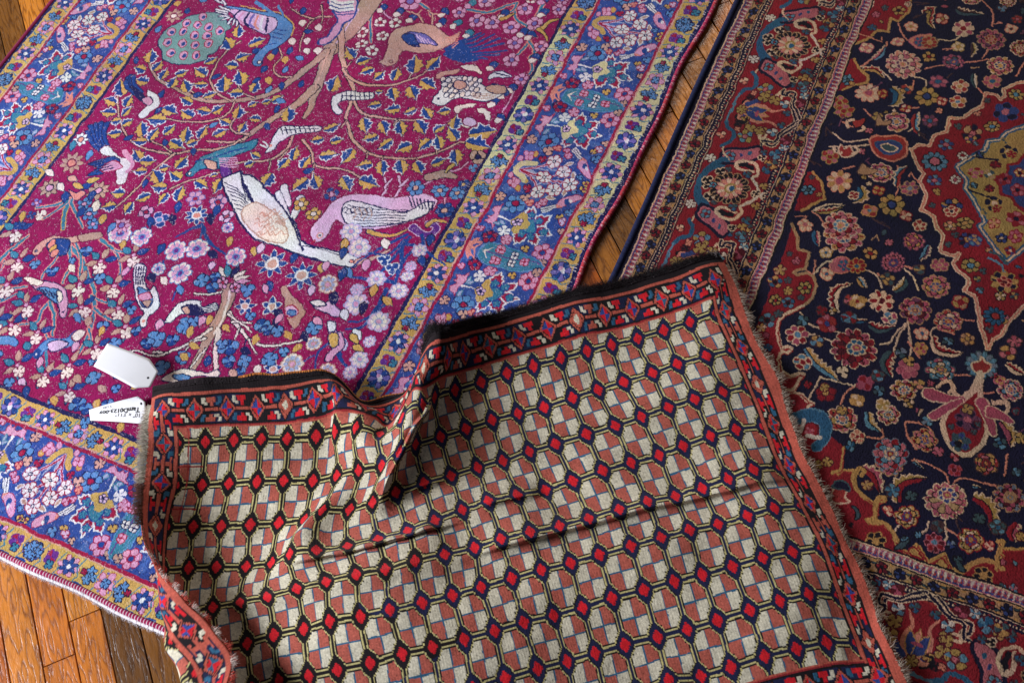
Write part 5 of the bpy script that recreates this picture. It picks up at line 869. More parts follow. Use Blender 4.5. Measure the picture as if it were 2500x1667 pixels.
# worn places of the tree carpet: pale warp threads show through
ss, tt = np.meshgrid(L1.s0+np.arange(L1.n)*L1.res, L1.t0+np.arange(L1.m)*L1.res, indexing='ij')
r_ = np.random.default_rng(8)
wm = .006+.055*np.exp(-((ss+104)/20)**2-((tt+112)/22)**2)+.035*np.exp(-((ss+125)/14)**2-((tt+128)/22)**2)+.03*(noise2(L1.n, L1.m, 90, 51) > .8)
streak = noise2(L1.n, L1.m*1, 4, 52)
wear1 = ((r_.random(ss.shape)+.10*streak) < wm)*r_.uniform(.2, .7, ss.shape)
carpet1 = thing('tree_carpet', 'magenta carpet with a tree, white and blue birds and a blue flowered border', 'carpet')
def warp1(S_, T_):
    # the right rim is not straight: the selvedge waves in and out
    k = np.clip((T_+73)/7, 0, 1)**1.5
    T_ = T_+k*(.35*np.sin((S_+150)/7.)+.25*np.sin((S_+110)/3.7))
    k2 = np.clip((S_+29)/7, 0, 1)**1.5
    S_ = S_+k2*(.2*np.sin(T_/9.)+.15*np.sin(T_/3.1))
    return S_, T_
lay_flat(L1, 'pile', YARN, carpet1, warp1, wear1, low=[L1.c(k) for k in ('nv', 'bk', 'dm')])
def edge_path(R, s_arr, t_arr, warp, z=.75):
    S_, T_ = warp(s_arr.copy(), t_arr.copy()); xy = S_[:, None]*R.S+T_[:, None]*R.T
    return np.concatenate([xy, np.full((len(xy), 1), z)], 1)
# red overcast selvedge on the right, with pale worn wraps
s_ = np.arange(-206, -22, .16); n_ = len(s_)
pw = edge_path(L1, s_, np.full(n_, -65.45), warp1); pw[:, 2] += .10*np.sin(s_/5)
cc = np.tile(lin((190, 58, 70)), (n_, 8, 1)); mixr = (noise2(n_, 8, 22, 3) > .0)[..., None]; cc = np.where(mixr, cc, lin((176, 44, 84)))
cc = np.where((r_.random((n_, 8)) < .13)[..., None], lin((226, 170, 178)), cc)*r_.uniform(.75, 1.15, (n_, 8))[..., None]
cord('selvedge', pw, .50+.05*np.sin(np.arange(n_)*1.9)+.07*r_.standard_normal(n_)*.5, YARN, carpet1, cc)
pw = edge_path(L1, s_, np.full(n_, -209.5), warp1); cord('selvedge', pw, .55, YARN, carpet1, np.tile(lin((132, 22, 70)), (n_, 8, 1))*r_.uniform(.7, 1.1, (n_, 8))[..., None])
# blanket stitch and white cotton end along the near edge
t_ = np.arange(-209, -66, .12); n_ = len(t_)
pw = edge_path(L1, np.full(n_, -21.75), t_, warp1, .62)
i_ = np.arange(n_); stripe = ((i_+(1.2*noise2(n_, 1, 40, 4)[:, 0]).astype(int)) % 5 < 1)
cc = np.where(stripe[:, None, None], lin((232, 216, 226)), lin((150, 12, 72)))*np.ones((n_, 8, 1)); cc = cc*r_.uniform(.8, 1.1, (n_, 8))[..., None]
cord('end_stitching', pw, .48, YARN, carpet1, cc)
pw = edge_path(L1, np.full(n_, -21.15), t_, warp1, .35); cord('end_binding', pw, .34+.04*r_.standard_normal(n_), YARN, carpet1, np.tile(lin((238, 232, 236)), (n_, 8, 1))*r_.uniform(.85, 1.05, (n_, 8))[..., None])
k_ = 5200; tq = r_.uniform(-209, -66, k_)
rt_ = edge_path(L1, np.full(k_, -21.1)+r_.uniform(-.2, .1, k_), tq, warp1, .4)
dd = L1.S*1.0+L1.T*r_.normal(size=k_)[:, None]*.5; dd = np.concatenate([dd, r_.normal(size=(k_, 1))*.25], 1)
FIB = yarn_material('loose cotton threads', sheen=.1, bump=.1)
strands('end_fringe', rt_*.01, dd, r_.uniform(.003, .008, k_), .0006, np.tile(lin((236, 230, 236)), (k_, 1))*r_.uniform(.8, 1., (k_, 1)), FIB, carpet1, floor=.001)
# white repair stitches that cross the right rim
k_ = 90; sq = r_.uniform(-190, -70, k_); rt_ = edge_path(L1, sq, np.full(k_, -66.3), warp1, 1.15)
dd = np.concatenate([np.tile(L1.T*-1, (k_, 1))+L1.S*r_.normal(size=k_)[:, None]*.25, r_.uniform(-.2, .1, (k_, 1))], 1)
strands('repair_stitches', rt_*.01, dd, r_.uniform(.006, .016, k_), .0009, np.tile(lin((230, 226, 236)), (k_, 1)), FIB, carpet1, droop=.05, curl=.1)
# ================================================================ floor boards
def make_floor():
    ang = -1.42993; S = np.array([math.cos(ang), math.sin(ang)]); T = np.array([-S[1], S[0]])
    wd = 5.695; V = []; F = []; C_ = []; G = []
    r = np.random.default_rng(17)
    t0 = -71.9
    fixed = {0: [-98.0], -1: [-92.1], 1: [-152., -75], 2: [-94.6]}
    for k in range(-20, 42):
        a, b = t0+k*wd, t0+(k+1)*wd
        s = -330.+r.uniform(-60, 0); cuts = [s]
        while s < 20: s += r.uniform(45, 125); cuts.append(s)
        if k in fixed: cuts = [c for c in cuts if not (-150 < c < -60)]+fixed[k]; cuts.sort()
        for s0, s1 in zip(cuts[:-1], cuts[1:]):
            if s1-s0 < 8: continue
            tone = r.random(); seed = r.random()*50
            if k == 2 and s1 > -90: tone = .04
            if k == 0: tone = .8 if s1 > -90 else .5
            if k == -1: tone = .85
            if k == 1: tone = .02
            if k == 2: tone = .12 if s1 < -90 else .1
            if k == -2: tone = .7
            g0, g1 = .09+.05*r.random(), .09+.05*r.random(); ge = .06
            z = r.normal()*.02
            x0, x1, y0, y1 = s0+ge, s1-ge, a+g0, b-g1; bv = .07
            n0 = len(V)
            for zz, ins in ((-.6, 0), (z-bv, 0), (z, bv)):
                for (s_, t_) in ((x0+ins, y0+ins), (x1-ins, y0+ins), (x1-ins, y1-ins), (x0+ins, y1-ins)):
                    V.append([*(S*s_+T*t_), zz]); C_.append([tone, (t_-a)/wd, seed]); G.append([s_, t_-(a+b)/2])
            for l in (0, 4):
                for q in range(4): F.append([n0+l+q, n0+l+(q+1) % 4, n0+l+4+(q+1) % 4, n0+l+4+q])
            F.append([n0+8, n0+9, n0+10, n0+11])
    # dark sub-floor seen in the joints
    n0 = len(V)
    for (s_, t_) in ((-420, -190), (60, -190), (60, 175), (-420, 175)): V.append([*(S*s_+T*t_), -.5]); C_.append([-1, 0, 0]); G.append([0, 0])
    F.append([n0, n0+1, n0+2, n0+3])
    m = bpy.data.materials.new('old oak boards'); m.use_nodes = True; nt = m.node_tree; N = nt.nodes; K = nt.links; b = N['Principled BSDF']
    at = N.new('ShaderNodeAttribute'); at.attribute_name = 'yarn'; sp = N.new('ShaderNodeSeparateColor'); K.new(at.outputs['Color'], sp.inputs[0])
    uv = N.new('ShaderNodeUVMap'); uv.uv_map = 'grain'
    def math_(op, a_, b_=None, c_=None):
        n = N.new('ShaderNodeMath'); n.operation = op
        for i, v in enumerate((a_, b_, c_)):
            if v is None: continue
            if isinstance(v, (int, float)): n.inputs[i].default_value = v
            else: K.new(v, n.inputs[i])
        return n.outputs[0]
    sx = N.new('ShaderNodeSeparateXYZ'); K.new(uv.outputs[0], sx.inputs[0])
    def noise(sx_, sy_, scale, detail=3, rough=.6, seedmul=1.):
        cx = N.new('ShaderNodeCombineXYZ'); K.new(math_('MULTIPLY', sx.outputs[0], sx_), cx.inputs[0]); K.new(math_('MULTIPLY', sx.outputs[1], sy_), cx.inputs[1]); K.new(math_('MULTIPLY', sp.outputs[2], seedmul), cx.inputs[2])
        n = N.new('ShaderNodeTexNoise'); n.inputs['Scale'].default_value = scale; n.inputs['Detail'].default_value = detail; n.inputs['Roughness'].default_value = rough; K.new(cx.outputs[0], n.inputs['Vector']); return n.outputs['Fac']
    warp = noise(.05, .35, 1.0, 2, .5)                 # slow wandering of the growth rings
    rings = math_('SINE', math_('ADD', math_('MULTIPLY', warp, 62.), math_('MULTIPLY', math_('MULTIPLY', sx.outputs[1], sx.outputs[1]), .45)))
    rings = math_('POWER', math_('MULTIPLY_ADD', rings, .5, .5), 3.0)
    fine = noise(.22, 9., 1.0, 4, .75); pores = noise(.6, 16., 1.0, 3, .8, 2.3)
    dark = math_('ADD', math_('MULTIPLY', rings, .55), math_('MULTIPLY', math_('GREATER_THAN', pores, .60), .35))
    dark = math_('MULTIPLY', dark, math_('MULTIPLY_ADD', fine, 1.5, .1))
    ramp = N.new('ShaderNodeValToRGB'); e = ramp.color_ramp.elements
    for q, (p_, col) in enumerate(((0., (98, 62, 26)), (.12, (128, 82, 34)), (.3, (182, 112, 38)), (.6, (204, 128, 46)), (.85, (196, 112, 38)), (1., (170, 82, 26)))):
        if q < 2: el = e[q]; el.position = p_
        else: el = e.new(p_)
        el.color = (*lin(col), 1)
    K.new(sp.outputs[0], ramp.inputs[0])
    mixd = N.new('ShaderNodeMix'); mixd.data_type = 'RGBA'; mixd.blend_type = 'MULTIPLY'
    K.new(math_('MINIMUM', math_('MULTIPLY', dark, 1.15), .92), mixd.inputs['Factor']); K.new(ramp.outputs[0], mixd.inputs['A']); mixd.inputs['B'].default_value = (*lin((104, 58, 22)), 1)
    mott = noise(.03, .1, 1.0, 4, .6, .7); mv = math_('MULTIPLY_ADD', mott, .9, .55)
    vs = N.new('ShaderNodeVectorMath'); vs.operation = 'SCALE'; K.new(mixd.outputs['Result'], vs.inputs[0]); K.new(math_('MULTIPLY', mv, math_('MULTIPLY_ADD', fine, .35, .82)), vs.inputs['Scale'])
    isd = math_('LESS_THAN', sp.outputs[0], -.5)
    mx = N.new('ShaderNodeMix'); mx.data_type = 'RGBA'; K.new(isd, mx.inputs['Factor']); K.new(vs.outputs[0], mx.inputs['A']); mx.inputs['B'].default_value = (.008, .006, .005, 1); K.new(mx.outputs['Result'], b.inputs['Base Color'])
    K.new(math_('MULTIPLY_ADD', noise(.15, .5, 1.0, 3), .16, .19), b.inputs['Roughness'])
    b.inputs['Specular IOR Level'].default_value = .5; b.inputs['Coat Weight'].default_value = .0
    bp = N.new('ShaderNodeBump'); bp.inputs['Strength'].default_value = .55; bp.inputs['Distance'].default_value = .0012
    h_ = math_('SUBTRACT', math_('ADD', math_('MULTIPLY', noise(.4, .9, 1.0, 3), 1.6), math_('MULTIPLY', warp, .8)), math_('MULTIPLY', dark, .5)); K.new(h_, bp.inputs['Height']); K.new(bp.outputs[0], b.inputs['Normal'])
    V = np.array(V)*.01
    o = new_mesh('floor', V, np.array(F), mats=[m], cols=np.array(C_), smooth=False)
    ul = o.data.uv_layers.new(name='grain'); li = np.zeros(len(o.data.loops), np.int32); o.data.loops.foreach_get('vertex_index', li)
    ul.data.foreach_set('uv', np.array(G)[li].astype(np.float32).ravel()); o['kind'] = 'structure'
make_floor()
# ================================================================ navy bound edge of the medallion carpet
carpet2 = thing('medallion_carpet', 'dark navy and red flowered carpet with a medallion and navy bound edge', 'carpet')
def warp2(S_, T_):
    k = np.clip((-50-T_)/7, 0, 1); return S_, T_+k*(.18*np.sin(S_/11.)-(.35-.0*S_)*np.clip((S_+120)/60*-1, -1, 1)*.6)
lay_flat(L2, 'pile', YARN2, carpet2, warp2, None, low=[L2.c(k) for k in ('nv', 'bk', 'dr')])
s_ = np.arange(-206, -44, .2); n_ = len(s_)
pw = edge_path(L2, s_, np.full(n_, -57.75), warp2, .78); cord('selvedge', pw, .62+.03*np.sin(np.arange(n_)*2.1), YARN2, carpet2, np.tile(lin((30, 36, 72)), (n_, 8, 1))*r_.uniform(.6, 1.3, (n_, 8))[..., None])
# ================================================================ the two paper tags
paper = plain_material('white card', (246, 246, 250), .55, .02, 30, .05)
ink = plain_material('black marker', (14, 12, 16), .5, .05); pencil = plain_material('grey pencil', (92, 88, 96), .6, .1); hole_m = plain_material('punched hole rim', (40, 44, 50), .7, .1)
def bez(a, b, t): return a+(b-a)*t
def tag_thing(name, label, corners, zs, bulge, hole_uv, texts, nose=.12, sag=0.):
    """card with clipped corners; corners = image points (source px) of near-left, far-left, far-right, near-right as seen; zs their heights in cm"""
    root = thing(name, label, 'tag', 'price tags')
    P = [np.append(floor_xy(*c_, z=z_), z_) for c_, z_ in zip(corners, zs)]
    def S(u, v):
        p = (P[0]*(1-u)*(1-v)+P[1]*(1-u)*v+P[2]*u*v+P[3]*u*(1-v)).copy()
        p[2] += bulge*math.sin(math.pi*u)+sag*math.sin(math.pi*v)+Z0*100; return p
    n, m = 28, 10; V = []; F = []
    for dz in (0, .02):
        for i in range(n+1):
            u = i/n
            w = 1.0 if u < 1-nose else 1-(u-(1-nose))/nose*.5
            for j in range(m+1):
                v = .5+(j/m-.5)*w; p = S(u, v); p[2] -= dz; V.append(p)
    I = np.arange((n+1)*(m+1)).reshape(n+1, m+1); q = len(V)//2
    for i in range(n):
        for j in range(m):
            F.append([I[i, j], I[i, j+1], I[i+1, j+1], I[i+1, j]]); F.append([q+I[i, j], q+I[i+1, j], q+I[i+1, j+1], q+I[i, j+1]])
    ring = list(I[:, 0])+list(I[-1, 1:])+list(I[-2::-1, -1])+list(I[0, -2:0:-1])
    for k in range(len(ring)): a_, b_ = ring[k], ring[(k+1) % len(ring)]; F.append([a_, b_, q+b_, q+a_])
    new_mesh('card', np.array(V)*.01, np.array(F), mats=[paper], parent=root)
    Lx = np.linalg.norm(P[3]-P[0]); Ly = (np.linalg.norm(P[1]-P[0])+np.linalg.norm(P[2]-P[3]))/2
    th = np.linspace(0, 2*np.pi, 17)[:-1]; hv = [S(hole_uv[0], hole_uv[1])]+[S(hole_uv[0]+.2/Lx*math.cos(a), hole_uv[1]+.2/Ly*math.sin(a)) for a in th]
    hv = np.array(hv); hv[:, 2] += .03; new_mesh('punched_hole', hv*.01, F3=np.array([[0, k+1, (k+1) % 16+1] for k in range(16)]), mats=[hole_m], parent=root)
    for body, u0, v0, size, shear, mat, thick, rot in texts:
        cu = bpy.data.curves.new('writing', 'FONT'); cu.body = body; cu.size = size; cu.shear = shear; cu.offset = thick; cu.resolution_u = 3
        tmp = bpy.data.objects.new('writing_src', cu); COL.objects.link(tmp); dg = bpy.context.evaluated_depsgraph_get()
        me = bpy.data.meshes.new_from_object(tmp.evaluated_get(dg)); bpy.data.objects.remove(tmp)
        rj = np.random.default_rng(len(body))
        for v_ in me.vertices:
            x, y = v_.co.x*1.12, v_.co.y; y += .05*size*math.sin(x*3.1); ca, sa = math.cos(rot), math.sin(rot)
            xx, yy = x*ca-y*sa, x*sa+y*ca
            p = S(u0-xx/Lx, v0+yy/Ly*(-1)*-1 if False else v0-yy/Ly); p[2] += .045; v_.co = Vector(p*.01)
        me.materials.clear(); me.materials.append(mat); o = bpy.data.objects.new('writing', me); COL.objects.link(o); o.parent = root
    return root
tag_thing('paper_tag', 'blank white paper tag with clipped corners lying on the magenta carpet', [src('D', 640, 955), src('D', 735, 798), src('D', 1108, 940), src('D', 1000, 1150)], [4.6, 4.6, 2.2, 2.2], .35, (.90, .46), [], .22)
tag_thing('paper_tag', 'white paper tag with handwriting beside the left fringe of the folded rug', [src('D', 618, 1325), src('D', 608, 1252), src('D', 985, 1150), src('D', 1012, 1352)], [1.4, 1.4, 1.5, 1.3], .25, (.93, .72),
          [("TamD0123-009", .90, .60, 1.12, .2, ink, .026, -.035), ("2'10\" x 3'11\"", .975, .36, 1.0, .25, pencil, -.002, -.05), ("5 LBS", .42, .88, .72, .2, pencil, -.002, -.02)], .1)
def string(name, pts, rad, rgb, label):
    p = catmull(np.array(pts), n=6); o = cord(name, p, rad, WOVEN, None, np.tile(lin(rgb), (len(p), 6, 1)), sides=6)
    o['label'] = label; o['category'] = 'string'; return o
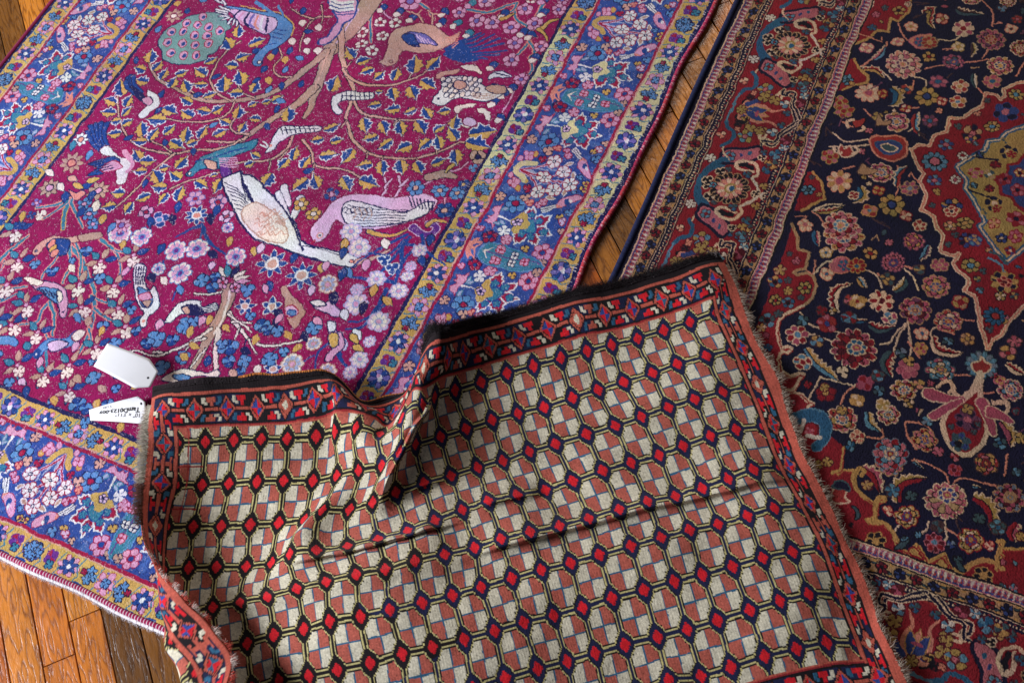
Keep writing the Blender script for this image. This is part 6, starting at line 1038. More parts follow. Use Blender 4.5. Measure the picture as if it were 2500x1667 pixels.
# ================================================================ RUG 3: the small folded rug that lies across the other two
WC, HR = 4.95, 7.6                      # one lattice cell (cm)
CU = np.concatenate([[-1.0, -.5], np.arange(0, 45)/2., [22.45, 22.95]])
CV = np.concatenate([[-.45, -.05, .4], np.arange(2, 22)/2.])
CTRL = np.array([int(v) for v in """-3213 6152 324 -3094 6129 347 -2976 6105 372 -2858 6078 387 -2740 6058 390 -2615 6032 368 -2492 6010 348 -2366 5990 336 -2242 5976 330 -2131 5945 312 -2020 5925 297 -1901 5914 284 -1783 5902 264 -1678 5882 231 -1592 5822 174 -1524 5725 102 -1445 5625 41 -1322 5586 33 -1180 5572 39 -1039 5559 52 -928 5630 137 -837 5709 248 -749 5776 371 -669 5813 485 -606 5801 565 -533 5800 547 -451 5840 477 -383 5893 394 -312 5944 313 -225 5980 245 -121 5999 199 -7 6007 178 108 6011 178 249 6009 184 388 6010 195 518 6012 204 644 6012 207 762 6008 201 876 6005 186 988 6006 169 1099 6011 153 1209 6017 142 1317 6024 140 1440 6022 142 1559 6023 146 1685 6033 152 1809 6046 147 1915 6052 124 2026 6054 83 -3236 5994 318 -3127 5986 359 -3005 5959 361 -2882 5930 342 -2751 5906 315 -2624 5894 297 -2504 5875 279 -2384 5848 265 -2266 5822 256 -2150 5801 247 -2035 5780 240 -1916 5766 243 -1796 5759 254 -1693 5743 265 -1606 5719 275 -1514 5632 214 -1438 5531 145 -1324 5467 104 -1189 5446 106 -1064 5467 152 -962 5529 228 -879 5592 319 -805 5626 415 -721 5641 487 -615 5651 504 -544 5682 451 -480 5729 376 -413 5777 299 -328 5816 233 -227 5840 188 -109 5851 163 15 5856 154 131 5860 154 270 5859 158 405 5860 167 529 5864 178 652 5865 180 768 5859 168 883 5855 152 997 5857 137 1113 5861 126 1233 5866 121 1355 5871 122 1474 5871 125 1593 5872 131 1713 5883 143 1832 5897 148 1937 5902 132 2047 5901 94 -3269 5828 339 -3154 5819 353 -3032 5794 332 -2911 5769 299 -2782 5752 265 -2653 5738 237 -2531 5719 217 -2410 5691 201 -2289 5664 192 -2175 5641 187 -2061 5617 184 -1940 5599 191 -1810 5587 204 -1670 5573 220 -1619 5548 291 -1499 5490 286 -1399 5424 253 -1292 5353 204 -1210 5289 173 -1097 5328 233 -991 5401 317 -907 5458 395 -859 5443 448 -791 5450 438 -678 5499 406 -585 5550 347 -523 5597 270 -444 5637 203 -342 5663 158 -229 5679 137 -105 5685 130 24 5687 128 147 5689 129 277 5689 130 406 5690 135 526 5694 142 646 5695 141 761 5690 129 877 5687 115 993 5690 104 1114 5693 98 1241 5697 97 1373 5699 99 1486 5701 103 1603 5703 111 1719 5712 124 1835 5725 131 1942 5729 121 2059 5724 95 -3291 5599 349 -3171 5582 310 -3058 5570 278 -2943 5555 242 -2826 5541 207 -2707 5527 179 -2586 5512 161 -2468 5484 150 -2349 5460 147 -2237 5430 136 -2126 5404 127 -1998 5378 116 -1874 5351 113 -1747 5339 134 -1699 5301 204 -1573 5276 254 -1493 5232 304 -1384 5180 302 -1294 5118 275 -1186 5119 301 -1082 5163 365 -961 5216 425 -865 5204 398 -816 5263 338 -774 5328 264 -686 5381 206 -592 5408 148 -476 5431 113 -357 5446 95 -237 5455 93 -118 5463 98 3 5462 98 123 5464 99 251 5463 95 377 5464 93 499 5466 89 617 5465 82 732 5466 78 845 5466 74 967 5466 71 1086 5469 70 1208 5474 72 1324 5476 74 1444 5477 77 1558 5477 79 1686 5486 91 1808 5494 95 1914 5497 87 2054 5487 75 -3315 5409 360 -3202 5398 307 -3092 5384 253 -2983 5373 203 -2872 5362 161 -2759 5348 132 -2643 5329 116 -2520 5304 108 -2397 5278 103 -2284 5251 94 -2168 5223 80 -2040 5193 62 -1922 5168 59 -1817 5141 74 -1726 5122 128 -1637 5090 198 -1540 5053 267 -1441 5016 325 -1314 4973 346 -1187 4969 379 -1096 4998 430 -1001 5033 420 -934 5070 340 -877 5127 252 -804 5182 177 -705 5218 126 -593 5237 93 -475 5250 76 -355 5260 69 -237 5266 67 -121 5268 66 -4 5269 66 115 5269 66 241 5271 65 368 5274 62 490 5276 58 610 5276 54 726 5277 54 844 5277 55 966 5278 59 1088 5281 63 1209 5286 69 1329 5289 75 1447 5291 81 1567 5293 85 1691 5297 84 1814 5301 79 1924 5302 72 2049 5300 63 -3345 5216 374 -3232 5220 314 -3127 5196 234 -3032 5192 170 -2928 5182 120 -2817 5170 92 -2703 5148 78 -2578 5124 74 -2454 5097 72 -2340 5071 65 -2228 5044 56 -2101 5013 42 -1978 4980 38 -1867 4962 51 -1759 4943 84 -1655 4918 143 -1546 4877 198 -1440 4840 261 -1327 4798 319 -1243 4804 403 -1148 4831 427 -1080 4884 358 -1028 4943 264 -928 4983 186 -811 5017 135 -698 5035 96 -579 5055 77 -464 5062 63 -347 5073 59 -234 5074 51 -119 5073 43 -5 5075 43 111 5070 40 241 5079 44 371 5083 44 492 5085 43 610 5085 42 728 5088 45 844 5089 50 978 5090 59 1112 5092 67 1223 5097 75 1332 5104 85 1462 5106 93 1592 5110 99 1710 5108 87 1828 5107 73 1936 5107 63 2058 5110 58 -3366 5023 393 -3277 5026 308 -3189 5021 224 -3095 5017 149 -2990 5009 94 -2877 4993 65 -2759 4970 55 -2634 4943 53 -2509 4915 51 -2394 4889 47 -2277 4862 42 -2152 4832 38 -2036 4806 45 -1934 4791 72 -1833 4780 110 -1722 4759 147 -1608 4719 173 -1500 4683 222 -1414 4662 304 -1322 4658 367 -1223 4691 347 -1148 4742 274 -1045 4784 204 -927 4814 152 -810 4829 109 -694 4844 79 -577 4858 60 -461 4868 49 -346 4875 44 -231 4881 43 -116 4884 43 1 4886 42 121 4887 42 252 4891 42 384 4895 43 509 4897 44 633 4899 47 752 4901 52 871 4903 59 995 4904 67 1118 4905 76 1239 4909 83 1359 4914 90 1478 4917 95 1598 4918 94 1719 4916 82 1840 4914 67 1951 4914 61 2077 4919 63 -3373 4823 406 -3312 4834 303 -3243 4840 205 -3156 4842 127 -3052 4835 77 -2936 4816 52 -2820 4792 47 -2692 4763 44 -2568 4734 44 -2448 4707 41 -2331 4680 39 -2214 4654 50 -2101 4631 79 -2014 4635 134 -1915 4626 166 -1803 4590 163 -1687 4559 167 -1582 4538 204 -1481 4525 253 -1373 4526 270 -1269 4558 250 -1154 4585 212 -1032 4615 181 -915 4630 145 -799 4637 106 -682 4653 82 -565 4662 60 -454 4674 48 -343 4676 41 -223 4688 44 -104 4698 50 10 4698 48 125 4702 49 265 4704 48 404 4709 49 532 4712 51 658 4714 56 776 4714 60 893 4716 68 1015 4716 76 1139 4717 86 1253 4720 92 1368 4723 95 1490 4727 98 1613 4727 93 1728 4724 77 1844 4721 59 1951 4719 52 2104 4731 71 -3346 4620 408 -3325 4643 297 -3282 4657 192 -3202 4661 111 -3096 4655 65 -2980 4636 47 -2862 4610 42 -2736 4578 41 -2609 4549 40 -2493 4524 39 -2386 4501 48 -2282 4484 90 -2189 4482 155 -2103 4490 211 -1989 4450 199 -1866 4408 173 -1746 4389 177 -1626 4381 197 -1503 4367 202 -1380 4370 198 -1264 4386 193 -1148 4410 189 -1022 4430 181 -899 4452 170 -782 4459 144 -668 4470 120 -553 4481 99 -437 4489 81 -320 4493 65 -203 4498 53 -86 4502 46 33 4506 44 155 4511 45 288 4517 48 422 4522 52 550 4525 54 675 4526 56 795 4525 59 912 4525 66 1028 4527 78 1144 4529 92 1262 4532 104 1381 4536 110 1497 4539 108 1612 4538 97 1731 4533 77 1851 4528 58 1962 4528 50 2088 4535 53 -3280 4419 394 -3316 4454 301 -3308 4470 196 -3240 4475 112 -3135 4477 73 -3023 4455 55 -2908 4432 54 -2782 4397 50 -2654 4365 47 -2541 4342 56 -2429 4320 76 -2333 4310 134 -2240 4301 195 -2130 4291 222 -2016 4259 215 -1886 4238 214 -1755 4215 215 -1623 4210 228 -1491 4201 229 -1364 4204 226 -1241 4207 216 -1120 4231 214 -1002 4242 201 -881 4261 192 -763 4274 178 -650 4289 165 -539 4306 152 -419 4309 126 -299 4312 101 -183 4310 73 -66 4307 51 55 4314 44 178 4320 44 311 4329 50 445 4337 56 570 4338 56 694 4339 55 816 4336 54 938 4333 58 1043 4335 70 1147 4341 89 1269 4342 106 1389 4349 120 1502 4349 117 1613 4352 105 1731 4342 80 1849 4334 56 1956 4330 41 2079 4343 41 -3217 4277 435 -3288 4275 340 -3315 4278 232 -3268 4281 135 -3171 4279 80 -3059 4267 65 -2945 4246 69 -2828 4214 79 -2702 4193 96 -2590 4173 117 -2474 4153 142 -2357 4135 182 -2237 4124 224 -2126 4109 251 -2001 4096 268 -1864 4088 288 -1730 4073 304 -1596 4073 323 -1467 4060 325 -1337 4072 330 -1209 4065 313 -1080 4081 297 -971 4073 259 -859 4077 228 -744 4088 210 -630 4103 196 -516 4116 180 -399 4122 157 -281 4124 129 -164 4124 102 -44 4124 79 78 4128 65 202 4133 59 333 4140 59 465 4145 60 589 4148 59 712 4148 55 829 4145 50 944 4140 49 1057 4141 57 1169 4144 73 1283 4147 91 1398 4150 105 1509 4154 110 1620 4155 102 1735 4148 80 1850 4140 55 1955 4141 42 2074 4159 42 -3123 4136 452 -3245 4105 393 -3302 4096 293 -3280 4091 183 -3193 4086 112 -3080 4078 93 -2961 4067 107 -2837 4045 129 -2716 4021 155 -2593 4004 176 -2474 3982 200 -2341 3969 232 -2208 3956 264 -2087 3942 288 -1960 3928 307 -1836 3919 336 -1705 3902 353 -1582 3891 366 -1457 3877 366 -1334 3883 367 -1213 3881 352 -1090 3890 331 -973 3889 298 -851 3894 268 -729 3901 242 -618 3916 225 -506 3927 207 -388 3934 186 -269 3936 160 -148 3940 139 -26 3941 118 96 3945 102 221 3947 89 352 3953 83 484 3954 78 606 3960 77 728 3958 71 844 3955 63 960 3945 54 1072 3949 59 1185 3946 66 1298 3952 82 1410 3949 94 1521 3960 108 1632 3962 107 1746 3956 86 1857 3945 56 1958 3940 39 2070 3985 54 -3036 3984 465 -3153 3948 423 -3251 3924 356 -3280 3911 252 -3207 3900 165 -3089 3892 131 -2959 3883 135 -2821 3875 158 -2690 3849 181 -2564 3837 207 -2446 3816 235 -2312 3804 265 -2191 3782 297 -2078 3773 329 -1963 3762 357 -1837 3753 384 -1713 3727 394 -1588 3711 398 -1463 3701 398 -1338 3699 392 -1215 3700 379 -1094 3704 358 -973 3709 333 -855 3714 306 -736 3721 281 -617 3731 259 -498 3741 239 -379 3749 220 -258 3755 201 -138 3759 182 -18 3763 164 103 3766 149 225 3770 137 356 3773 128 486 3776 122 611 3777 117 733 3777 113 849 3774 106 965 3770 100 1081 3766 96 1197 3765 98 1314 3765 107 1430 3768 119 1542 3772 127 1652 3772 123 1765 3764 102 1878 3758 74 1982 3763 55 2099 3787 45 -2926 3834 458 -3057 3789 439 -3194 3752 409 -3280 3740 333 -3213 3722 227 -3096 3709 167 -2965 3698 147 -2828 3683 152 -2693 3663 172 -2573 3653 203 -2456 3638 238 -2325 3619 268 -2197 3597 297 -2085 3590 332 -1971 3584 363 -1847 3564 383 -1721 3541 394 -1596 3529 404 -1472 3520 408 -1343 3517 403 -1216 3515 391 -1095 3519 377 -976 3525 358 -860 3531 334 -747 3539 309 -620 3547 286 -494 3556 266 -373 3564 248 -252 3574 232 -133 3575 213 -13 3581 198 105 3584 184 225 3591 175 356 3592 166 487 3596 162 612 3595 156 736 3597 154 853 3594 150 971 3595 149 1087 3586 140 1205 3584 137 1326 3582 139 1448 3585 147 1560 3585 149 1673 3585 145 1785 3574 121 1898 3569 92 1999 3576 65 2119 3595 42 -2833 3656 451 -2962 3623 445 -3091 3595 428 -3192 3571 369 -3184 3544 263 -3092 3525 184 -2970 3511 146 -2835 3497 139 -2702 3483 155 -2583 3472 186 -2465 3460 222 -2338 3440 254 -2211 3420 283 -2096 3407 311 -1982 3395 335 -1855 3379 355 -1727 3362 371 -1597 3350 384 -1468 3344 394 -1341 3338 397 -1215 3334 392 -1091 3335 381 -969 3339 364 -849 3345 343 -730 3352 320 -611 3361 298 -491 3369 277 -370 3375 256 -251 3380 236 -133 3385 218 -16 3390 204 104 3396 193 225 3402 184 355 3404 176 485 3405 170 609 3407 167 731 3407 166 848 3406 164 964 3403 161 1083 3398 158 1204 3396 156 1327 3395 156 1449 3395 156 1565 3394 154 1681 3389 146 1799 3381 128 1916 3376 104 2019 3385 78 2131 3410 46 -2743 3469 459 -2877 3446 448 -3015 3423 436 -3147 3404 403 -3154 3364 290 -3080 3340 193 -2967 3324 138 -2836 3311 120 -2704 3299 130 -2587 3292 158 -2473 3289 197 -2345 3262 223 -2217 3242 248 -2103 3226 272 -1989 3213 294 -1858 3198 311 -1724 3184 326 -1593 3174 343 -1461 3172 358 -1339 3158 366 -1216 3154 369 -1089 3151 362 -963 3154 350 -842 3158 333 -721 3164 314 -604 3174 295 -486 3182 275 -368 3186 251 -250 3186 227 -134 3194 210 -18 3198 194 102 3208 185 223 3214 177 353 3215 167 484 3214 160 607 3217 158 729 3218 159 842 3215 158 953 3211 157 1078 3209 159 1201 3206 160 1324 3207 161 1446 3205 158 1567 3205 153 1688 3197 143 1809 3188 127 1931 3179 105 2038 3183 81 2125 3231 50 -2758 3273 522 -2877 3261 489 -2996 3243 453 -3093 3215 391 -3117 3180 287 -3060 3154 189 -2956 3137 126 -2829 3125 98 -2699 3115 99 -2581 3107 119 -2467 3097 147 -2343 3079 175 -2219 3061 201 -2105 3045 223 -1990 3032 242 -1863 3018 261 -1733 3005 277 -1602 2995 293 -1473 2987 307 -1347 2978 318 -1221 2971 324 -1094 2969 323 -969 2970 317 -846 2974 307 -723 2981 294 -603 2988 279 -484 2995 262 -366 3000 242 -248 3003 221 -132 3009 203 -17 3015 187 101 3021 173 221 3026 161 350 3028 150 479 3028 142 602 3028 140 723 3027 142 840 3025 146 958 3023 151 1080 3022 157 1203 3021 163 1327 3022 166 1451 3021 164 1571 3020 158 1690 3013 144 1812 2999 120 1931 2985 92 2037 2986 66 2149 3013 42 -2826 3093 601 -2916 3079 534 -3005 3057 468 -3073 3026 386 -3087 2992 283 -3035 2966 187 -2939 2949 118 -2818 2937 81 -2691 2927 71 -2575 2919 81 -2461 2909 102 -2339 2894 127 -2217 2878 152 -2105 2863 173 -1992 2850 191 -1867 2837 209 -1739 2825 225 -1610 2815 240 -1482 2805 253 -1355 2797 262 -1228 2792 269 -1102 2788 271 -976 2789 270 -853 2792 265 -731 2800 259 -607 2805 248 -483 2812 237 -365 2815 221 -246 2820 206 -133 2823 189 -18 2831 174 98 2835 159 216 2840 146 346 2843 134 477 2839 124 599 2841 123 717 2837 125 837 2837 132 957 2836 140 1082 2836 151 1208 2836 160 1331 2836 166 1454 2837 167 1574 2835 161 1694 2834 147 1812 2810 112 1929 2788 74 2037 2775 46 2155 2808 39 -2952 2938 667 -2988 2904 573 -3032 2871 483 -3066 2837 390 -3064 2803 288 -3012 2777 194 -2924 2759 122 -2809 2747 75 -2686 2737 55 -2572 2729 56 -2458 2719 69 -2337 2707 88 -2217 2693 109 -2106 2680 128 -1994 2667 144 -1870 2655 160 -1743 2643 175 -1616 2633 187 -1488 2625 198 -1361 2617 206 -1234 2612 211 -1108 2609 215 -982 2609 215 -858 2611 214 -735 2616 211 -614 2620 205 -494 2625 197 -374 2628 187 -255 2632 175 -139 2636 162 -23 2642 151 95 2647 141 214 2654 134 342 2661 130 472 2665 125 597 2659 119 718 2651 116 837 2650 119 956 2650 128 1080 2652 139 1206 2653 150 1332 2651 156 1456 2649 157 1576 2646 150 1692 2639 132 1808 2618 99 1923 2596 64 2029 2592 45 2146 2623 47 -3111 2799 688 -3091 2741 598 -3079 2691 505 -3071 2650 407 -3049 2615 307 -2996 2589 214 -2914 2570 138 -2806 2556 83 -2687 2546 53 -2574 2537 45 -2461 2528 50 -2340 2517 62 -2219 2505 78 -2109 2493 92 -1997 2482 106 -1874 2470 118 -1748 2460 130 -1620 2450 139 -1493 2442 146 -1366 2436 152 -1240 2431 157 -1113 2428 159 -988 2428 161 -864 2429 161 -741 2432 160 -621 2436 157 -501 2439 152 -381 2442 145 -262 2446 138 -144 2450 130 -26 2454 123 93 2460 120 213 2467 120 341 2479 124 469 2497 129 593 2477 116 715 2462 105 832 2462 105 947 2465 111 1077 2468 122 1207 2472 133 1331 2466 136 1456 2461 136 1575 2457 131 1694 2451 118 1807 2428 88 1922 2401 57 2027 2385 46 2122 2463 86 -3262 2656 675 -3205 2584 601 -3153 2520 521 -3105 2469 430 -3057 2430 334 -2996 2402 243 -2914 2381 164 -2809 2366 102 -2693 2355 63 -2582 2346 46 -2469 2337 44 -2348 2327 49 -2226 2315 58 -2115 2305 68 -2003 2294 77 -1879 2284 85 -1753 2274 92 -1626 2265 98 -1498 2258 103 -1371 2252 106 -1244 2248 109 -1118 2246 111 -993 2245 112 -869 2246 113 -746 2248 113 -626 2251 111 -506 2254 109 -386 2256 105 -265 2259 101 -147 2263 98 -28 2267 96 92 2272 97 213 2280 100 342 2289 104 470 2295 105 593 2288 100 716 2279 93 835 2276 91 954 2278 93 1076 2280 99 1200 2281 104 1324 2278 107 1447 2273 108 1565 2266 104 1680 2255 95 1798 2237 81 1918 2220 70 2027 2221 73 2143 2250 90 -3394 2507 636 -3318 2429 581 -3242 2356 520 -3167 2295 446 -3093 2249 363 -3015 2217 278 -2926 2194 200 -2821 2177 133 -2706 2165 84 -2595 2156 58 -2481 2147 47 -2359 2136 45 -2237 2126 48 -2125 2116 53 -2012 2106 57 -1888 2096 61 -1761 2086 65 -1632 2078 68 -1504 2072 70 -1377 2066 71 -1249 2062 72 -1123 2060 73 -997 2060 74 -873 2060 74 -749 2062 75 -629 2064 74 -508 2067 73 -387 2069 73 -266 2072 72 -147 2075 72 -28 2079 73 92 2085 75 214 2091 78 342 2098 81 471 2101 82 595 2098 81 717 2092 78 836 2089 76 954 2090 76 1074 2091 77 1195 2092 78 1318 2089 80 1439 2084 80 1556 2075 80 1671 2063 78 1792 2048 77 1916 2037 78 2027 2038 82 2151 2050 88 -3514 2359 590 -3428 2275 552 -3338 2194 509 -3243 2125 455 -3144 2072 389 -3046 2035 314 -2945 2010 239 -2835 1991 168 -2720 1977 110 -2610 1966 74 -2496 1957 54 -2373 1946 45 -2249 1936 42 -2136 1927 42 -2023 1917 42 -1897 1907 42 -1769 1898 42 -1640 1890 42 -1511 1884 42 -1382 1879 42 -1254 1875 42 -1127 1873 42 -1000 1873 42 -875 1874 42 -751 1875 42 -630 1877 42 -509 1879 43 -387 1881 44 -266 1883 46 -146 1886 49 -26 1890 52 94 1896 55 215 1902 58 344 1908 60 472 1910 62 595 1908 62 717 1904 62 835 1901 61 953 1901 59 1072 1902 57 1191 1903 55 1312 1901 55 1433 1895 56 1548 1885 59 1665 1873 65 1787 1859 72 1912 1850 79 2025 1851 83 2150 1856 87""".split()], float).reshape(len(CV), len(CU), 3)/50.   # how the cloth lies: points 1/50 cm
def nat_spline(x, Y, xq):
    n = len(x); h = np.diff(x); A = np.eye(n); B = np.zeros((n,)+Y.shape[1:])
    for i in range(1, n-1):
        A[i, i-1] = h[i-1]; A[i, i] = 2*(h[i-1]+h[i]); A[i, i+1] = h[i]
        B[i] = 6*((Y[i+1]-Y[i])/h[i]-(Y[i]-Y[i-1])/h[i-1])
    Mx = np.linalg.solve(A, B.reshape(n, -1)).reshape(B.shape)
    k = np.clip(np.searchsorted(x, xq)-1, 0, n-2); t = xq-x[k]; H = h[k]
    sh = (-1,)+(1,)*(Y.ndim-1); t = t.reshape(sh); H = H.reshape(sh)
    return (Mx[k]*(H-t)**3+Mx[k+1]*t**3)/(6*H)+(Y[k]/H-Mx[k]*H/6)*(H-t)+(Y[k+1]/H-Mx[k+1]*H/6)*t
def cloth(uq, vq):
    return nat_spline(CV, nat_spline(CU, CTRL.transpose(1, 0, 2), uq).transpose(1, 0, 2), vq)
PAL3 = dict(cr=(200, 192, 170), sal=(170, 86, 72), nv=(24, 28, 62), bk=(20, 13, 18), ye=(188, 176, 118), rd=(200, 24, 36), tq=(44, 92, 122), bw=(40, 18, 16), bl=(46, 70, 140), wo=(26, 17, 20), te=(178, 84, 68), or_=(206, 128, 66), rb=(150, 40, 44))
def band_motif(x, y, hf, seedrow):
    """border: a chain of stepped diamonds with T shapes and hooks between. x in repeats, y in -1..1 (1 = outer side)"""
    k = np.floor(x+.5).astype(int); xx = x-k; ax = np.abs(xx); ay = np.abs(y)
    out = np.full(x.shape, 'bk', dtype='<U3')
    out[(k+hf) % 2 == 0] = 'nv'
    m = ax/.27+ay/.93
    xi = xx % 1.0                                   # 0..1 between diamonds
    flip = y > 0
    tt = (np.abs(xi-.5) < .15) & (ay > .60) & (ay < .86) | (np.abs(xi-.5) < .05) & (ay > .28) & (ay <= .62)
    kk = np.floor(x).astype(int)
    out[tt & (kk % 5 != 1)] = 'rd'; out[tt & (kk % 5 == 1)] = 'te'
    s_ = np.where(flip, xi, 1-xi)
    h1 = ((s_ > .19) & (s_ < .30) & (ay > .50) & (ay < .9)) | ((s_ > .25) & (s_ < .38) & (ay > .34) & (ay < .58))
    out[h1] = 'cr'
    s2 = 1-s_
    h2 = ((s2 > .19) & (s2 < .29) & (ay > .50) & (ay < .9)) | ((s2 > .24) & (s2 < .36) & (ay > .34) & (ay < .56))
    out[h2 & ((kk+flip) % 3 != 0)] = 'tq'
    out[(ay < .13) & (ax > .2)] = 'te'; out[(ay > .13) & (ay < .2) & (ax > .24)] = 'bk'
    out[(m < 1.14) & (m > 1.0)] = 'bk'
    out[m < 1.0] = 'te'; out[m < .76] = 'bw'
    ins = m < .70; q = (xx > 0) ^ (y > 0)
    odd = (k+hf) % 6 == 4
    out[ins & q & ~odd] = 'bl'; out[ins & ~q & ~odd] = 'rd'
    out[ins & (k % 3 == 1) & q & ~odd] = 'tq'
    out[ins & odd] = 'cr'; out[ins & odd & (m > .42)] = 'te'
    return out
def weave(U, V):
    """yarn at a place of the folded rug (U, V in cells)"""
    ku = 25.; kv = 27.
    Uq = (np.floor(U*ku)+.5)/ku; Vq = (np.floor(V*kv)+.5)/kv
    r = np.random.default_rng(12)
    out = np.full(U.shape, 'sal', dtype='<U3')
    du = Uq-np.rint(Uq); dv = Vq-np.rint(Vq); au, av = np.abs(du), np.abs(dv)
    fu = Uq-np.floor(Uq); fv = Vq-np.floor(Vq)
    q = (fu < .5) ^ (fv > .5); out[q] = 'cr'
    cross = (np.abs(fu-.5) < .021) | (np.abs(fv-.5) < .019); out[cross] = 'tq'
    d = au/.30+av/.33
    dot = (np.floor(Vq*kv) % 2 == 0)
    dk = 'nv'
    # outlines round the diamonds: alternate yellow and black knots
    out[(d < 1.36) & (d > 1.26) & dot] = 'bk'
    out[(d < 1.28) & dot] = 'ye'; out[(d < 1.28) & ~dot] = 'bk'; out[(d < 1.25) & (d > 1.13)] = 'ye'; out[(d < 1.13)] = 'bk'
    for a_, b_ in ((av, au), (au, av)):
        s_ = 1.0 if b_ is au else .93
        lim = .30 if a_ is av else .33
        far_ = b_ > lim*.93
        out[(a_ < .108*s_) & far_] = 'bk'; out[(a_ < .09*s_) & far_] = 'ye'; out[(a_ < .043*s_) & far_] = 'nv'
    out[d < 1.0] = 'nv'; 
    dr = au/.165+av/.175; out[dr < 1.0] = 'rd'
    # near the left the dark wool is black, and one cell has extra red lines
    lf = (U < 8.5+1.5*np.sin(V*3)) & (out == 'nv'); out[lf] = 'bk'
    ex = (U > 0) & (U < 1) & (V < 2.9) & ((np.abs(fu-.43) < .02) | (np.abs(fv-.57) < .018)) & (d > 1.36); out[ex] = 'rb'
    # frame lines and border bands
    def put(m, k): out[m] = k
    inL = Uq; inR = 22.0-Uq; inT = Vq-.62; inB = 9.42-Vq
    # distance outside the field in cm
    dl = -inL*WC; dr_ = -inR*WC; dt = -inT*HR; db = -inB*HR
    D = np.maximum(np.maximum(dl, dr_), np.maximum(dt, db))
    fld = (D > -.42); put(fld, 'bk')
    put((D > -.25) & (D < .32), 'te'); put((D > .0) & (D < .07), 'rb'); put((D >= .32) & (D < .5), 'bk')
    side = (np.maximum(dl, dr_) >= np.maximum(dt, db))
    top = ~side
    vert = D >= .5
    # top and bottom bands
    yt = np.where(dt > db, (dt-.5)/5.0*2-1, (db-.5)/5.0*2-1)
    xt = (Uq+.45)/1.08
    bt_ = band_motif(xt, yt, 0, 0)
    m = vert & top & (np.maximum(dt, db) < 5.5); out[m] = bt_[m]
    wl = 3.55
    ys = np.where(dl > dr_, (dl-.5)/wl*2-1, (dr_-.5)/2.35*2-1)
    bs_ = band_motif(Vq, ys, 1, 1)
    m = vert & side & (np.where(dl > dr_, dl < .5+wl, dr_ < 2.85)); out[m] = bs_[m]
    put(top & (D >= 5.5) & (D < 5.7), 'bk'); put(top & (D >= 5.7) & (D < 6.45), 'te'); put(top & (D >= 6.45), 'wo')
    edge_l = (Uq < -.80) & (Vq > -.22); put(edge_l, 'te'); put((Uq > -.82) & (Uq < -.79) & (Vq > -.2), 'bk')
    edge_r = (Uq > 22.62) & (Vq > -.22); put(edge_r, 'te'); put((Uq > 22.60) & (Uq < 22.64) & (Vq > -.2), 'bk')
    return out
CREASES = [   # height cm, reach on the swelling side, reach on the steep side, line in cells (swelling side on the upper side when drawn left to right)
    (2.0, 4.2, .55, [(4.6, 4.25), (5.5, 4.22), (6.5, 4.2), (7.5, 4.2), (8.6, 4.2), (9.8, 4.22), (11.2, 4.3)]),
    (1.7, 4.0, .6, [(10.2, 5.2), (11.5, 5.17), (13, 5.16), (14.5, 5.15), (16, 5.15), (17.5, 5.16), (19, 5.22), (21, 5.3), (22.6, 5.35)]),
    (.9, 2.0, .6, [(11.6, 4.08), (12.4, 4.06), (13.2, 4.06), (14, 4.1)]),
    (.8, 1.8, .6, [(9.3, 3.1), (10, 3.07), (10.8, 3.1)]),
    (1.1, 1.0, 2.6, [(1.8, 5.15), (3, 4.98), (4, 4.97), (5, 5.0), (6, 5.0), (7, 5.02), (8, 5.04), (9.2, 5.1), (10.5, 5.2)]),
    (1.4, 3.4, .5, [(5.0, 4.0), (5.0, 3.5), (5.25, 3.15), (5.9, 2.8), (6.4, 2.4), (6.8, 1.8)][::-1]),
    (1.5, 3.4, .5, [(10.6, .75), (10.3, 1.1), (9.7, 1.5), (9.25, 2.0), (8.7, 2.5), (8.3, 3.0), (7.4, 3.2)]),
]
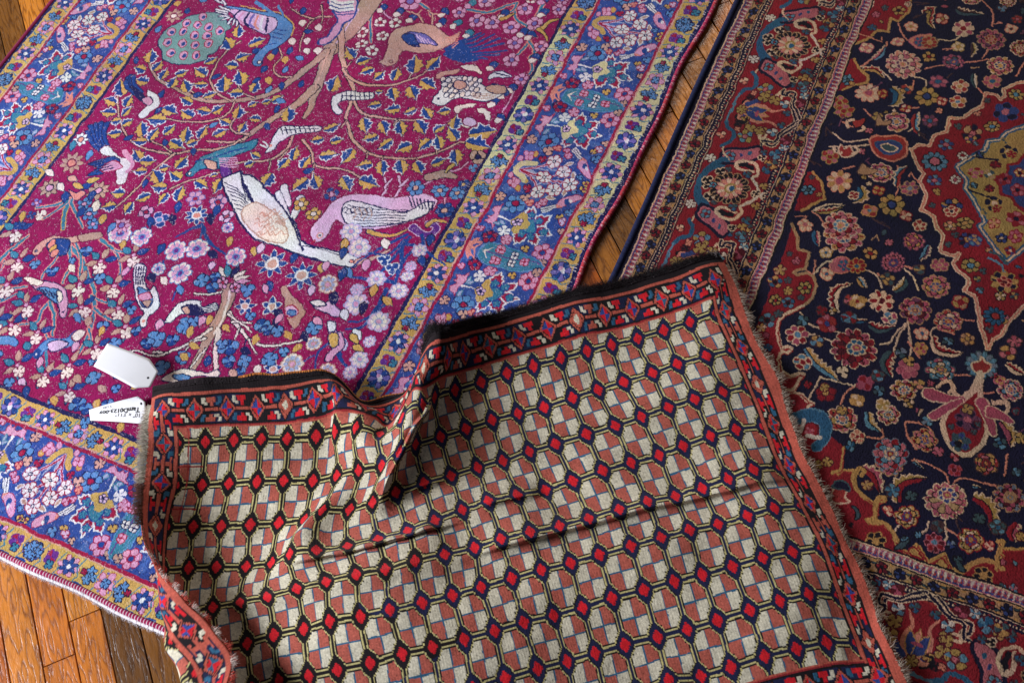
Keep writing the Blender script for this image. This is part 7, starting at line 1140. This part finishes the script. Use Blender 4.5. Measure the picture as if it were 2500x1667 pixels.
def make_folded():
    res = .135
    nu_, nv_ = int(23.95*WC/res), int(10.95*HR/res)
    uq = np.linspace(-1, 22.95, nu_); vq = np.linspace(-.45, 10.5, nv_)
    P = cloth(uq, vq)                                   # nv, nu, 3  (cm, z above pile of the flat rugs)
    r = np.random.default_rng(5)
    Ug, Vg = np.meshgrid(uq, vq)
    # little hand-made irregularities of the lattice
    Uw = Ug+.018*noise2(nv_, nu_, 70, 3)+.006*noise2(nv_, nu_, 9, 4); Vw = Vg+.014*noise2(nv_, nu_, 70, 5)+.005*noise2(nv_, nu_, 9, 6)
    W_ = weave(Uw, Vw)
    names = list(PAL3); pal = np.array([lin(v) for v in PAL3.values()])
    idx = np.zeros(W_.shape, int)
    for i, k in enumerate(names): idx[W_ == (k if k != 'or_' else 'or')] = i
    C_ = pal[idx]
    kn = r.standard_normal((int(nv_/1.6)+2, int(nu_/1.6)+2))
    vv = (np.arange(nv_)/1.6).astype(int); uu = (np.arange(nu_)/1.6).astype(int)
    kn = kn[vv][:, uu]
    rowtone = 1+.05*np.interp(np.arange(nv_), np.linspace(0, nv_, 90), r.standard_normal(90))[:, None]
    C_ = C_*np.clip((1+.12*kn+.05*r.standard_normal(idx.shape))*rowtone*(1+.05*noise2(nv_, nu_, 50, 8)), .4, 1.7)[..., None]
    # sharp creases and ridges, pushed along the cloth towards the eye of the light side
    Pc = P
    lift = np.zeros(Ug.shape)
    for amp, lamA, lamB, pts in CREASES:
        q = catmull(np.array(pts, float), n=8); best = np.full(Ug.shape, 1e9); sd = np.zeros(Ug.shape); tt_ = np.zeros(Ug.shape)
        for i in range(len(q)-1):
            A = q[i]*[WC, HR]; B = q[i+1]*[WC, HR]; d = B-A; L_ = d@d+1e-9
            x = Ug*WC-A[0]; y = Vg*HR-A[1]; t = np.clip((x*d[0]+y*d[1])/L_, 0, 1)
            D = np.hypot(x-t*d[0], y-t*d[1]); m = D < best
            best = np.where(m, D, best); sd = np.where(m, np.sign(x*d[1]-y*d[0]), sd); tt_ = np.where(m, (i+t)/(len(q)-1), tt_)
        fade = np.clip(np.minimum(tt_, 1-tt_)*4, 0, 1); fade = fade*fade*(3-2*fade)
        lift += amp*fade*np.where(sd > 0, np.exp(-(best/lamA)**1.5), np.exp(-(best/lamB)**2))
    ray = np.array([0, 0, HC*100])-P; ray /= np.linalg.norm(ray, axis=2)[..., None]
    P = P+ray*lift[..., None]
    dPu = np.gradient(P, axis=1); dPv = np.gradient(P, axis=0)
    Nn = np.cross(dPv, dPu); Nn /= np.linalg.norm(Nn, axis=2)[..., None]+1e-9
    if Nn[nv_//2, nu_*3//4, 2] < 0: Nn = -Nn
    # woven relief: rows of knots and slightly deeper dark yarn, small local puckers
    rel = .022*np.sin(2*np.pi*Vg*27)+.012*np.sin(2*np.pi*Ug*25)+.015*r.standard_normal(idx.shape)-.02*np.isin(W_, ['bk', 'nv', 'bw'])
    rel += .09*noise2(nv_, nu_, 34, 14)+.05*noise2(nv_, nu_, 15, 15)
    top = P+Nn*rel[..., None]; top[..., 2] += Z0*100
    st2 = 2
    bot = (P-Nn*.55)[::st2, ::st2]; bot[..., 2] += Z0*100
    nvb, nub = bot.shape[:2]
    root = thing('folded_rug', 'small fringed rug of cream and rust octagons lying rumpled over the two big carpets', 'rug')
    I = np.arange(nv_*nu_).reshape(nv_, nu_)
    F1 = np.stack([I[:-1, :-1], I[1:, :-1], I[1:, 1:], I[:-1, 1:]], -1).reshape(-1, 4)
    o1 = new_mesh('woven_face', top.reshape(-1, 3)*.01, F1, mats=[WOVEN], parent=root, cols=C_.reshape(-1, 3))
    J = np.arange(nvb*nub).reshape(nvb, nub)
    F2 = np.stack([J[:-1, :-1], J[:-1, 1:], J[1:, 1:], J[1:, :-1]], -1).reshape(-1, 4)
    # rim joining face and back
    Vb = bot.reshape(-1, 3)
    def ring(A): return np.concatenate([A[0, :-1], A[:-1, -1], A[-1, :0:-1], A[:0:-1, 0]])
    rt_i = ring(np.arange(nvb*nub).reshape(nvb, nub)); tt_full = top[::st2, ::st2].reshape(-1, 3)
    tops = tt_full[rt_i]; base = len(Vb); Vb = np.vstack([Vb, tops]); n_ = len(rt_i); j = np.arange(n_); j2 = (j+1) % n_
    F2 = np.vstack([F2, np.stack([rt_i[j], base+j, base+j2, rt_i[j2]], 1)])
    Cb = C_[::st2, ::st2].reshape(-1, 3); Cb = np.vstack([Cb*.92, lin((120, 58, 44))*np.ones((n_, 1))])
    new_mesh('woven_back', Vb*.01, F2, mats=[WOVEN], parent=root, cols=Cb)
    # ---- fringes of warp ends left and right
    def fringe(name, u_edge, vs, len_, cols, seed, spread=.35, wd=.0011, per=1, lift=0):
        r = np.random.default_rng(seed)
        iu = 0 if u_edge < 0 else nu_-1
        iv = np.clip(((vs+.45)/10.95*(nv_-1)).astype(int), 0, nv_-1)
        out_ = (-1 if u_edge < 0 else 1)*dPu[iv, iu]; out_ /= np.linalg.norm(out_, axis=1)[:, None]
        al = dPv[iv, iu]; al /= np.linalg.norm(al, axis=1)[:, None]
        rt = top[iv, iu]-out_*.15-Nn[iv, iu]*r.uniform(0, .4, len(vs))[:, None]+r.normal(size=(len(vs), 3))*.03
        dd = out_+al*r.normal(size=len(vs))[:, None]*spread+Nn[iv, iu]*(r.normal(size=len(vs))[:, None]*.2+lift)
        strands(name, rt*.01, dd, len_(r, vs), wd, cols(r, vs), FIB, root, droop=.25, curl=.22, seed=seed, floor=.0105)
    cf = lambda r, v: np.where(r.random((len(v), 1)) < .68, lin((206, 188, 170)), lin((132, 88, 70)))*r.uniform(.55, 1.1, (len(v), 1))
    rr = np.random.default_rng(3)
    vs = np.sort(rr.uniform(-.15, 10.4, 3600)); clump = np.sin(vs*23)+.6*np.sin(vs*61+1)
    fringe('fringe', 22.95, vs, lambda r, v: .010*(1+.35*np.sin(v*11)+.25*np.sin(v*37))*r.uniform(.6, 1.25, len(v)), cf, 21)
    vs = np.sort(rr.uniform(.0, 3.6, 1500)); fringe('fringe', -1, vs, lambda r, v: .016*r.uniform(.5, 1.2, len(v))*(v < 3.0)+.004, lambda r, v: np.where(v[:, None] < 2.0, lin((206, 196, 178)), lin((120, 70, 52)))*r.uniform(.6, 1.1, (len(v), 1)), 22)
    vs = np.sort(rr.uniform(3.6, 10.4, 2600)); fringe('fringe', -1, vs, lambda r, v: .0075*(1+.5*np.sin(v*17))*r.uniform(.5, 1.3, len(v)), lambda r, v: np.where(np.sin(v*9+r.normal(size=len(v))*.6)[:, None] > -.1, lin((228, 206, 196)), lin((206, 84, 70)))*r.uniform(.6, 1.1, (len(v), 1)), 23)
    # ---- dark wool end: ribs and the hairs that stand out of it
    def end_pts(uu_, off=0., out_amt=0.):
        iu = np.clip(((uu_+1)/23.95*(nu_-1)).astype(int), 0, nu_-1)
        o_ = -dPv[0, iu]; o_ /= np.linalg.norm(o_, axis=1)[:, None]
        return top[0, iu]+o_*out_amt+Nn[0, iu]*off, o_, dPu[0, iu]/np.linalg.norm(dPu[0, iu], axis=1)[:, None], Nn[0, iu]
    for k, (off, oa, rd_) in enumerate(((.05, -.25, .17), (.0, .05, .2), (-.15, .3, .2), (.1, -.6, .15))):
        uu_ = np.linspace(-.95, 22.9, 900); p, o_, _, _ = end_pts(uu_, off, oa)
        cord('end_rib', p, rd_+.02*r.standard_normal(900), WOVEN, root, np.tile(lin((30, 20, 24)), (900, 6, 1))*r.uniform(.5, 1.5, (900, 6))[..., None], sides=6)
    n_ = 9000; uu_ = np.sort(r.uniform(9.8, 22.9, n_)); p, o_, a_, n3 = end_pts(uu_)
    p = p+o_*r.uniform(-.7, .35, n_)[:, None]+r.normal(size=(n_, 3))*.08
    dd = o_*r.uniform(.3, 1.1, n_)[:, None]+a_*r.normal(size=(n_, 1))*.6+n3*r.uniform(0, .8, n_)[:, None]
    strands('wool_fringe', p*.01, dd, .010*r.uniform(.4, 1.4, n_)*(1+.7*(uu_ < 11.5)), .0006, lin((34, 24, 28))*r.uniform(.4, 1.8, (n_, 1)), FIB, root, droop=.15, curl=.45, seed=31)
    # overcast edge in orange wool along the left half
    uu_ = np.linspace(2.3, 9.9, 760); p, o_, _, _ = end_pts(uu_, .02, .32); wv = .5+.5*np.sin(np.arange(760)*1.7)
    cord('edge_overcasting', p+o_*(.06*np.sin(uu_*5))[:, None], .22+.05*wv, WOVEN, root, (lin((196, 118, 58))[None, None]*(.45+.75*wv)[:, None, None])*np.ones((760, 8, 1))*r.uniform(.8, 1.15, (760, 8))[..., None])
    # white tuft at the far right corner and one loose red thread at the curled side
    p, o_, a_, n3 = end_pts(np.full(34, 22.75)); strands('corner_tuft', (p+r.normal(size=(34, 3))*.25)*.01, o_+a_*r.normal(size=(34, 1))*.7+n3*.4, .012, .0008, np.tile(lin((200, 190, 196)), (34, 1))*r.uniform(.5, 1, (34, 1)), FIB, root, curl=.5, seed=5)
    q_, w_ = cloth(np.array([-.1]), np.array([4.15]))[0, 0], None
    th_ = [q_+np.array([.1*i+.25*math.sin(i*.5), -.35*i, Z0*100+1.2-.12*i]) for i in range(9)]
    cord('loose_thread', th_, .07, WOVEN, root, np.tile(lin((220, 70, 60)), (9, 6, 1)), sides=6)
    return root
WOVEN = yarn_material('flat woven wool', sheen=.12, rough=.88, bump=.35, mottled=.12)
folded_rug = make_folded()
